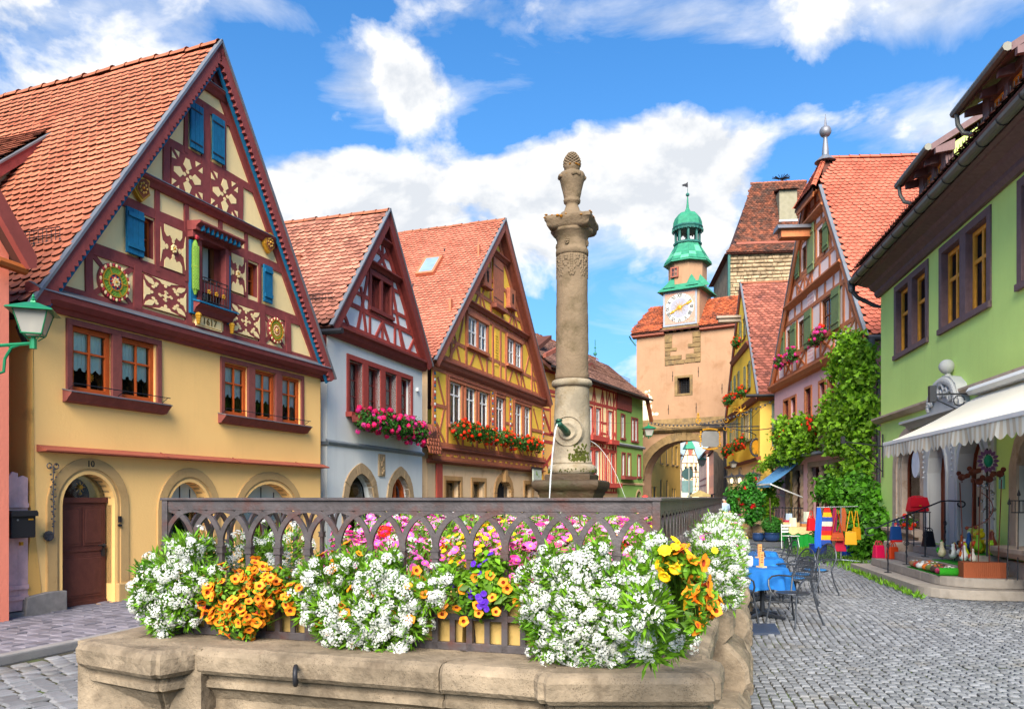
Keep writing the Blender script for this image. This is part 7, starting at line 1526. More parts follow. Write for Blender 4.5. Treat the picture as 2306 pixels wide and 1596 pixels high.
reg('violet',[daisy(.019,5,.6,.1,.15)],[PVI,PVI]);reg('red',[pompon(.05,34,.018)],[PRD]);reg('pinkball',[daisy(.034,12,.45,.5,.2,3)],[PMG,PCT]);reg('geranium',[pompon(.055,30,.024,3),pompon(.045,24,.022,5)],[PRD]);reg('pgeranium',[pompon(.055,30,.024,7)],[PDP]);reg('pinkgeranium',[pompon(.055,28,.022,9)],[PMG]);reg('rose',[pompon(.09,34,.045,11)],[mat('rose_red','e01a20',bump=0,trans=.2,k=.9,tint=.2)])
NARROW=(np.array([(0,0,0),(.11,0,.45),(0,.02,1.0),(-.11,0,.45)]),[(0,1,2,3)],[0])
BROAD=leaf_base(1,.62,.12)
CAMP=Vector((0,0,EYE))
def plant(name,label,cat,blobs,flowers,nleaf,lsize,lm,leaf=NARROW,group=None,shell=.8,up=.35,rbase=None,facing=True,stems=True,sink=.0):
 """blobs: world ellipsoids (x,y,z,rx,ry,rz); flowers: [(kind, count)]"""
 b=np.array(blobs,float);base=Vector((b[:,0].mean(),b[:,1].mean(),rbase if rbase is not None else(b[:,2]-b[:,5]).min()))
 root=thing(name,label,cat,base,0,group);b[:,:3]-=np.array(base);bl=[tuple(x)for x in b]
 T,Nn,_=in_ellipsoids(bl,nleaf,.15,up=.5);Nn=Nn/np.linalg.norm(Nn,axis=1,keepdims=True)+RNG.normal(size=(nleaf,3))*.45
 R=frames(Nn,scale=lsize*(.6+.8*RNG.random(nleaf)));meshify('foliage',leaf,R,T,lm,root,kind='stuff')
 if stems and leaf is not NARROW:
  mb=MB()
  for i in range(min(60,nleaf//25)):
   q=T[RNG.integers(nleaf)];q0=(q[0]*.3,q[1]*.3,max(0,q[2]-lsize*4));mb.bar(q0,tuple(q),.003,3)
  mb.build('stem',lm,root,rec=False,kind='stuff')
 tot=sum(c for _,c in flowers)
 for kind,cnt in flowers:
  got=0;tries=0;Rs=[];Ts=[]
  while got<cnt and tries<12:
   tries+=1;T,Nn,_=in_ellipsoids(bl,cnt*3,shell if kind!='alyssum' else .68,up=up)
   cd=np.array(CAMP-base)-T;cd/=np.linalg.norm(cd,axis=1,keepdims=True);nl=Nn/np.linalg.norm(Nn,axis=1,keepdims=True)
   ok=((nl*cd).sum(1)>-.15)if facing else np.ones(len(T),bool)
   for x in bl:
    dd=((T-np.array(x[:3]))/np.array(x[3:]));ok&=(dd**2).sum(1)>(shell-(.12 if kind!='alyssum' else .26))**2
   T=T[ok][:cnt-got];nl=nl[ok][:cnt-got];T=T+nl*(RNG.random((len(T),1))**3*.075-.015)
   if len(T):nl=nl+RNG.normal(size=nl.shape)*.22;Rs.append(frames(nl,scale=.85+.35*RNG.random(len(nl))));Ts.append(T);got+=len(T)
  if not Ts:continue
  R=np.concatenate(Rs)[:cnt];T=np.concatenate(Ts)[:cnt]+(0,0,sink);k=min(cnt,max(20,int(300*cnt/tot))if tot>300 else cnt)
  individuals('flower',FL[kind][0],R[:k],T[:k],root)
  if cnt>k:meshify('flower_field',FL[kind][1],R[k:],T[k:],FL[kind][2],root,kind='stuff')
 return root
def lineY(px,b=None,a=None):
 """depth where the view column px meets the basin line b=const or a=const"""
 r=(px-CX)/F
 if b is not None:x0,y0=-2.28+.292*b,5.07+.956*b;dx,dy=.955,-.297
 else:x0,y0=-2.28+.955*a,5.07-.297*a;dx,dy=.292,.956
 t=(r*y0-x0)/(dx-r*dy);return y0+t*dy
def fb_(L_,b=-.13,a=None,yr=1.0,cap=.16):
 out=[]
 for q in L_:
  px,py,r=q[:3];Y=(lineY(px,b=b)if a is None else lineY(px,a=a))+(q[3]if len(q)>3 else 0);c=P('D',px,py,Y);R_=r/F*Y;out.append((c.x,c.y,c.z,R_,min(R_*yr,cap),R_))
 return out
FG='flowering plants in the planters round the basin'
plant('white_alyssum','white alyssum spilling round the left corner post of the railing','flower',fb_([(345,1335,40),(395,1290,52),(430,1240,36),(365,1385,36),(410,1350,42),(335,1290,26),(450,1300,32),(330,1350,26),(470,1255,26,.2),(400,1225,22,.1),(312,1350,14),(375,1420,18),(460,1220,14,.2),(485,1290,18),(420,1395,18),(350,1262,14)]),[('alyssum',215)],5200,.055,LG,group=FG)
plant('orange_calibrachoa','cascade of orange bell flowers with rust throats between the two left white clumps','flower',fb_([(520,1325,46),(565,1375,50),(610,1320,46),(500,1380,30),(650,1345,32),(480,1335,22),(570,1295,32),(545,1405,30),(500,1405,22),(690,1355,16),(455,1345,14),(670,1325,20),(560,1425,16),(475,1390,16),(640,1290,16)]),[('orange',190)],2300,.032,LG,leaf=BROAD,group=FG)
plant('white_alyssum','broad white alyssum mound on the middle of the front railing, with a few orange bells','flower',fb_([(740,1300,52),(800,1280,46),(860,1300,48),(705,1345,30),(760,1365,62),(840,1380,66),(905,1340,48),(790,1425,40),(860,1430,38),(925,1400,38),(965,1340,34),(985,1320,24),(690,1300,20),(740,1420,26),(670,1330,18),(1000,1360,14),(905,1450,18),(820,1462,20),(690,1385,16),(880,1255,16),(1010,1300,12)]),[('alyssum',380),('orange',34)],9500,.055,LG,group=FG)
mixb=fb_([(1060,1320,34),(1100,1290,42),(1045,1355,20),(1130,1330,28),(1090,1370,22),(1010,1300,30)],b=-.06)
mp=plant('petunia','trailing violet and orange flowers with bare green shoots between the big white mounds','flower',mixb,[('violet',26)],1500,.05,LG,leaf=BROAD,group=FG)
for(x,y)in((145,580),(185,640),(515,625),(605,610),(690,655),(715,695),(810,630),(790,655),(310,795),(305,855),(395,815),(430,700),(525,800),(535,850),(645,840),(440,900),(620,750),(20,715),(60,720),(780,775)):
 px,py=886.5+.35697*x,1076.5+.35697*y;c=P('D',px,py,lineY(px,b=-.14));n_=(CAMP-c).normalized()+Vector((random.gauss(0,.35),random.gauss(0,.2),random.gauss(0,.3)))
 individuals('flower',[FL['orange'][0][random.randrange(6)]],frames(np.array([tuple(n_)])),[tuple(c-mp.location)],mp)
for k in range(9):
 px,py=1087+random.gauss(0,7),1355+random.gauss(0,9);c=P('D',px,py,lineY(px,b=-.15));individuals('flower',[FL['violet'][0][0]],frames(np.array([tuple((CAMP-c).normalized()+Vector((random.gauss(0,.4),0,random.gauss(0,.4))))])),[tuple(c-mp.location)],mp)
plant('white_alyssum','largest white alyssum mound hanging over the right front corner of the railing','flower',fb_([(1205,1300,30),(1260,1290,42),(1320,1285,46),(1225,1365,46),(1300,1360,62),(1380,1330,50),(1400,1395,66),(1300,1430,58),(1365,1460,44),(1225,1420,34),(1265,1465,32),(1335,1480,28),(1425,1300,32),(1180,1340,18),(1190,1395,18),(1215,1465,16),(1300,1500,18),(1390,1505,18),(1240,1245,14),(1350,1235,16),(1175,1300,12)],b=-.15,cap=.2)+fb_([(1455,1370,50,0),(1500,1430,46,0),(1465,1455,40,0),(1480,1325,42,.15),(1535,1425,26,0),(1500,1385,34,0),(1455,1300,30,.2)],a=3.32,b=None),[('alyssum',560)],14000,.055,LG,group=FG)
plant('white_alyssum','white alyssum hanging on the street side just behind the railing corner','flower',fb_([(1480,1280,24,.2),(1505,1320,32,.2),(1525,1375,24,0),(1470,1230,16,.6),(1535,1400,22,0)],b=None,a=3.36),[('alyssum',110)],1400,.055,LG,group=FG)
plant('yellow_daisy_and_calibrachoa','yellow daisies and rust-orange bells trailing over the street-side rim','flower',fb_([(1515,1265,20,.2),(1530,1300,20,.1),(1548,1345,20),(1560,1375,14),(1500,1250,16,.4)],b=None,a=3.44),[('yellow',85),('orange',14)],900,.045,LG,leaf=BROAD,group=FG)
plant('orange_calibrachoa','rust-orange bell flowers hanging in a strand over the street-side rim','flower',fb_([(1553,1270,13,.3),(1565,1310,15,.2),(1580,1350,20,.1),(1590,1372,14),(1570,1395,12),(1563,1340,12),(1565,1410,7),(1595,1345,14)],b=None,a=3.50),[('orange',75)],500,.04,LG,leaf=BROAD,group=FG)
def bz(a,b,z):v=MBS@Vector((a,b,z));return(v.x,v.y,v.z)
lab=('white alyssum bank on the street side between the orange strand and the first rim block','white alyssum bank on the street side over the first rim block','white alyssum bank on the street side above the second rim block','farthest white alyssum bank on the street side with pink and yellow tops')
for i,(b0,b1)in enumerate(((1.7,2.9),(3.0,4.6),(4.7,6.6),(6.7,8.8))):
 L_=[];b=b0
 while b<b1:L_+=[(*bz(3.36-.02*(i==3)+random.uniform(-.03,.05),b,1.28-.05*(i>1)+random.uniform(-.05,.06)),.22-.03*(i>1),.26,.25),(*bz(3.46,b+.15,1.05),.17,.24,.20)];b+=.38
 plant('white_alyssum',lab[i],'flower',L_,[('alyssum',(290,330,330,300)[i]),('yellow',(10,24,36,46)[i]),('daisy',(8,10,22,40)[i])],3200,.055,LG,group=FG)
IG='flower beds inside the basin'
def bed(label,a0,a1,b0,b1,z,fl,n=1200,cat='flower',nm='bedding_flowers',r=.22):
 fl=[(k,int(c*(2.1 if k in('daisy','yellow','magenta')else 1.5)))for k,c in fl];z+=.04
 L_=[];na,nb=max(1,int((a1-a0)/.34)),max(1,int((b1-b0)/.34))
 for i in range(na):
  for j in range(nb):L_.append((*bz(a0+(a1-a0)*(i+.5)/na+random.uniform(-.06,.06),b0+(b1-b0)*(j+.5)/nb+random.uniform(-.06,.06),z-r+random.uniform(-.04,.05)),r,r,r))
 return plant(nm,label,cat,L_,fl,n,.06,LG,group=IG,shell=.9,up=.9)
bed('white alyssum just inside the left end of the front railing',.05,.7,.25,1.0,1.50,[('alyssum',60)],1500)
bed('pink everlasting daisies behind the orange bells',.7,1.35,.45,1.5,1.47,[('daisy',140),('magenta',30),('pinkball',8)],2400)
bed('white alyssum and orange-red marigolds behind the first white mound',1.2,1.6,.5,1.3,1.44,[('alyssum',40),('red',3),('daisy',40)],1200)
bed('yellow daisies left of the dark pedestal',1.6,2.0,.8,1.9,1.50,[('yellow',110),('daisy',50)],1500)
bed('pink daisies thick in front of the dark pedestal',1.9,2.5,.5,1.6,1.42,[('daisy',150),('magenta',40),('pinkball',6)],2400)
bed('white alyssum in front of the pedestal by the falling water',2.3,3.0,.35,1.0,1.36,[('alyssum',90),('yellow',14),('daisy',16)],2400)
bed('mixed pink daisies right of the pedestal',2.4,3.1,1.1,3.2,1.52,[('daisy',130),('alyssum',60),('red',2),('yellow',10),('magenta',20)],3200)
bed('far pink and white bedding left of the column foot',.2,1.1,1.6,4.2,1.55,[('daisy',150),('alyssum',60),('yellow',12)],4200,r=.26)
bed('white and pink bedding in the middle of the basin before the column',1.15,2.2,2.0,4.2,1.53,[('alyssum',70),('daisy',130),('magenta',30)],4200,r=.26)
bed('bedding flowers behind the column foot at the far end of the basin',.3,3.0,6.2,8.8,1.50,[('daisy',140),('alyssum',60),('yellow',30)],5000,r=.26)
def flowerbox(fc,u0,u1,z,d,fl,label,group=None,h=.42,dd=.28,trough=True,n=900,hang=.12,rr=.2,lm=None):
 root=thing('window_box',label,'flower box',fc.M@Vector((u0,-d,z)),fc.rot,group)
 L_=u1-u0;MB().add([(0,-.1,0),(L_,-.1,0),(L_,.12,0),(0,.12,0),(-.02,-.13,.17),(L_+.02,-.13,.17),(L_+.02,.14,.17),(-.02,.14,.17)],[(0,1,5,4),(1,2,6,5),(2,3,7,6),(3,0,4,7),(3,2,1,0)]).build('trough',REDD,root)
 k=max(2,int(L_/.35));bl=[((i+.5)*L_/k+random.uniform(-.08,.08),-.05+random.uniform(-.05,.03),.18+random.uniform(-.06,.08)-hang*.5,rr*1.1,dd*.8,rr*random.uniform(.9,1.25))for i in range(k)]
 T,Nn,_=in_ellipsoids(bl,n,.3,up=.3);meshify('foliage',BROAD,frames(Nn+RNG.normal(size=(n,3))*.4,scale=.085*(.6+.8*RNG.random(n))),T,lm or LGD,root,kind='stuff')
 for kind,cnt in fl:
  T,Nn,_=in_ellipsoids(bl,cnt,.95,up=.25);T[:,1]=-np.abs(T[:,1])+np.where(RNG.random(cnt)<.3,.1,0);Nn[:,1]=-np.abs(Nn[:,1]);individuals('flower',FL[kind][0],frames(Nn,scale=.9+.4*RNG.random(cnt)),T,root)
 return root
flowerbox(f2,.85,2.2,3.62,.32,[('pgeranium',34),('pinkgeranium',16)],'left window box of cascading pink geraniums on the pale blue house','pink geranium boxes',rr=.30,n=1300)
flowerbox(f2,2.3,3.5,3.58,.32,[('pgeranium',34),('pinkgeranium',10)],'middle window box of pink geraniums on the pale blue house','pink geranium boxes',rr=.30,n=1300)
flowerbox(f2,3.55,4.85,3.50,.32,[('pgeranium',22),('pinkgeranium',26)],'right window box of pink geraniums on the pale blue house','pink geranium boxes',rr=.32,n=1300)
for u0,u1,l in((1.15,3.6,'longest red geranium box, under the three left windows of the golden house'),(3.7,5.0,'red geranium box under the third window of the golden house'),(5.7,7.2,'red geranium box under the fourth single window of the golden house'),(7.9,10.3,'red geranium box under the right window pair of the golden house')):flowerbox(f3,u0,u1,3.95,.32,[('geranium',int(24*(u1-u0)))],l,'red geranium boxes on the golden house',rr=.30,n=int(700*(u1-u0)))
for u0,u1,z,l in((-3.8,-2.3,7.0,'red geranium box under the nearer gable window of the yellow corner house'),(-7.6,-6.2,7.15,'red geranium box under the middle gable window of the yellow corner house'),(-9.0,-7.9,7.2,'red geranium box under the far gable window of the yellow corner house'),(-5.3,-4.1,9.9,'small red geranium box high in the yellow corner gable'),(-9.8,-7.2,4.35,'long red geranium box on the far first-floor windows of the yellow corner house'),(-5.2,-2.3,4.35,'long red and orange geranium box on the near first-floor windows of the yellow corner house')):flowerbox(f5,u0,u1,z,.38,[('geranium',int(18*(u1-u0)))],l,'red geranium boxes on the yellow corner house',rr=.30,n=int(600*(u1-u0)))
for u0,u1,z,l,k in((-9.2,-8.2,7.35,'magenta and red flower box at the far window of the pink timbered gable','pinkgeranium'),(-7.5,-6.5,7.35,'lilac flower box at the middle window of the pink timbered gable','pinkgeranium'),(-4.6,-3.4,7.45,'large magenta and lilac flower box at the near window of the pink timbered gable','pinkgeranium'),(-9.0,-7.9,4.35,'red geranium box low on the far windows of the pink house','geranium'),(-5.0,-3.7,4.3,'red geranium box beside the climbing vine on the pink house','geranium')):flowerbox(f6,u0,u1,z,.35,[(k,int(26*(u1-u0)))]+([('geranium',5)]if k!='geranium' else[]),l,'flower boxes on the pink house',rr=.28,n=int(600*(u1-u0)))
LOB=lobed_base()
def bush(name,label,cat,blobs,n,size,m,stems,group=None,base=LOB,fl=(),z0=0,shell=.55):
 b=np.array(blobs,float);bs=Vector((b[:,0].mean(),b[:,1].mean(),z0));root=thing(name,label,cat,bs,0,group);b[:,:3]-=np.array(bs);bl=[tuple(x)for x in b]
 T,Nn,_=in_ellipsoids(bl,n,shell,up=.35);T+=RNG.normal(size=T.shape)*size*(1.1 if cat=='climber' else .5);meshify('crown' if cat!='climber' else 'foliage',base,frames(Nn/np.linalg.norm(Nn,axis=1,keepdims=True)+RNG.normal(size=(n,3))*.45,scale=size*(.5+.9*RNG.random(n))),T,m,root,kind='stuff')
 mb=MB()
 for s in stems:
  pts=[Vector(p)-bs for p in s[:-1]];k=len(pts);mb.tube(pts,s[-1],7,rad=[s[-1]*(1-.6*i/max(1,k-1))for i in range(k)])
 if stems:mb.build('stem',mat('vine_bark','5a4632',bump=.8,k=.7),root,smooth=True)
 for kind,cnt in fl:
  T,Nn,_=in_ellipsoids(bl,cnt,1.0,up=.2);individuals('flower',FL[kind][0],frames(Nn,scale=.9+.4*RNG.random(cnt)),T,root)
 return root
def f6w(u,d,z):v=f6.M@Vector((u,-d,z));return(v.x,v.y,v.z)
def vb(L_,fc=f6):
 out=[]
 for(u,z,ru,rz,*r)in L_:
  d=r[0]if r else .35;v=fc.M@Vector((u,-d*.8,z));out.append((v.x,v.y,v.z,d+ru*.15,ru,rz))
 return out
def vq(k,x,y,rpx,d=.4):
 rpx*=.72
 u,z=f6.q(k,x,y,d);v=f6.M@Vector((u,-d,z));R_=rpx/F*v.y;return(v.x,v.y,v.z,R_,R_*1.6,R_)
tall=[vq('D',*q)for q in((1925,770,22),(1905,790,22),(1890,815,20),(1940,800,26),(1920,830,26),(1880,840,14),(1945,845,24),(1930,880,26),(1905,880,20),(1945,915,24),(1915,925,30),(1885,930,28),(1862,945,18),(1900,960,26),(1935,965,24),(1915,1000,24),(1940,1010,20),(1895,1000,22),(1925,1045,18),(1910,1070,18),(1940,1055,14),(1875,985,14),(1960,900,12),(1850,960,8),(1872,905,8),(1968,950,8),(1862,1010,8),(1955,790,8),(1893,760,8),(1880,1060,8),(1858,925,7))]
bush('grape_vine','tall bright green grape vine climbing the near corner of the pink house','climber',tall,9500,.13,LVY,[(f6w(-.9,.15,0),f6w(-.8,.25,1.5),f6w(-1.1,.3,3),f6w(-1.6,.35,4.5),f6w(-1.2,.3,6.2),.07)])
lowv=[vq('D',*q)for q in((1930,1100,34,.7),(1960,1130,36,.7),(1900,1120,24,.8),(1965,1175,36,.9),(1940,1190,34,1.0),(1975,1215,26,1.0),(1950,1235,26,1.1),(1920,1160,28,.9),(1870,1095,20,.7),(1855,1110,12,.7))]
bush('ivy','dense darker creeper piled at the wall foot between the pink and green houses','climber',lowv,10000,.125,leafm('creeper_leaf','5fa022','3f7a18',k=1.0),[(f6w(-.3,.5,0),f6w(-.4,.5,1.5),.05)],base=LOB)
midv=[vq('D',*q)for q in((1765,965,12),(1790,970,15),(1780,992,17),(1812,985,14),(1765,1008,13),(1795,1012,15),(1745,1032,8),(1770,1030,9),(1757,950,7),(1733,1044,6),(1720,1050,4),(1827,968,7),(1800,948,8),(1752,985,8),(1822,1005,9),(1710,1052,3))]
bush('grape_vine','bright green grape vine arching over the blue awning of the pink house','climber',midv,5200,.13,LVY,[(f6w(-10.6,.2,0),f6w(-10.6,.3,2),f6w(-9.8,.4,3.6),f6w(-8.5,.4,4.0),.07)])
LRO=leafm('rose_leaf','3f8a26','2b6a18',k=.9)
def at(px,py,Y,r,k=1.0):c=P('D',px,py,Y);R_=r/F*Y;return(c.x,c.y,c.z,R_,R_,R_*k)
rb_=[at(1690,1125,32,20),(at(1685,1100,32,16)),at(1700,1150,32,18),at(1690,1165,31.5,12),at(1675,1115,32,12),at(1705,1120,32,14),at(1690,1075,32,8)]
bush('rose_bush','climbing bush of red roses at the corner of the yellow house','rose bush',rb_,4200,.14,LRO,[(tuple(P('D',1692,1205,31.5)),tuple(P('D',1690,1130,32)),.05)],base=BROAD,fl=[('rose',30)])
for(px,py)in((1684,1058),(1673,1078),(1663,1092),(1672,1108),(1685,1066),(1668,1100),(1655,1095)):c=P('D',px,py,31.8)
bush('ivy','thin column of dark ivy beside the entrance steps of the yellow house','climber',[at(1650,1115,36,7,2),at(1650,1140,36,8,2),at(1651,1160,36,8,1.5)],1500,.14,LRO,[],base=BROAD)
bush('shrub','light green leafy shrub beside the black shop railing','shrub',[at(1722,1120,33,12),at(1712,1135,33,11),at(1735,1130,33,12),at(1730,1108,33,9),at(1750,1090,33,6),at(1725,1155,33,8)],2400,.16,LVY,[(tuple(P('D',1735,1190,30)),tuple(P('D',1733,1120,30)),.05)],base=BROAD)
bb_=PG('D',1738,1218)
bush('boxwood_ball','clipped dark green boxwood ball in a dark blue glazed pot','potted plant',[(bb_.x,bb_.y,.62,.38,.38,.33)],3800,.06,LRO,[],base=BROAD,z0=0,shell=.82)
pot=MB().lathe([(.3,0),(.42,.1),(.46,.32),(.44,.5),(.48,.53),(.48,.56),(.40,.56),(.38,.5)],0,0,24).build('plant_pot',mat('navy_glaze','24406e',rough=.2,var=.1,bump=0,spec=.7,k=.8),None,smooth=True);pot.location=(bb_.x,bb_.y,0);tag(pot,'dark blue glazed pot holding the boxwood ball','plant pot')
p2=inst(pot,'plant_pot',None,(bb_.x-.45,bb_.y+.3,0));pot.scale=(.66,.66,.62);p2.scale=(.5,.5,.55);tag(p2,'smaller dark blue pot behind and left of the boxwood pot','plant pot')
T=[];
def weeds(x0,y0,x1,y1,n,w=.12,s=.09):
 for i in range(n):t=random.random();T.append((x0+(x1-x0)*t+random.gauss(0,w),y0+(y1-y0)*t+random.gauss(0,w),0.0))
wl_=[f7.M@Vector((u,-d,0))for u,d in((3.75,1.75),(9.2,1.85),(9.3,.25))];weeds(wl_[0].x,wl_[0].y,wl_[1].x,wl_[1].y,500,.05);q=f6.M@Vector((-.5,-1.7,0));weeds(q.x-.8,q.y-2.8,q.x+.6,q.y+1.5,2600,.35)
q2=f7.M@Vector((3.4,-1.5,0));weeds(q.x,q.y-2,q2.x,q2.y,900,.3)
T=np.array(T);Nn=np.tile([0,0,1.],(len(T),1))+RNG.normal(size=(len(T),3))*.5
g=meshify('grass',NARROW,frames(Nn,scale=.10*(.5+RNG.random(len(T)))),T,LG,None,kind='stuff');g['label']='low weeds and grass at the foot of the steps and walls'
SETT=mat('grey_sett','8c8e94',rough=.75,var=.10,scale=20,bump=.5,bscale=70,tint=.28,k=.56,col2='8c8478',c2amt=.35,c2scale=1.2,spec=.45)
PAVE=mat('dark_paver','84808c',rough=.85,var=.12,scale=6,bump=.4,bscale=60,tint=.25,k=.62,col2='6f6a74',c2amt=.4,c2scale=1.5);KERB=mat('kerb_stone','8f8c8c',rough=.85,var=.15,bump=.5,k=.78)
def joint_mat():
 m=mat('mossy_joint','4a453a',rough=1,var=.25,scale=12,bump=.6,bscale=60,col2='55701c',c2amt=.5,c2scale=1.6,k=.72);return m
JM=joint_mat()
def farcobble():
 m=mat('far_cobbles','8c8f96',rough=.8,var=.12,scale=4,bump=0,k=.62,col2='7c7668',c2amt=.4,c2scale=.8);n=m.node_tree.nodes;l=m.node_tree.links;b=n['Principled BSDF']
 g=n.new('ShaderNodeNewGeometry');mp_=n.new('ShaderNodeMapping');mp_.inputs['Rotation'].default_value=(0,0,1.3);l.new(g.outputs['Position'],mp_.inputs[0]);br=n.new('ShaderNodeTexBrick');br.inputs['Scale'].default_value=4.5;br.inputs['Mortar Size'].default_value=.035;br.inputs['Color1'].default_value=(1,1,1,1);br.inputs['Color2'].default_value=(.72,.72,.76,1);br.inputs['Mortar'].default_value=(.32,.32,.26,1);l.new(mp_.outputs[0],br.inputs[0])
 src=b.inputs['Base Color'].links[0].from_socket;mx=n.new('ShaderNodeMix');mx.data_type='RGBA';mx.blend_type='MULTIPLY';mx.inputs[0].default_value=1;l.new(src,mx.inputs[6]);l.new(br.outputs[0],mx.inputs[7]);l.new(mx.outputs[2],b.inputs['Base Color'])
 bp=n.new('ShaderNodeBump');bp.inputs['Strength'].default_value=.6;bp.inputs['Distance'].default_value=.02;l.new(br.outputs['Fac'],bp.inputs['Height']);bp.invert=True;l.new(bp.outputs[0],b.inputs['Normal']);return m
tag(MB().add([(-400,-200,-.022),(400,-200,-.022),(400,800,-.022),(-400,800,-.022)],[(0,1,2,3)]).build('ground',farcobble(),None,rec=False),'grey cobbled ground of the old town street',kind='structure')
street=tag(MB().add([(-9,-4,-.017),(14,-4,-.017),(14,27,-.017),(-9,27,-.017)],[(0,1,2,3)]).build('street_paving',JM,None,rec=False),'small grey stone setts with moss in the joints',kind='structure')
def stones(parent,d,w,l,x0,x1,y0,y1,ok,m,name,nmax=300,z=0.0,gap=.14,h=.018,want=None):
 d=np.array(d)/np.hypot(*d);e=np.array([d[1],-d[0]]);C=np.array([[x0,y0],[x1,y0],[x0,y1],[x1,y1]]);s0,s1=(C@d).min(),(C@d).max();t0,t1=(C@e).min(),(C@e).max()
 si=np.arange(s0,s1,l);ti=np.arange(t0,t1,w);SS,TT=np.meshgrid(si,ti,indexing='ij');k=np.arange(len(ti))[None,:]
 SS=SS+(((k*7919)%17)/17.0)*l*.9+RNG.normal(size=SS.shape)*l*.04;TT=TT+np.sin(SS*1.1+TT*.3)*.05+np.sin(SS*.37)*.12+RNG.normal(size=SS.shape)*w*.03
 p=SS.ravel()[:,None]*d+TT.ravel()[:,None]*e;m_=ok(p);p=p[m_];n=len(p);a=math.atan2(e[1],e[0])+RNG.normal(size=n)*.035
 wx=w*(1-gap)*(1+RNG.normal(size=n)*.03);ly=l*(1-gap)*(1+RNG.normal(size=n)*.05);c,s_=np.cos(a),np.sin(a);R=np.zeros((n,3,3));R[:,0,0]=c*wx;R[:,1,0]=s_*wx;R[:,0,1]=-s_*ly;R[:,1,1]=c*ly;R[:,2,2]=1
 tl_=RNG.normal(size=(n,2))*.045;R[:,2,0]=tl_[:,0]*wx;R[:,2,1]=tl_[:,1]*ly
 T=np.column_stack([p,z+RNG.normal(size=n)*.004])
 V=np.array([(-.5,-.5,-h),(.5,-.5,-h),(.5,.5,-h),(-.5,.5,-h),(-.47,-.48,-.005),(.48,-.46,-.005),(.47,.48,-.005),(-.48,.46,-.005),(-.38,-.40,.001),(.39,-.38,.001),(.38,.40,.001),(-.40,.38,.001)]);Fc=[(8,9,10,11)]+[(i,(i+1)%4,4+(i+1)%4,4+i)for i in range(4)]+[(4+i,4+(i+1)%4,8+(i+1)%4,8+i)for i in range(4)]
 base=(V,Fc,[0]*9);split_pieces(name,name+'_field',base,variants(name,base,m,10),R,T,m,parent,Matrix.Identity(4),nmax,want=want)
def okR(p):
 x,y=p[:,0],p[:,1];a=(x+2.28)*.955-(y-5.07)*.297;px=CX+x/np.maximum(y,.1)*F;wallx=np.where(y<21.5,10.47-(21.8-y)*-.0+.183*(y-21.8),11.2+.07*(y-24))
 return(a>3.60)&(y>3.4)&(y<26.5)&(x<wallx+.1)&(px<2900)
stones(street,(.255,1),.088,.108,0,13,3.4,27,okR,SETT,"sett",want=lambda T:T[:,1]<7.8)
KX=lambda y:-5.32+.366*(y-7.98)
def okL(p):
 x,y=p[:,0],p[:,1];a=(x+2.28)*.955-(y-5.07)*.297;px=CX+x/np.maximum(y,.1)*F
 return(y>4.5)&(y<12)&(x>KX(y)+.12)&(a<-.25)&(px>-60)
stones(street,(.60,.80),.15,.17,-7,-1,4,12,okL,SETT,'sett',nmax=220,gap=.07)
side=tag(MB().add([(KX(3)-6,3,.05),(KX(3)-.12,3,.05),(KX(40)-.12,40,.05),(KX(40)-6,40,.05)],[(0,1,2,3)]).build('pavement',JM,None,rec=False),'dark paved walkway in front of the left-hand houses',kind='structure')
def okS(p):
 x,y=p[:,0],p[:,1];px=CX+x/np.maximum(y,.1)*F
 return(y>6)&(y<17)&(x<KX(y)-.13)&(x>KX(y)-2.9)&(px>-40)
stones(side,(.366,1),.22,.16,-10,0,6,17,okS,PAVE,'paver',nmax=260,z=.07,gap=.05)
kd=Vector((.366,1,0)).normalized();k0=None
for i in range(22):
 p_=Vector((KX(4.2),4.2,0))+kd*i*1.0
 if k0 is None:k0=MB().box(0,.98,-.0,.14,-.02,.095).build('kerb_stone',KERB,side,bevel=.02);o=k0
 else:o=inst(k0,'kerb_stone',side)
 o.location=p_;o.rotation_euler=(0,0,math.atan2(kd.y,kd.x))
pa,pb,pc,pd_=PG('D',1660,1406),PG('D',1744,1406),PG('D',1756,1427),PG('D',1660,1429)
tag(MB().add([(p.x,p.y,h)for h in(-.015,.022)for p in(pa,pb,pc,pd_)],[(4,5,6,7),(0,1,5,4),(1,2,6,5),(2,3,7,6),(3,0,4,7)]).build('cover_plate',mat('slate_blue_plate','4c5466',rough=.4,metal=.4,var=.15,k=.8),None),'flat dark blue-grey metal plate on the setts by the basin','cover plate')
f0=Fac(20,10.4,.369);h0=f0.root('salmon_house','edge of a salmon pink house at the far left with a tiled eave corner','house')
SAL=plaster('salmon_house_plaster','f78f76',var=.04);MB().box(-6,0,0,5,0,5.35).build('wall',SAL,h0)
MB().prism([(-3,9.3),(.12,5.02),(.12,4.86),(-3,9.0)],-.22,5).build('roof',UNDER,h0);MB().prism([(-3,9.4),(.16,5.02),(.16,4.86),(.06,4.82),(-3,9.05)],-.32,-.22).build('barge_board',mat('salmon_timber','a8524a',k=.7),h0)
MB().tube([(-.3,-.18,4.84),(.10,-.18,4.82)],.07,8).build('rafter_end',mat('orange_brown_wood','b5622c',k=.7),h0)
MAU=timber('mauve_gate','d0a8a8',k=1.0);zc=1.95
gt0=thing('wooden_gate','narrow mauve wooden gate between the salmon and yellow houses','gate',f0.M@Vector((.02,.25,0)),f0.rot)
for i in range(3):a=.0+i*.15;MB().prism([(a,.15),(a+.147,.15),(a+.147,2.02+(.06 if i==1 else 0)),(a+.07,2.10 if i==1 else 2.05),(a,2.02)],0,.03).build('plank',MAU,gt0)
for z in(.3,.45,1.6):MB().box(.01,.44,-.03,0,z,z+.06).build('ledge',MAU,gt0)
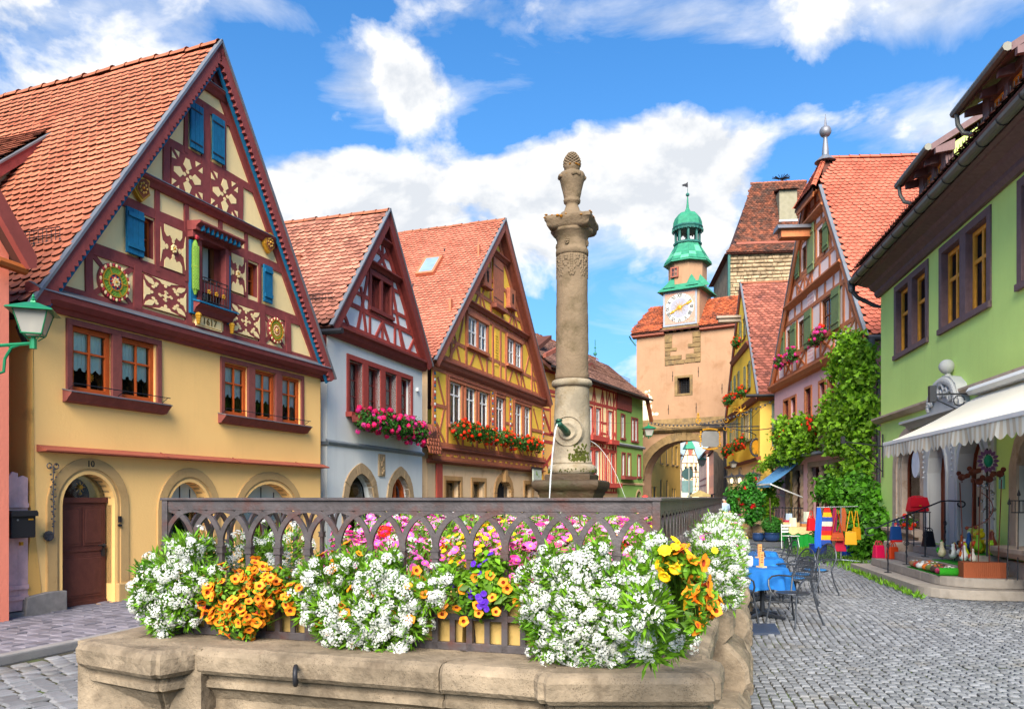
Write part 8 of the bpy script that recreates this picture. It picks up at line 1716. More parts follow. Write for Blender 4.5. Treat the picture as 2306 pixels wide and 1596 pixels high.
MB().box(-.05,.52,-.05,.2,0,.13).build('threshold',GSTONE,gt0,bevel=.02)
lb=thing('letter_box','black metal letter box hung on the mauve gate','letter box',f0.M@Vector((.08,.06,1.18)),f0.rot);BLK=mat('black_enamel','26262b',rough=.45,bump=.05,k=.9)
MB().box(0,.36,0,.14,0,.34).build('body',BLK,lb,bevel=.012);MB().prism([(-.02,.30),(.38,.30),(.38,.35),(.36,.38),(.0,.38),(-.02,.35)],-.03,.15).build('lid',BLK,lb,bevel=.006);MB().box(.25,.32,-.006,0,.245,.265).build('name_plate',GOLD,lb);MB().prism(disc(.09,.25,.014,.014,10),-.008,0).build('lock',GREY_METAL,lb)
pl_=MB().box(-.02,.02,-.02,.02,-.05,.0).build('padlock',GOLD,gt0);pl_.location=(.30,-.06,1.12)
LGREEN=mat('lamp_green','1d7a52',rough=.35,var=.1,bump=.05,k=.85,metal=.2)
FROST=bpy.data.materials.new('lamp_glass');FROST.use_nodes=True;fb2=FROST.node_tree.nodes['Principled BSDF'];fb2.inputs['Base Color'].default_value=(.40,.38,.35,1);fb2.inputs['Roughness'].default_value=.25;fb2.inputs['Alpha'].default_value=.72
def lantern(name,label,loc,s,rot=0,m=None,group=None,lit=False,n=4,finial=True,cat='street lamp'):
 """square tapering lantern hanging from its foot point; s = overall height"""
 m=m or LGREEN;r=thing(name,label,cat,loc,rot,group)
 mb=MB();k=n;R0,R1=.27*s,.46*s;z0,z1=.14*s,.64*s
 for j in range(k):
  a=2*PI*j/k+PI/4;b=2*PI*(j+1)/k+PI/4;p0=(R0*math.cos(a),R0*math.sin(a),z0);p1=(R1*math.cos(a),R1*math.sin(a),z1);q0=(R0*math.cos(b),R0*math.sin(b),z0);q1=(R1*math.cos(b),R1*math.sin(b),z1)
  mb.bar(p0,p1,.016*s,5);mb.bar(p0,q0,.018*s,5);mb.bar(p1,q1,.018*s,5);mb.bar((p0[0],p0[1],z0),(p0[0]*.4,p0[1]*.4,.02*s),.012*s,4)
  MB().add([p0,q0,q1,p1],[(0,1,2,3)]).build('lamp_pane',FROST,r,rec=False)
 mb.build('frame',m,r)
 rf_=MB();rf_.lathe([(.64*s,.62*s),(.61*s,.65*s),(.2*s,.80*s),(.07*s,.84*s),(.05*s,.88*s)],0,0,k,rot=PI/4);rf_.build('lamp_roof',m,r)
 MB().lathe([(.04*s,.86*s),(.06*s,.9*s),(.02*s,.94*s),(.035*s,.96*s),(.01*s,1.02*s)],0,0,8).build('finial',m,r)
 MB().lathe([(.03*s,-.04*s),(.05*s,0),(.04*s,.05*s),(.06*s,.10*s)],0,0,8).build('foot',m,r);MB().lathe([(.05*s,.16*s),(.09*s,.3*s),(.09*s,.45*s),(.04*s,.55*s)],0,0,8).build('lamp_bulb',mat('lamp_bulb','e8d8b0',rough=.3,bump=0)if not lit else LIT,r)
 return r
LIT=bpy.data.materials.new('glowing_bulb');LIT.use_nodes=True;lb_=LIT.node_tree.nodes['Principled BSDF'];lb_.inputs['Emission Color'].default_value=(1,.75,.3,1);lb_.inputs['Emission Strength'].default_value=2.5
lp=P('D',75,768,7.0);ln=lantern('street_lamp','green wall lantern on a curved bracket at the left edge of the street',lp,.42,rot=.35)
mb=MB();mb.tube([(0,0,-.02),(-.15,0,-.03),(-.45,0,-.05)],.016,6);mb.tube([(-.12,0,-.03),(-.2,0,-.06),(-.26,0,-.16),(-.27,0,-.28),(-.34,0,-.30),(-.36,0,-.36),(-.40,0,-.5),(-.48,0,-.6)],.013,6);mb.tube([(0,0,-.07),(0,0,.02)],.03,8);br_=mb.build('bracket',LGREEN,ln);br_.rotation_euler=(0,0,-.35)
GR=mat('granite_step','b3a79b',rough=.85,var=.08,scale=9,bump=.3,bscale=90,k=.75,col2='93887c',c2amt=.35,c2scale=3)
stp=thing('shop_steps','four broad grey granite steps with rounded corner before the green shop','steps',f7.loc,f7.rot)
def stepslab(u0,u1,d,z0,z1,r,over=0,m=GR):
 path=[(u0,-.0),(u0,-d)]+[(u1-r+r*math.sin(t),-d+r-r*math.cos(t))for t in np.linspace(0,PI/2,9)]+[(u1,0)]
 cuts=[u0,u0+(u1-u0)*.24,u0+(u1-u0)*.48,u0+(u1-u0)*.72]
 for i,c in enumerate(cuts):
  e=cuts[i+1]-.006 if i<3 else None
  pts=[(c,0),(c,-d)]+([(e,-d),(e,0)]if e else path[2:]);MB().prism(pts,z0,z1,ax='z').build('step_stone',m,stp,bevel=.012)
stepslab(3.8,9.15,1.72,0,.165,.8);stepslab(4.2,8.85,1.36,.17,.335,.75);stepslab(4.45,8.3,.98,.34,.505,.3);stepslab(4.6,7.9,.58,.51,.675,.1)
MB().box(3.55,4.44,-.92,-.13,0,.70).build('side_block',TRAV,stp,bevel=.03)
IR2=mat('wrought_iron','34363c',rough=.5,metal=.4,k=.9,bump=.05)
hr=thing('handrail','wrought iron stair handrail with scroll ends and basket twist','handrail',f7.M@Vector((6.1,0,0)),f7.rot)
ps=((1.53,.165,1.20),(1.17,.335,1.36),(.81,.505,1.52),(.43,.675,1.64))
mb=MB();mb.tube([(0,-1.98+.10*math.cos(t)+.1,1.02+.08*math.sin(t))for t in np.linspace(5.5,1.6,14)]+[(0,-1.75,1.10),(0,-1.53,1.21),(0,-.5,1.66),(0,-.38,1.67),(0,-.15,1.66)]+[(0,-.12+.07*math.sin(t),1.60+.06*math.cos(t))for t in np.linspace(0,5.2,12)],.016,7);mb.build('rail',IR2,hr)
for i,(d_,z0,z1)in enumerate(ps):
 mb=MB();mb.bar((0,-d_,z0),(0,-d_,z1),.014,6);mb.box(-.06,.06,-d_-.06,-d_+.06,z0,z0+.012)
 for k in range(14):z=z0+.15+k*.03;a=k*1.1;mb.bar((.012*math.cos(a),-d_+.012*math.sin(a),z),(.012*math.cos(a+1.1),-d_+.012*math.sin(a+1.1),z+.03),.012,4)
 if i in(0,3):
  zc_=z0+(z1-z0)*.55
  for k in range(4):mb.tube([(.035*math.sin(PI*t)*math.cos(k*PI/2+3*t),-d_+.035*math.sin(PI*t)*math.sin(k*PI/2+3*t),zc_-.06+.12*t)for t in np.linspace(0,1,8)],.006,4)
 else:mb.tube([(.0,-d_+.05*math.cos(t),z0+.45+.05*math.sin(t))for t in np.linspace(0,2*PI,12)],.007,4)
 mb.build('baluster',IR2,hr)
def G7(u,d,z):return f7.M@Vector((u,-d,z))
def awning(fc,u0,u1,zb,zf,d,m1,m2,label,val=.26,seg=.12,ribs=True,folds=.03,mstripe=None,d0=.05):
 r=thing('awning',label,'awning',fc.M@Vector((u0,0,zb)),fc.rot);L_=u1-u0;n=int(L_/seg)
 for mi,m_ in((0,m1),(1,mstripe or m1)):
  vs=[];fs=[]
  for i in range(n):
   if i%2!=mi:continue
   for j in range(7):
    t=j/6;o=len(vs);z=(zf-zb)*t-.06*math.sin(PI*t)
    vs+=[(L_*i/n,-(d0+(d-d0)*t),z),(L_*(i+1)/n,-(d0+(d-d0)*t),z)]
    if j:fs.append((o-2,o-1,o+1,o))
  MB().add(vs,fs).build('canvas',m_,r,rec=False)
 MB().box(-.02,L_+.02,-d-.03,-d+.03,zf-zb-.05,zf-zb+.02).build('front_bar',WHITE,r,bevel=.01)
 k=int(L_/(seg*.85));sc=seg*.85*2
 for i in range(k):
  x0,x1=L_*i/k,L_*(i+1)/k;vs=[]
  for j in range(5):
   x=x0+(x1-x0)*j/4;yy=-d-.02-folds*.5*math.sin(x*9)-.02*math.sin(x*4.1);b_=zf-zb-.05-val*(.72+.28*abs(math.sin(PI*x/(sc*1.5))));vs+=[(x,-d-.02,zf-zb-.04),(x,(yy-d-.02)/2,(zf-zb-.05+b_)/2),(x,yy,b_)]
  MB().add(vs,[(3*j+q,3*j+3+q,3*j+4+q,3*j+1+q)for j in range(4)for q in(0,1)]).build('valance_panel',m2[i%2],r,rec=False,smooth=True)
 return r
CRC=mat('cream_canvas','f4efe2',rough=.85,var=.03,bump=.1,k=.82,trans=.15);CRB=mat('cream_canvas_stripe','e9e0cc',rough=.85,var=.03,bump=.1,k=.82,trans=.15);BGE=mat('beige_canvas','e6d4ba',rough=.85,var=.05,bump=.1,k=.78,trans=.15);BLC=mat('blue_canvas','2f8fd8',rough=.85,var=.04,bump=.1,k=.8,trans=.2);BLC2=mat('light_blue_canvas','8cc4ee',rough=.85,var=.04,bump=.1,k=.82,trans=.2)
aw=awning(f7,7.05,13.0,3.78,2.80,1.86,CRC,(CRC,BGE),'large cream awning with scalloped beige and white striped valance on the green shop',val=.25,seg=.10,mstripe=CRB)
MB().lathe([(.02,0),(.13,.02),(.13,.04)],0,0,10).build('cassette_end',WHITE,aw);MB().prism([(-.02,-.05),(-.30,-.05),(-.36,.02),(-.30,.10),(-.02,.14)],-.1,6,ax='x').build('cassette',WHITE,aw,bevel=.01)
bl=awning(f6,-9.9,-7.2,3.18,2.28,1.2,BLC,(BLC,BLC2),'small blue and white striped awning sloping from the pink house',val=.10,seg=.09,mstripe=BLC2,folds=.01)
mb=MB();mb.bar((2.7,-1.2,-.93),(2.9,0,-1.45),.03,6);mb.bar((0,-1.2,-.93),(.2,0,-1.4),.03,6);mb.build('support_arm',mat('pale_pole','d8d8d4',k=.8,bump=0),bl)
mb=MB();mb.box(-.06,.06,-1.0,-.88,-.1,.22);mb.bar((0,-.94,.05),(0,0,.05),.018,5);mb.bar((0,-.94,-.02),(0,-.3,-.35),.014,5);mb.tube([(0,-.45+.1*math.cos(t),-.08+.1*math.sin(t))for t in np.linspace(0,6,12)],.012,4);o=tag(mb.build('lamp_bracket',IR2,None),'black iron bracket with scroll above the shop doorway by the cartouche','bracket');o.matrix_world=f7.M@Matrix.Translation((6.9,0,3.72))
def colour(h,**k):return mat('goods_'+h,h,rough=k.pop('rough',.4),var=.06,bump=k.pop('bump',.03),k=.85,**k)
def handbag(loc,w,h,d,col,label,rot=0,handle=.12,strap=0,flap=False,cat='handbag',taper=.8,hang=0):
 r=thing('handbag',label,cat,loc,rot,None);m=colour(col,bump=.2)
 MB().add([(-w/2,-d/2,0),(w/2,-d/2,0),(w/2,d/2,0),(-w/2,d/2,0),(-w/2*taper,-d/3,h),(w/2*taper,-d/3,h),(w/2*taper,d/3,h),(-w/2*taper,d/3,h)],[(0,1,5,4),(1,2,6,5),(2,3,7,6),(3,0,4,7),(4,5,6,7),(3,2,1,0)]).build('body',m,r,bevel=min(w,h,d)*.15)
 for y in(-d/4,d/4):MB().tube([(w*.25*math.cos(t),y,h+handle*math.sin(t))for t in np.linspace(0,PI,9)],.010,5).build('handle',m,r)
 if strap:MB().tube([(-w*.4,0,h*.8),(-.02,0,h+strap),(.02,0,h+strap),(w*.4,0,h*.8)],.012,5).build('strap',m,r)
 if flap:MB().add([(-w/2*1.01,-d/2-.008,h*.35),(w/2*1.01,-d/2-.008,h*.35),(w/2*taper,-d/3-.012,h),(-w/2*taper,-d/3-.012,h),(-w/2*taper,d/3,h+.012),(w/2*taper,d/3,h+.012)],[(0,1,2,3),(3,2,5,4)]).build('flap',m,r);MB().box(-.02,.02,-d/2-.02,-d/2-.008,h*.38,h*.46).build('buckle',GOLD,r)
 return r
RF=f7.rot-PI/2+.2
FC_=-.25
q=G7(5.1,.62,.675);st_=thing('display_stand','slim black metal stand carrying the big red satchel by the shop door','display stand',q,f7.rot);mb=MB()
for x in(-.2,.2):
 for y in(-.16,.16):mb.bar((x,y,0),(x,y,.74),.012,5)
mb.box(-.22,.22,-.18,.18,.73,.75)
for z in(.05,.4):mb.bar((-.2,-.16,z),(.2,-.16,z),.008,4);mb.bar((-.2,.16,z),(.2,.16,z),.008,4)
mb.build('frame',IR2,st_)
handbag(q+Vector((-.03,0,.752)),.46,.31,.2,'cc1a2c','big red leather satchel on the stand at the top of the steps',rot=.1,flap=True,handle=.03)
handbag(G7(4.15,.80,.70),.24,.30,.14,'d81c1c','upright red handbag on the stone block by the shop window',rot=0,handle=.14,taper=.45)
handbag(G7(5.2,1.12,.80),.26,.30,.1,'1c4a8c','blue handbag hanging on the second handrail post',rot=.1,handle=.16)
handbag(G7(5.35,.5,.675),.26,.34,.16,'1c1c24','black backpack standing on the landing behind the handrail',rot=.1,handle=.06,taper=.6)
handbag(G7(4.35,1.24,.335),.24,.30,.18,'d0144e','crimson ribbed travel bag at the left end of the steps',rot=.1,handle=.10,taper=.9)
handbag(G7(4.55,1.0,.335),.24,.28,.18,'d8461a','orange ribbed travel bag beside the crimson one on the steps',rot=.1,handle=.10,taper=.9)
sf_=[G7(2.75,.18,1.0)]
plant('sill_flowers','white, red and blue flowers in the shop window sill','potted plant',[(*G7(2.5,.2,1.12),.16,.16,.13),(*G7(2.9,.2,1.15),.18,.18,.16),(*G7(3.25,.2,1.1),.14,.14,.13)],[('alyssum',16),('geranium',7),('violet',20)],500,.05,LGD,leaf=BROAD,rbase=.95)
TER=mat('terracotta','a85a38',rough=.85,var=.08,bump=.2,k=.8)
tb=thing('terracotta_trough','ribbed terracotta trough on the second step','plant trough',G7(8.62,1.02,.335),f7.rot+PI/2)
nz=44;pz=[(.68*i/nz,-.13-(.009 if i%2 else 0))for i in range(nz+1)];MB().prism(pz+[(a,-b)for a,b in pz[::-1]],0,.27,ax='z').build('body',TER,tb);
tb.rotation_euler=(0,0,f7.rot+PI/2);tb.location=G7(8.55,.35,.335)
tb.rotation_euler=(0,0,math.atan2(*(lambda a,b:(b.y-a.y,b.x-a.x))(G7(8.55,1.02,0),G7(8.55,.35,0))));tb.location=G7(8.55,1.02,.335)
TURF=mat('artificial_turf','2f9a1c',rough=.95,var=.15,scale=40,bump=.8,bscale=200,k=.8)
for(u0,u1,d0,d1,z,l)in((6.65,8.4,.95,1.33,.337,'green turf mat with curled end on the second step'),(6.9,8.25,.56,.94,.507,'green turf mat on the third step under the bird ornaments'),(6.9,7.9,.15,.5,.677,'green turf mat on the landing under the frog figures')):
 vs=[(u0,-d1,0),(u1,-d1,0),(u1,-d0,0),(u0,-d0,0)];m_=MB().prism([(a,b)for a,b,_ in vs],0,.012,ax='z');
 if z<.4:m_.prism([(u1+.06*math.sin(t),.075-.07*math.cos(t))for t in np.linspace(.0,3.6,10)]+[(u1+.05*math.sin(t),.075-.06*math.cos(t))for t in np.linspace(3.6,0,10)],-d1,-d0)
 o=tag(m_.build('turf_mat',TURF,None),l,'mat');o.matrix_world=f7.M@Matrix.Translation((0,0,z))
def hen(loc,s,c1,c2,label,rot,kind=0):
 r=thing('garden_ornament',label,'garden ornament',loc,rot,'garden figures on the shop steps');m=colour(c1);m2=colour(c2)
 if kind==0:
  MB().lathe([(.01,.10),(.09,.13),(.15,.22),(.14,.34),(.08,.46),(.055,.56),(.065,.62),(.04,.68),(.0,.70)],0,0,12).build('body',m,r,smooth=True)
  mb=MB();mb.bar((-.04,0,0),(-.04,0,.13),.008,4);mb.bar((.04,0,0),(.04,0,.13),.008,4);mb.box(-.06,.06,-.05,.03,0,.008);mb.build('leg',IR2,r);mb=MB();mb.ball((0,0,.71),.03,6);mb.ball((0,.035,.70),.028,6);mb.bar((0,-.05,.62),(0,-.11,.60),.02,5,r2=.002);mb.build('comb_and_beak',m2,r);mb=MB();mb.ball((0,.13,.36),.09,7,sx=.4,sz=1.2);mb.build('tail',m2,r,smooth=True)
 elif kind==1:
  mb=MB();mb.ball((0,0,.16),.15,10,sz=1.1);mb.ball((0,-.03,.40),.12,10,sz=.8);mb.ball((-.06,-.06,.50),.04,7);mb.ball((.06,-.06,.50),.04,7)
  for sx in(-1,1):mb.ball((sx*.14,-.04,.08),.07,7,sz=1.1);mb.bar((sx*.10,-.08,.3),(sx*.16,-.12,.05),.025,6)
  mb.build('body',m,r,smooth=True);mb=MB();mb.ball((-.06,-.09,.51),.02,5);mb.ball((.06,-.09,.51),.02,5);mb.build('eye',m2,r)
 else:
  mb=MB();mb.ball((0,0,.08),.11,9,sx=1.2,sz=.75);mb.ball((.0,-.11,.11),.05,7);mb.build('body',m,r,smooth=True);mb=MB()
  for k in range(5):mb.ball((.07*math.cos(k*1.3),.05*math.sin(k*1.3),.14),.03,5,sz=.5)
  mb.build('spots',m2,r)
 s*=1.25;r.scale=(s,s,s);return r
rr_=f7.rot+PI
HN=[(7.55,.62,.507,.42,'c2205a','f2f0e8',0,'crimson long-necked hen figure'),(7.75,.66,.507,.44,'c8dc1a','e8401c',0,'lime green hen figure at the front of the bird group'),(7.35,.72,.507,.40,'f0efe6','3a3a3a',0,'black and white striped hen figure'),(7.15,.62,.507,.38,'8a2430','f0d020',0,'dark red hen with yellow comb'),(7.95,.75,.507,.40,'f2f2ee','d86a1c',0,'white goose figure beside the trough'),(7.0,.8,.507,.42,'e8d8b0','2f9a1c',0,'cream banded pot-bellied figure with green top'),(8.1,.66,.507,.34,'e6ddd0','b04028',0,'small pale duck figure lying by the trough'),(7.1,.3,.677,.75,'a8c040','f0e020',1,'tall yellow-green frog figure'),(7.5,.35,.677,.7,'d6c21a','2a6a1a',1,'golden frog figure near the pole'),(7.3,.42,.677,.44,'2a5a9a','e8e8e8',0,'blue patterned hen behind the frogs'),(7.7,.42,.677,.42,'7fb828','d04020',0,'green bird figure on the landing'),(7.9,.30,.677,.40,'9ad02a','1a1a1a',1,'small light green frog at the wall'),(6.95,.42,.677,.36,'d8641c','2a2a2a',0,'orange hen figure at the left of the landing group'),(7.75,.2,.677,.5,'7a3428','d0b080',0,'brown hen figure by the doorway')]
for u,d_,z,s,c1,c2,kd_,l in HN:hen(G7(u,d_,z+.012),s,c1,c2,l,rr_+random.uniform(-.6,.6),kd_)
pc=['d8d8d4','3a3a40','c03a64','e07a28','8a6a4a','ece8dc','6a7a3a','b8402c','9aa8b4','4a3a30'];pn=['pale grey','black','pink','orange','brown','cream','olive','red','blue-grey','dark brown']
i=0
for row in range(3):
 for k in range(7):c_=(row*7+k*3)%10;hen(G7(6.8+k*.24+random.uniform(-.03,.03),1.02+row*.11,.349),random.uniform(.55,.8),pc[c_],pc[(c_+4)%10],'%s painted stone animal among the pebbles on the front turf mat, %s row'%(pn[c_],('inner','middle','outer')[row]),rr_+random.uniform(-1,1),2)
RUST=mat('rusty_iron','6e3424',rough=.8,var=.25,scale=30,bump=.4,k=.8)
def birdstake(u,d_,z,h,lean,label,dirx=1):
 r=thing('bird_stake',label,'garden stake',G7(u,d_,z),f7.rot,'rusty bird stakes in the trough');MB().bar((0,0,0),(lean,lean*.3,h),.009,5).build('rod',RUST,r)
 mb=MB();x=lean;mb.ball((x,0,h+.10),.075,9,sx=1.6,sy=.7,sz=.85);mb.ball((x+.13*dirx,0,h+.17),.045,8);mb.bar((x+.16*dirx,0,h+.17),(x+.24*dirx,0,h+.165),.014,5,r2=.002);mb.prism([(x-.10*dirx,h+.12),(x-.30*dirx,h+.16),(x-.29*dirx,h+.09),(x-.10*dirx,h+.07)],-.03,.03);mb.bar((x-.02,0,h),(x-.02,0,h+.05),.006,4);mb.bar((x+.03,0,h),(x+.03,0,h+.05),.006,4);mb.build('bird',RUST,r,smooth=True);return r
for(u,d_,h,ln_,l,dx)in((8.5,.95,1.50,-.10,'rusty metal bird on the leftmost leaning rod of the trough',-1),(8.55,.85,1.58,.05,'rusty metal bird with raised head on the second rod',-1),(8.5,.72,1.42,.05,'rusty metal bird on the third rod facing the wall',1),(8.6,.58,1.46,.0,'rusty metal bird on the fourth rod with long tail',1),(8.55,.42,1.55,.08,'rusty rooster stake nearest the green wall',1)):birdstake(u,d_,.5,h,ln_,l,dx)
mb=MB();mb.tube([(-.2+.5*math.cos(t),0,.95+.35*math.sin(t))for t in np.linspace(-1.4,.9,12)],.008,5);mb.ball((-.12,0,.6),.035,6);mb.ball((.02,0,.61),.035,6);o=tag(mb.build('crescent_stake',RUST,None),'curved rusty rod with small balls between the bird stakes','garden stake','rusty bird stakes in the trough');o.matrix_world=f7.M@Matrix.Translation((8.55,-.8,.6))@Matrix.Rotation(PI/2,4,'Z')
o=thing('wind_chime_pole','black pole with purple and teal flower mask and hanging chimes','garden stake',G7(8.1,.42,.677),f7.rot+PI*.5)
MB().bar((0,0,0),(0,0,1.95),.018,6).build('pole',IR2,o);mb=MB()
for k in range(14):a=2*PI*k/14;mb.prism(petal(.09*math.cos(a),1.72+.12*math.sin(a),a,.10,.032,6),-.05,-.03)
mb.build('petals',mat('mauve_enamel','8a5a90',bump=0,rough=.4,k=.85),o);mb=MB();mb.ball((0,-.06,1.72),.09,12,sx=.85,sz=1.25,sy=.5);mb.ball((0,-.11,1.71),.02,6,sz=1.6);mb.build('mask',mat('teal_enamel','1fa07e',bump=0,rough=.35,k=.85),o,smooth=True)
mb=MB()
for k in range(16):a=random.random()*6.28;z=random.uniform(.5,1.4);mb.ball((.11*math.cos(a),.11*math.sin(a),z),random.uniform(.02,.045),7);mb.bar((.11*math.cos(a),.11*math.sin(a),z),(.0,0,z+.12),.003,3)
mb.build('hanging_chimes',mat('chime_silver','b8bcc4',metal=.8,rough=.2,bump=0),o)
for k,(u,d_,h,l)in enumerate(((9.0,.30,1.45,'tall thin lantern stake nearest the green wall'),(8.9,.42,1.30,'thin pointed garden rod beside the lantern stake'),(9.2,.22,1.75,'tallest pointed garden rod leaning on the green wall'))):
 r=thing('lantern_stake',l,'garden stake',G7(u,d_,.335 if k<2 else .165),f7.rot,'thin garden rods');MB().bar((0,0,0),(.03*k,.02,h),.009,5).lathe([(.02,h-.02),(.03,h),(.0,h+.1)],.03*k,.02,6).build('rod',IR2,r)
 if k==0:
  mb=MB();[mb.bar((x,y,h-.3),(x,y,h-.1),.006,4)for x in(-.06,.06)for y in(-.06,.06)];mb.box(-.08,.08,-.08,.08,h-.11,h-.09);mb.box(-.07,.07,-.07,.07,h-.31,h-.29);mb.build('lantern_cage',IR2,r)
ck=PG('D',1893,1268);rk=thing('clothes_rack','chrome rolling rack hung with bags and scarves in the street','clothes rack',ck,-.15);CHR=mat('chrome','c8ccd2',metal=.8,rough=.25,bump=0)
mb=MB();mb.bar((0,0,.1),(0,0,1.47),.018,7);mb.bar((-.6,0,1.47),(.42,0,1.5),.014,6);[mb.bar((0,0,.1),(x,y,.07),.014,5)for x,y in((-.45,-.1),(.45,-.12),(-.3,.35),(.3,.35))];mb.build('frame',CHR,rk);mb=MB();[mb.ball((x,y,.035),.035,7)for x,y in((-.45,-.1),(.45,-.12),(-.3,.35),(.3,.35))];mb.build('castor',IR2,rk)
def scarf(x,y,z1,z0,w,cols,label):
 mb=MB();n=16;
 for i in range(n):
  za,zb_=z1+(z0-z1)*i/n,z1+(z0-z1)*(i+1)/n;vs=[]
  for zz,t in((za,i/n),(zb_,(i+1)/n)):
   for j in range(7):xx=-w/2+w*j/6;vs.append((xx*(.55+.45*min(1,t*3))+.012*math.sin(t*6),.035*math.sin(j*2.2+t)-.02,zz))
  mb.add(vs,[(j,j+1,j+8,j+7)for j in range(6)],(i//2)%len(cols)if len(cols)>1 else 0)
 o=mb.build('scarf',[colour(c,rough=.9)for c in cols],None,rec=False,smooth=True);o.matrix_world=Matrix.Translation(ck)@Matrix.Rotation(-.15,4,'Z')@Matrix.Translation((x,y,0));return tag(o,label,'scarf')
scarf(-.56,0,1.46,.40,.18,['2464c8'],'plain blue scarf at the left end of the rack');scarf(-.36,-.03,1.46,.50,.28,['c8281c','e8a81c','2a4a9a','d8d0b8','a01c50'],'multicoloured striped scarf on the rack');scarf(-.16,.02,1.46,.75,.14,['8a1c4a'],'wine red scarf beside the striped one');scarf(.06,.02,1.46,.85,.16,['a8562c'],'rust brown scarf near the rack pole')
R_=Matrix.Translation(ck)@Matrix.Rotation(-.15,4,'Z')
handbag(R_@Vector((-.12,-.10,.60)),.32,.20,.10,'b0461c','tan leather satchel hanging on the rack front',rot=-.15,strap=.6,flap=True,handle=.02);handbag(R_@Vector((.22,-.08,.50)),.30,.33,.08,'e0a41c','mustard yellow shoulder bag on the rack',rot=-.25,strap=.55,handle=.02,taper=.9);handbag(R_@Vector((.40,.06,.62)),.25,.31,.08,'d8961c','second yellow bag with brown front behind the first',rot=.3,strap=.45,handle=.02,taper=.9);handbag(R_@Vector((-.02,.0,.32)),.30,.26,.08,'b81c3c','dark red cloth bag hanging lowest on the rack',rot=-.1,strap=.4,handle=.02);handbag(R_@Vector((-.74,.05,.85)),.22,.34,.14,'c81c24','red backpack at the left end of the rack',rot=.2,handle=.05,strap=.2)
pp_=PG('D',1912,1254);pot3=inst(pot,'plant_pot',None,(pp_.x,pp_.y,0));pot3.data=pot.data.copy();pot3.data.materials[0]=mat('cobalt_glaze','1c3f9a',rough=.25,bump=0,spec=.7);pot3.scale=(.62,.62,.7);tag(pot3,'cobalt blue pot behind the clothes rack','plant pot');p4=inst(pot3,'plant_pot',None,(pp_.x-.75,pp_.y+.4,0));p4.scale=(.55,.55,.65);tag(p4,'cobalt blue pot half hidden behind the rack pole','plant pot')
plant('potted_shrub','leafy plant with small flowers in the cobalt pots','potted plant',[(pp_.x,pp_.y,.75,.35,.35,.28),(pp_.x-.7,pp_.y+.4,.75,.3,.3,.25)],[('alyssum',6)],900,.09,LGD,leaf=BROAD,rbase=.5)
def booktable(px,py,label,wd=.85):
 c=PG('D',px,py);r=thing('display_table',label,'table',c,-.1);h=.72;GC=mat('green_skirt','0f8a2c',rough=.85,var=.1,bump=.1,k=.85);n=40;vs=[]
 for i in range(n):
  a=2*PI*i/n;sx=max(-1,min(1,math.cos(a)*1.35))*wd/2;sy=max(-1,min(1,math.sin(a)*1.35))*.35;f_=1+.06*math.sin(i*2.6);vs+=[(sx,sy,h),(sx*f_*1.03,sy*f_*1.08,.02)]
 MB().add(vs,[(2*i,(2*i+2)%(2*n),(2*i+3)%(2*n),2*i+1)for i in range(n)]).build('skirt',GC,r,rec=False);mb=MB();mb.box(-wd/2-.01,wd/2+.01,-.37,.37,h,h+.015)
 k=9;vs=[(-wd/2-.02+(wd+.04)*i/k,-.375,h+.01)for i in range(k+1)]+[(-wd/2-.03+(wd+.06)*i/k,-.395,h-.16-.08*abs(math.sin(i*1.1)))for i in range(k+1)];mb.add(vs,[(i,i+1,i+k+2,i+k+1)for i in range(k)]);mb.build('tablecloth',mat('peach_print_cloth','e4c28a',rough=.9,var=.2,scale=30,bump=.05,k=.82),r,rec=False);return r,c
t1,c1_=booktable(1800,1234,'nearer book table with green pleated skirt and peach cloth');t2,c2_=booktable(1768,1216,'farther book table with green skirt beside the boxwood',.9)
for i,(dx,dy,dz,w,h,l,cols,c0_)in enumerate(((-.25,-.1,.74,.22,.30,0,'d8d0b8',c1_),(.2,.05,.74,.3,.10,1,'c8844a',c1_),(.2,.05,.84,.28,.06,1,'8a8a9a',c1_),(.3,.1,.9,.2,.34,0,'d0d4c0',c1_),(-.3,.0,.74,.34,.16,1,'8a5030',c2_),(.2,.1,.74,.24,.34,0,'b8cce0',c2_),(.05,-.1,.74,.3,.08,1,'c83a5a',c2_))):
 nm_=('upright open book','stack of books')[l];o=MB();
 if l:
  for k in range(3):o.box(-w/2+random.uniform(-.01,.01),w/2,-.1,.1,h*k/3,h*(k+1)/3-.003)
 else:o.add([(-w/2,0,0),(0,.03,0),(0,.06,h),(-w/2,.03,h),(w/2,0,0),(w/2,.03,h)],[(0,1,2,3),(1,4,5,2)]);o.box(-w/2,w/2,.07,.085,0,h)
 ob=o.build('book' if not l else 'book_stack',colour(cols,rough=.7),None);ob.location=c0_+Vector((dx,dy,dz));tag(ob,('%s on the %s book table'%(('pale open picture book standing','orange wooden box','grey-blue book on the box','tall grey-green book leaning','brown wicker tray','pale blue picture book standing','red and pink cards lying')[i],'nearer' if c0_ is c1_ else 'farther')),'book' if not l else 'box')
wc=PG('D',1780,1236);r=thing('garden_chair','small white slatted folding chair before the book tables','chair',wc,.4);mb=MB()
for x in(-.2,.2):mb.bar((x,-.2,0),(x*.95,-.1,.45),.012,4);mb.bar((x,.2,0),(x,.22,.85),.012,4)
mb.build('leg',WHITE,r);[MB().box(-.2,.2,-.2+k*.1,-.12+k*.1,.44,.46).build('slat',WHITE,r)for k in range(4)];[MB().box(-.2,.2,.21,.23,.55+k*.1,.62+k*.1).build('back_slat',WHITE,r)for k in range(3)]
mb=MB();n=14
for i in range(n):mb.bar((i*.12,0,0),(i*.12,0,1.35),.014,4)
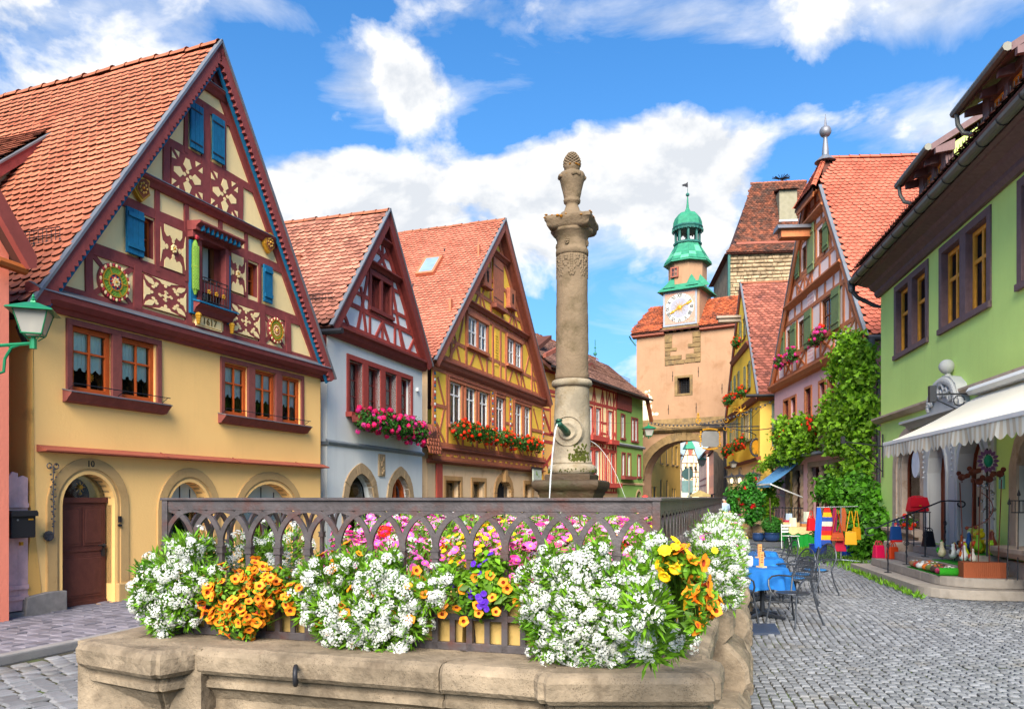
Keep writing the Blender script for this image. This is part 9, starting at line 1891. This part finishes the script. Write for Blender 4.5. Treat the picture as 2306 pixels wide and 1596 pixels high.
mb.bar((0,0,1.3),(n*.12-.12,0,1.3),.018,4);mb.bar((0,0,.1),(n*.12-.12,0,.1),.018,4);o=tag(mb.build('iron_grille',IR2,None),'black upright iron grille between the yellow and pink houses','railing');q=P('D',1740,1150,31.5);o.location=(q.x,31.5,0);o.rotation_euler=(0,0,-.5)
bo_=PG('D',1702,1210);b_=MB();vs=[]
b_.ball((0,0,.28),.5,18,sy=.8,sz=.72);b_.v=[tuple(Vector(v)*(1+.18*noise.noise(Vector(v)*2.5)))for v in b_.v];o=tag(b_.build('boulder',BUFF,None,smooth=True),'rounded pale boulder on the cobbles left of the boxwood ball','boulder');o.location=(bo_.x,bo_.y,-.05)
CLB=mat('blue_tablecloth','1460a8',rough=.85,var=.12,scale=6,bump=.15,bscale=30,k=.85,col2='2482c8',c2amt=.45,c2scale=5);CIR=mat('chair_iron','3c4048',rough=.4,metal=.4,var=.1,bump=.05,k=.9);BSEAT=mat('blue_seat_pad','2a6aa4',rough=.85,bump=.1,k=.8)
def cafe_table(x,y,label):
 r=thing('cafe_table',label,'table',(x,y,0),.3,'round cafe tables beside the basin');MB().bar((0,0,.04),(0,0,.68),.035,10).build('column',CIR,r)
 for i in range(4):a=i*PI/2+.4;MB().add([(0,-.03,.09),(0,.03,.09),(.36,.025,.03),(.36,-.025,.03),(0,-.03,.04),(0,.03,.04),(.36,.025,.0),(.36,-.025,.0)],[(0,1,2,3),(7,6,5,4),(0,3,7,4),(1,0,4,5),(2,1,5,6),(3,2,6,7)]).build('foot',CIR,r,rot=(0,0,a),bevel=.006)
 MB().lathe([(.32,.68),(.34,.69),(.34,.71),(.0,.712)],0,0,28).build('tabletop',CIR,r)
 n=96;vs=[(0,0,.722)];ph=random.random()*6
 for ring,(rad,z,f_)in enumerate(((.30,.722,0),(.35,.718,0),(.365,.70,.004),(.385,.62,.022),(.40,.54,.036),(.415,.46,.045),(.42,.42,.05))):
  for i in range(n):a=2*PI*i/n;rr2=rad+f_*math.sin(a*11+ph+.5*math.sin(a*3));vs.append((rr2*math.cos(a),rr2*math.sin(a),z+(.03*math.sin(4*a+ph)if ring==6 else 0)))
 fs=[(0,1+i,1+(i+1)%n)for i in range(n)]+[(1+k*n+i,1+k*n+(i+1)%n,1+(k+1)*n+(i+1)%n,1+(k+1)*n+i)for k in range(6)for i in range(n)]
 c=tag(MB().add(vs,fs).build('tablecloth',CLB,None,smooth=True),label.replace('round cafe table','blue cloth draped over the cafe table'),'tablecloth','blue tablecloths');c.location=(x,y,0);return r
t_=PG('D',1716,1388);T1=(t_.x,t_.y);t_=PG('D',1712,1352);T2=(t_.x,t_.y);t_=PG('D',1703,1327);T3=(t_.x,t_.y)
cafe_table(*T1,'nearest round cafe table beside the metal plate');cafe_table(*T2,'middle round cafe table');cafe_table(*T3,'farthest round cafe table')
for(tx,ty),l in((T1,'nearest'),(T2,'middle')):
 m_=thing('menu_holder','orange card menu stand on the %s cafe table'%l,'menu stand',(tx-.02,ty-.02,.723),.4);MB().box(-.04,.04,-.07,.07,0,.02).build('base',mat('pale_wood','d8b488',k=.8),m_);MB().box(-.035,.035,-.012,.012,.02,.23).build('card',mat('orange_card','e09a5c',k=.82,bump=0),m_)
 mb=MB()
 for k in range(4):mb.box(-.02,.02,-.014,-.012,.07+k*.035,.085+k*.035)
 mb.build('print',mat('card_print','9a5a3a',bump=0),m_)
j_=tag(MB().lathe([(.035,0),(.05,.03),(.05,.13),(.035,.16)],0,0,12).build('glass_jar',mat('white_jar','dfe4ea',rough=.2,k=.8,bump=0),None,smooth=True),'small whitish jar beside the menu stand on the nearest table','jar');j_.location=(T1[0]-.17,T1[1]+.05,.723)
def cafe_chair(x,y,rot,label,arms=True,pad=False):
 """front faces local -Y"""
 r=thing('cafe_chair',label,'chair',(x,y,0),rot,'dark metal cafe chairs');r_=.013
 if 'cc' in FL:
  for c in FL['cc'].children:
   if c.get('_pad')and not pad:continue
   copy_tree(c,r)
  return r
 for sx in(-1,1):
  MB().tube([(sx*.25,-.27,0),(sx*.225,-.23,.25),(sx*.215,-.20,.43)],r_,7).ball((sx*.25,-.27,.015),.02,6).build('front_leg',CIR,r);MB().tube([(sx*.25,.30,0),(sx*.21,.22,.22),(sx*.19,.17,.43)],r_,7).ball((sx*.25,.30,.015),.02,6).build('rear_leg',CIR,r)
  MB().tube([(sx*.215,-.20,.43),(sx*.25,-.21,.52),(sx*.27,-.19,.60),(sx*.27,-.12,.645),(sx*.265,0,.655),(sx*.24,.15,.64),(sx*.21,.21,.63)],r_,7).build('arm',CIR,r)
 n=28;MB().tube([(.21*math.cos(2*PI*i/n),-.02+.22*math.sin(2*PI*i/n),.435)for i in range(n)],.011,6,closed=True).build('seat_ring',CIR,r)
 for i in range(13):xx=-.18+i*.03;hh=.22*math.sqrt(1-(xx/.215)**2);MB().box(xx-.009,xx+.009,-.02-hh,-.02+hh,.434,.441).build('seat_slat',CIR,r)
 MB().tube([(-.19,.17,.43),(-.215,.22,.58)]+[(.225*-math.cos(t),.24+.06*math.sin(t),.62+.29*math.sin(t))for t in np.linspace(.0,PI,17)]+[(.215,.22,.58),(.19,.17,.43)],r_,7).build('back_hoop',CIR,r)
 mb=MB();c_=(.0,.69)
 def bp_(x,z):return(x,.235+(z-.6)*.2,z)
 for i in range(-7,8):
  x=i*.028;hh=.60+.27*math.sqrt(max(0,1-(x/.215)**2));mb.add([bp_(x-.0035,.58),bp_(x+.0035,.58),bp_(x+.0035,hh),bp_(x-.0035,hh)],[(0,1,2,3)])
 for k in range(10):
  z=.60+k*.028;w_=.21*math.sqrt(max(.01,1-((z-.6)/.285)**2));mb.add([bp_(-w_,z-.0035),bp_(w_,z-.0035),bp_(w_,z+.0035),bp_(-w_,z+.0035)],[(0,1,2,3)])
 for i in range(-5,6):mb.add([bp_(i*.035-.05,.6),bp_(i*.035-.044,.6),bp_(i*.035+.056,.82-abs(i)*.015),bp_(i*.035+.05,.82-abs(i)*.015)],[(0,1,2,3)])
 mb.build('back_mesh',CIR,r,rec=False);MB().tube([(-.10+.0,.262,.70)]+[(.10*-math.cos(t),.262+.02*math.sin(t),.70+.09*math.sin(t))for t in np.linspace(0,PI,9)],.006,5).build('back_arc',CIR,r)
 MB().tube([(-.225,-.22,.3),(-.0,-.0,.31),(.225,-.22,.3)],.008,5).build('brace',CIR,r)
 p=MB().lathe([(.19,.442),(.2,.455),(.18,.465),(.0,.467)],0,-.02,20).build('seat_pad',BSEAT,r,smooth=True);p['_pad']=1;FL['cc']=r
 return r
CH=[(4.52,12.35,-1.25,'cafe chair with blue pad between the first and second tables',True),(3.86,10.52,-1.05,'dark metal cafe chair facing the nearest table, seat bare',False),(3.12,10.75,1.5,'dark metal cafe chair half hidden behind the basin at the nearest table',False),(5.42,13.7,-1.2,'rightmost cafe chair with blue pad in the open street',True),(4.85,12.95,-1.9,'cafe chair with arched mesh back behind the blue-padded one',True),(5.2,14.9,-1.5,'cafe chair at the far right of the farthest table',True),(5.6,16.3,-1.6,'most distant cafe chair toward the bookshop',False),(4.35,13.5,.1,'cafe chair with its back to the farthest table near the basin',False),(4.75,15.8,.2,'far cafe chair behind the farthest table near the basin',False)]
for x,y,ro,l,pd in CH:
 cafe_chair(x,y,ro,l,pad=pd if 'cc' in FL else True)
def Y5(u,d,z):return f5.M@Vector((u,-d,z))
OI=mat('sign_iron','3a3a40',metal=.4,rough=.5,bump=0,k=.9)
s0=P('D',1598.5,988,43.5);sg=thing('hanging_sign','grey notched plaque in a gilt scroll frame hanging before the gate arch','sign',s0,.1);w,h=.50,.44
pl=[(-w+.1,-h),(w-.1,-h),(w-.08,-h+.08),(w,-h+.1),(w,h-.1),(w-.08,h-.08),(w-.1,h),(-w+.1,h),(-w+.08,h-.08),(-w,h-.1),(-w,-h+.1),(-w+.08,-h+.08)]
MB().prism(pl,-.03,.03).build('plaque',mat('grey_plaque','7c7c7c',bump=0,rough=.6,k=.85),sg)
mb=MB()
for sx in(-1,1):
 for k in range(7):mb.ball((sx*(w+.06+.03*math.sin(k*2)),0,-h+.05+k*.13),.06,6,sy=.5)
for k in range(9):mb.ball((-w*.8+k*.1,0,h+.08+.05*math.sin(k*PI/8)),.055,6,sy=.5);mb.ball((-w*.8+k*.1,0,-h-.08-.06*math.sin(k*PI/8)),.055,6,sy=.5)
mb.build('gilt_scrollwork',GOLD,sg);b0=Y5(-8.6,0,0)
def W2L(root,p):return root.matrix_world.inverted()@p
mb=MB();wl0=Y5(-6.0,.05,s0.z+.85)-s0;lz=.78;mb.bar((-.75,0,lz),(wl0.x,wl0.y,lz),.03,5);mb.bar((-.3,0,lz),(-.3,0,h),.012,4);mb.bar((.3,0,lz),(.3,0,h),.012,4);mb.box(-.5,.55,-.05,.05,lz-.05,lz+.07);mb.build('bracket',OI,sg)
mb=MB()
for cx_,cz_,r_ in((-.7,1.0,.16),(-.7,1.25,.08),(.95,1.05,.14),(.9,.6,.15),(1.25,.5,.16),(1.55,.62,.12)):mb.tube([(cx_+r_*(1-t/14)*math.cos(t),.0,cz_+r_*(1-t/14)*math.sin(t))for t in np.linspace(0,7.5,18)],.028,5)
mb.ball((-.7,0,1.4),.07,7);mb.build('gilt_scrollwork',GOLD,sg)
s1=P('D',1701.5,1007,37);s_=thing('hanging_sign','round wreath sign with gilt figure hanging from the yellow house bracket','sign',s1,.1);mb=MB();mb.tube([(.27*math.cos(t),0,.40*math.sin(t))for t in np.linspace(0,2*PI,28)[:-1]],.05,6,closed=True)
for k in range(22):a=k*PI/11;mb.ball((.29*math.cos(a),-.02,.42*math.sin(a)),.045,5)
mb.build('iron_wreath',OI,s_);mb=MB();mb.prism([(x*.24,z*.36)for x,z in((-.5,.9),(.1,1),(.6,.8),(.3,.5),(.8,.4),(.9,0),(.5,-.1),(.7,-.6),(.2,-.9),(0,-.4),(-.3,-.95),(-.8,-.7),(-.4,-.2),(-.9,.1),(-.6,.4),(-.85,.6))],-.02,.02);mb.build('gilt_figure',GOLD,s_)
mb=MB();mb.bar((0,0,.42),(0,0,.62),.015,4);q_=Y5(-.1,.05,0)-s1;mb.bar((-2.1,.6,1.02),(q_.x+.2,q_.y,.98),.03,5);mb.tube([(0,0,.6),(-.3,0,.75),(-.9,.1,.85),(-1.4,.2,1.0)],.025,5);mb.bar((q_.x+.25,q_.y,1.25),(q_.x+.25,q_.y,-.2),.022,4);mb.tube([(.3+.16*math.cos(t),0,.75+.16*math.sin(t))for t in np.linspace(0,6,14)],.02,4);mb.build('bracket',OI,s_)
mb=MB();c_=(-.75,0,1.75)
for k in range(8):a=k*PI/4;mb.tube([(c_[0]+.1*math.cos(a),0,c_[2]+.08*math.sin(a)),(c_[0]+.35*math.cos(a),0,c_[2]+.28*math.sin(a)),(c_[0]+.42*math.cos(a+.3),0,c_[2]+.3*math.sin(a+.3))],.02,4)
mb.ball(c_,.1,8);mb.build('gilt_sunburst',GOLD,s_)
lantern('street_lamp','green lantern hanging left of the gate arch over the street',P('D',1460,986,40),.78,group='green street lanterns');lantern('street_lamp','small green lantern hanging in the street beyond the gate arch',P('D',1579.5,1050,60),.85,group='green street lanterns');lantern('street_lamp','green lantern half hidden in the vine of the pink house',P('D',1751,984,33),.55,group='green street lanterns')
lantern('wall_lantern','small iron lantern on a curled wall bracket of the yellow house',P('D',1650.5,1055,40),.5,m=OI)
LPL=['lit brass carriage lamp left of the rose bush','lit brass carriage lamp above the entrance steps','lit brass carriage lamp nearest the blue awning']
for i,(px,py,Yd)in enumerate(((1647,1092,38),(1665,1092,35.5),(1696,1090,33))):lantern('wall_lantern',LPL[i],P('D',px,py,Yd),.62,m=OI,lit=True,n=6,group='lit brass lamps of the yellow house',cat='wall lamp')
def wire(p,q,sag,n=30,r=.012,bulbs=0,label='',nm='string_of_lights'):
 p=Vector(p);q=Vector(q);pts=[p.lerp(q,i/n)-Vector((0,0,sag*4*(i/n)*(1-i/n)))for i in range(n+1)];mb=MB().tube(pts,r,4);
 for i in range(bulbs):t=(i+.5)/bulbs;c=p.lerp(q,t)-Vector((0,0,sag*4*t*(1-t)+.05));mb.ball(tuple(c),.05,5)
 return tag(mb.build(nm,OI,None),label,'cable')
wire(P('D',1462,950,40.0),P('D',1738,902,35),.5,bulbs=30,label='dark string of small bulbs from the arch lantern to the yellow corner house');wire(P('D',1460,952,40),P('D',1695,917,36.6),.6,r=.01,label='thin second cable just below the string of bulbs');wire(P('D',1245,938,38),P('D',1460,953,40),.1,r=.006,label='thin wire from the timbered house to the lantern by the arch');wire(P('D',1683,950,37),P('D',1757,888,35),-.1,r=.012,label='thin stay wire up from the wreath sign to the shutter',nm='stay_wire');wire(P('D',1680,968,37),P('D',1755,960,34),.05,r=.02,label='horizontal iron rod across the yellow corner to the vine lantern',nm='iron_rod')
ts=thing('traffic_sign','grey pole with round sign and panel seen from behind in front of the arch','traffic sign',(P('D',1551,1118,47).x,47,0),0);mb=MB();mb.bar((0,0,0),(0,0,3.55),.05,8);mb.build('pole',mat('pale_steel','9aa6a6',metal=.4,rough=.5,k=.8),ts);SB=mat('sign_back','3c5a5c',metal=.3,rough=.5,k=.8);MB().prism(disc(-.08,3.15,.35,.35,24),.05,.08).build('round_sign',SB,ts);MB().box(-.42,.26,.05,.08,2.0,2.75).build('panel',mat('panel_back','6f8f90',k=.8),ts)
CARM=mat('silver_blue_paint','b8c8d8',rough=.25,metal=.4,bump=0,var=.03);car=thing('parked_car','pale silver-blue car parked beyond the arch, only its roof showing','car',(P('D',1544,1118,62).x,62,0),0)
body=[(-.86,.3),(-.88,.75),(-.80,.9),(-.62,1.42),(-.5,1.5),(.5,1.5),(.62,1.42),(.80,.9),(.88,.75),(.86,.3)]
mb=MB();mb.add([(x*s_x,y,.3+(z-.3)*hz)for y,s_x,hz in((-2.1,.9,.42),(-1.2,1,.52),(-.6,1,1.0),(.9,1,1.0),(1.7,1,.6),(2.1,.9,.5))for x,z in body],[(i*10+j,i*10+j+1,i*10+j+11,i*10+j+10)for i in range(5)for j in range(9)]+[tuple(range(10)),tuple(range(50,60))]);mb.build('body',CARM,car,smooth=True)
for x in(-.8,.8):
 for y in(-1.4,1.35):MB().prism([(y+.32*math.cos(t),.32+.32*math.sin(t))for t in np.linspace(0,2*PI,17)[:-1]],x-.1,x+.1,ax='x').build('wheel',BLK,car)
MB().box(-.55,.55,-1.0,-.95,.95,1.35).build('windscreen',GLASS,car)
us=thing('sunshade','pale yellow cafe sunshade far down the street beyond the arch','sunshade',(P('D',1576,1118,75).x,75,0),0);MB().bar((0,0,0),(0,0,2.3),.04,6).build('pole',WHITE,us);MB().lathe([(1.3,1.75),(1.25,1.85),(.1,2.35),(0,2.38)],0,0,8).build('canopy',mat('yellow_canvas','f2d48a',k=.85,bump=0),us)
sb_=tag(MB().box(-1.3,1.3,-.1,0,0,1.3).box(-1.2,1.2,-.12,-.1,.15,.6).build('shop_board',mat('signal_red','d8242c',bump=0),None),'small red shop board far down the street on a white wall','sign');q=P('D',1547,1098,190);sb_.location=q
bs_=P('D',1600,1118,70);mb=MB()
for k in range(9):mb.prism([(k*.35,0),(k*.35+.2,0),(k*.35+.2,2.0+k*.12),(k*.35,2.0+k*.12)],0,.05)
mb.bar((0,0,1.9),(3,0,2.9),.05,4);o=tag(mb.build('railing',OI,None),'black barred railing rising to the right beyond the arch','railing');o.location=(bs_.x,70,0)
SKIN=mat('skin','d09a7c',rough=.6,var=.05,bump=0,k=.85)
def person(loc,rot,label,shirt,trousers,hat=None,hair='c8c4bc',h=1.72):
 r=thing('person',label,'person',loc,rot);k=h/1.75
 me=bpy.data.meshes.new('body');J=[(0,0,.95,.13),(0,0,1.12,.14),(0,0,1.33,.155),(0,0,1.46,.07),(0,-.01,1.54,.06),(0,-.015,1.64,.10),(-.17,0,1.41,.06),(-.25,.02,1.15,.048),(-.27,-.08,.92,.036),(-.27,-.11,.83,.04),(.17,0,1.41,.06),(.26,.02,1.15,.048),(.27,-.06,.92,.036),(.27,-.09,.83,.04),(-.09,0,.90,.10),(-.11,-.03,.48,.065),(-.12,.02,.08,.045),(-.12,-.12,.04,.045),(.09,0,.90,.10),(.11,-.03,.48,.065),(.12,.05,.08,.045),(.12,-.09,.04,.045)]
 E_=[(0,1),(1,2),(2,3),(3,4),(4,5),(2,6),(6,7),(7,8),(8,9),(2,10),(10,11),(11,12),(12,13),(0,14),(14,15),(15,16),(16,17),(0,18),(18,19),(19,20),(20,21)]
 me.from_pydata([j[:3]for j in J],E_,[]);o=bpy.data.objects.new('body',me);link(o,r);sk=o.modifiers.new('skin','SKIN');o.modifiers.new('sub','SUBSURF').levels=1;o.modifiers['sub'].render_levels=2
 for i,v in enumerate(me.skin_vertices[0].data):v.radius=(J[i][3],J[i][3]*(.75 if i in(0,1,2)else 1))
 me.skin_vertices[0].data[0].use_root=True;me.materials.append(SKIN)
 sm=colour(shirt,rough=.9);tm=colour(trousers,rough=.9)
 MB().lathe([(.15,.90),(.165,1.0),(.165,1.15),(.19,1.32),(.20,1.40),(.13,1.47),(.075,1.50)],0,0,16).build('shirt',sm,r,smooth=True).scale=(1.05,.78,1)
 for sx in(-1,1):MB().tube([(sx*.15,0,1.42),(sx*.21,.01,1.30),(sx*.25,.02,1.14)],.07,8,rad=[.085,.075,.066]).build('sleeve',sm,r,smooth=True);MB().tube([(sx*.08,0,.96),(sx*.11,-.02,.5),(sx*.12,.02,.10)],.1,10,rad=[.125,.095,.085]).build('trouser_leg',tm,r,smooth=True);MB().ball((sx*.12,-.05,.045),.06,8,sy=2,sz=.8).build('shoe',IR2,r,smooth=True)
 mb=MB();mb.ball((0,-.105,1.635),.016,5,sz=1.6);mb.ball((-.10,0,1.635),.02,5);mb.ball((.10,0,1.635),.02,5);mb.build('face_relief',SKIN,r)
 for sx in(-.035,.035):MB().ball((sx,-.10,1.655),.010,5).build('eye',BLK,r)
 MB().ball((0,.02,1.66),.108,10,sz=1.0).build('hair',colour(hair,rough=.9),r,smooth=True)
 if hat:MB().lathe([(.112,1.68),(.115,1.72),(.09,1.77),(.0,1.785)],0,0,14).add([(-.08,-.09,1.695),(.08,-.09,1.695),(.06,-.19,1.68),(-.06,-.19,1.68)],[(0,1,2,3)]).build('cap',colour(hat,rough=.9),r,smooth=True)
 r.scale=(k,k,k);return r
pm=P('D',1631,1118,35);person((pm.x,35,0),.3,'elderly man in light blue shirt, grey trousers and dark flat cap walking from the gate','a8c4e4','4a5262','2c2c34',h=1.72)
pm=P('D',1452,1118,30);person((pm.x,30,0),-.2,'passer-by in a red and white cap behind the railing, only the cap showing','e8e4e0','3c4454','d0403c',h=1.78)
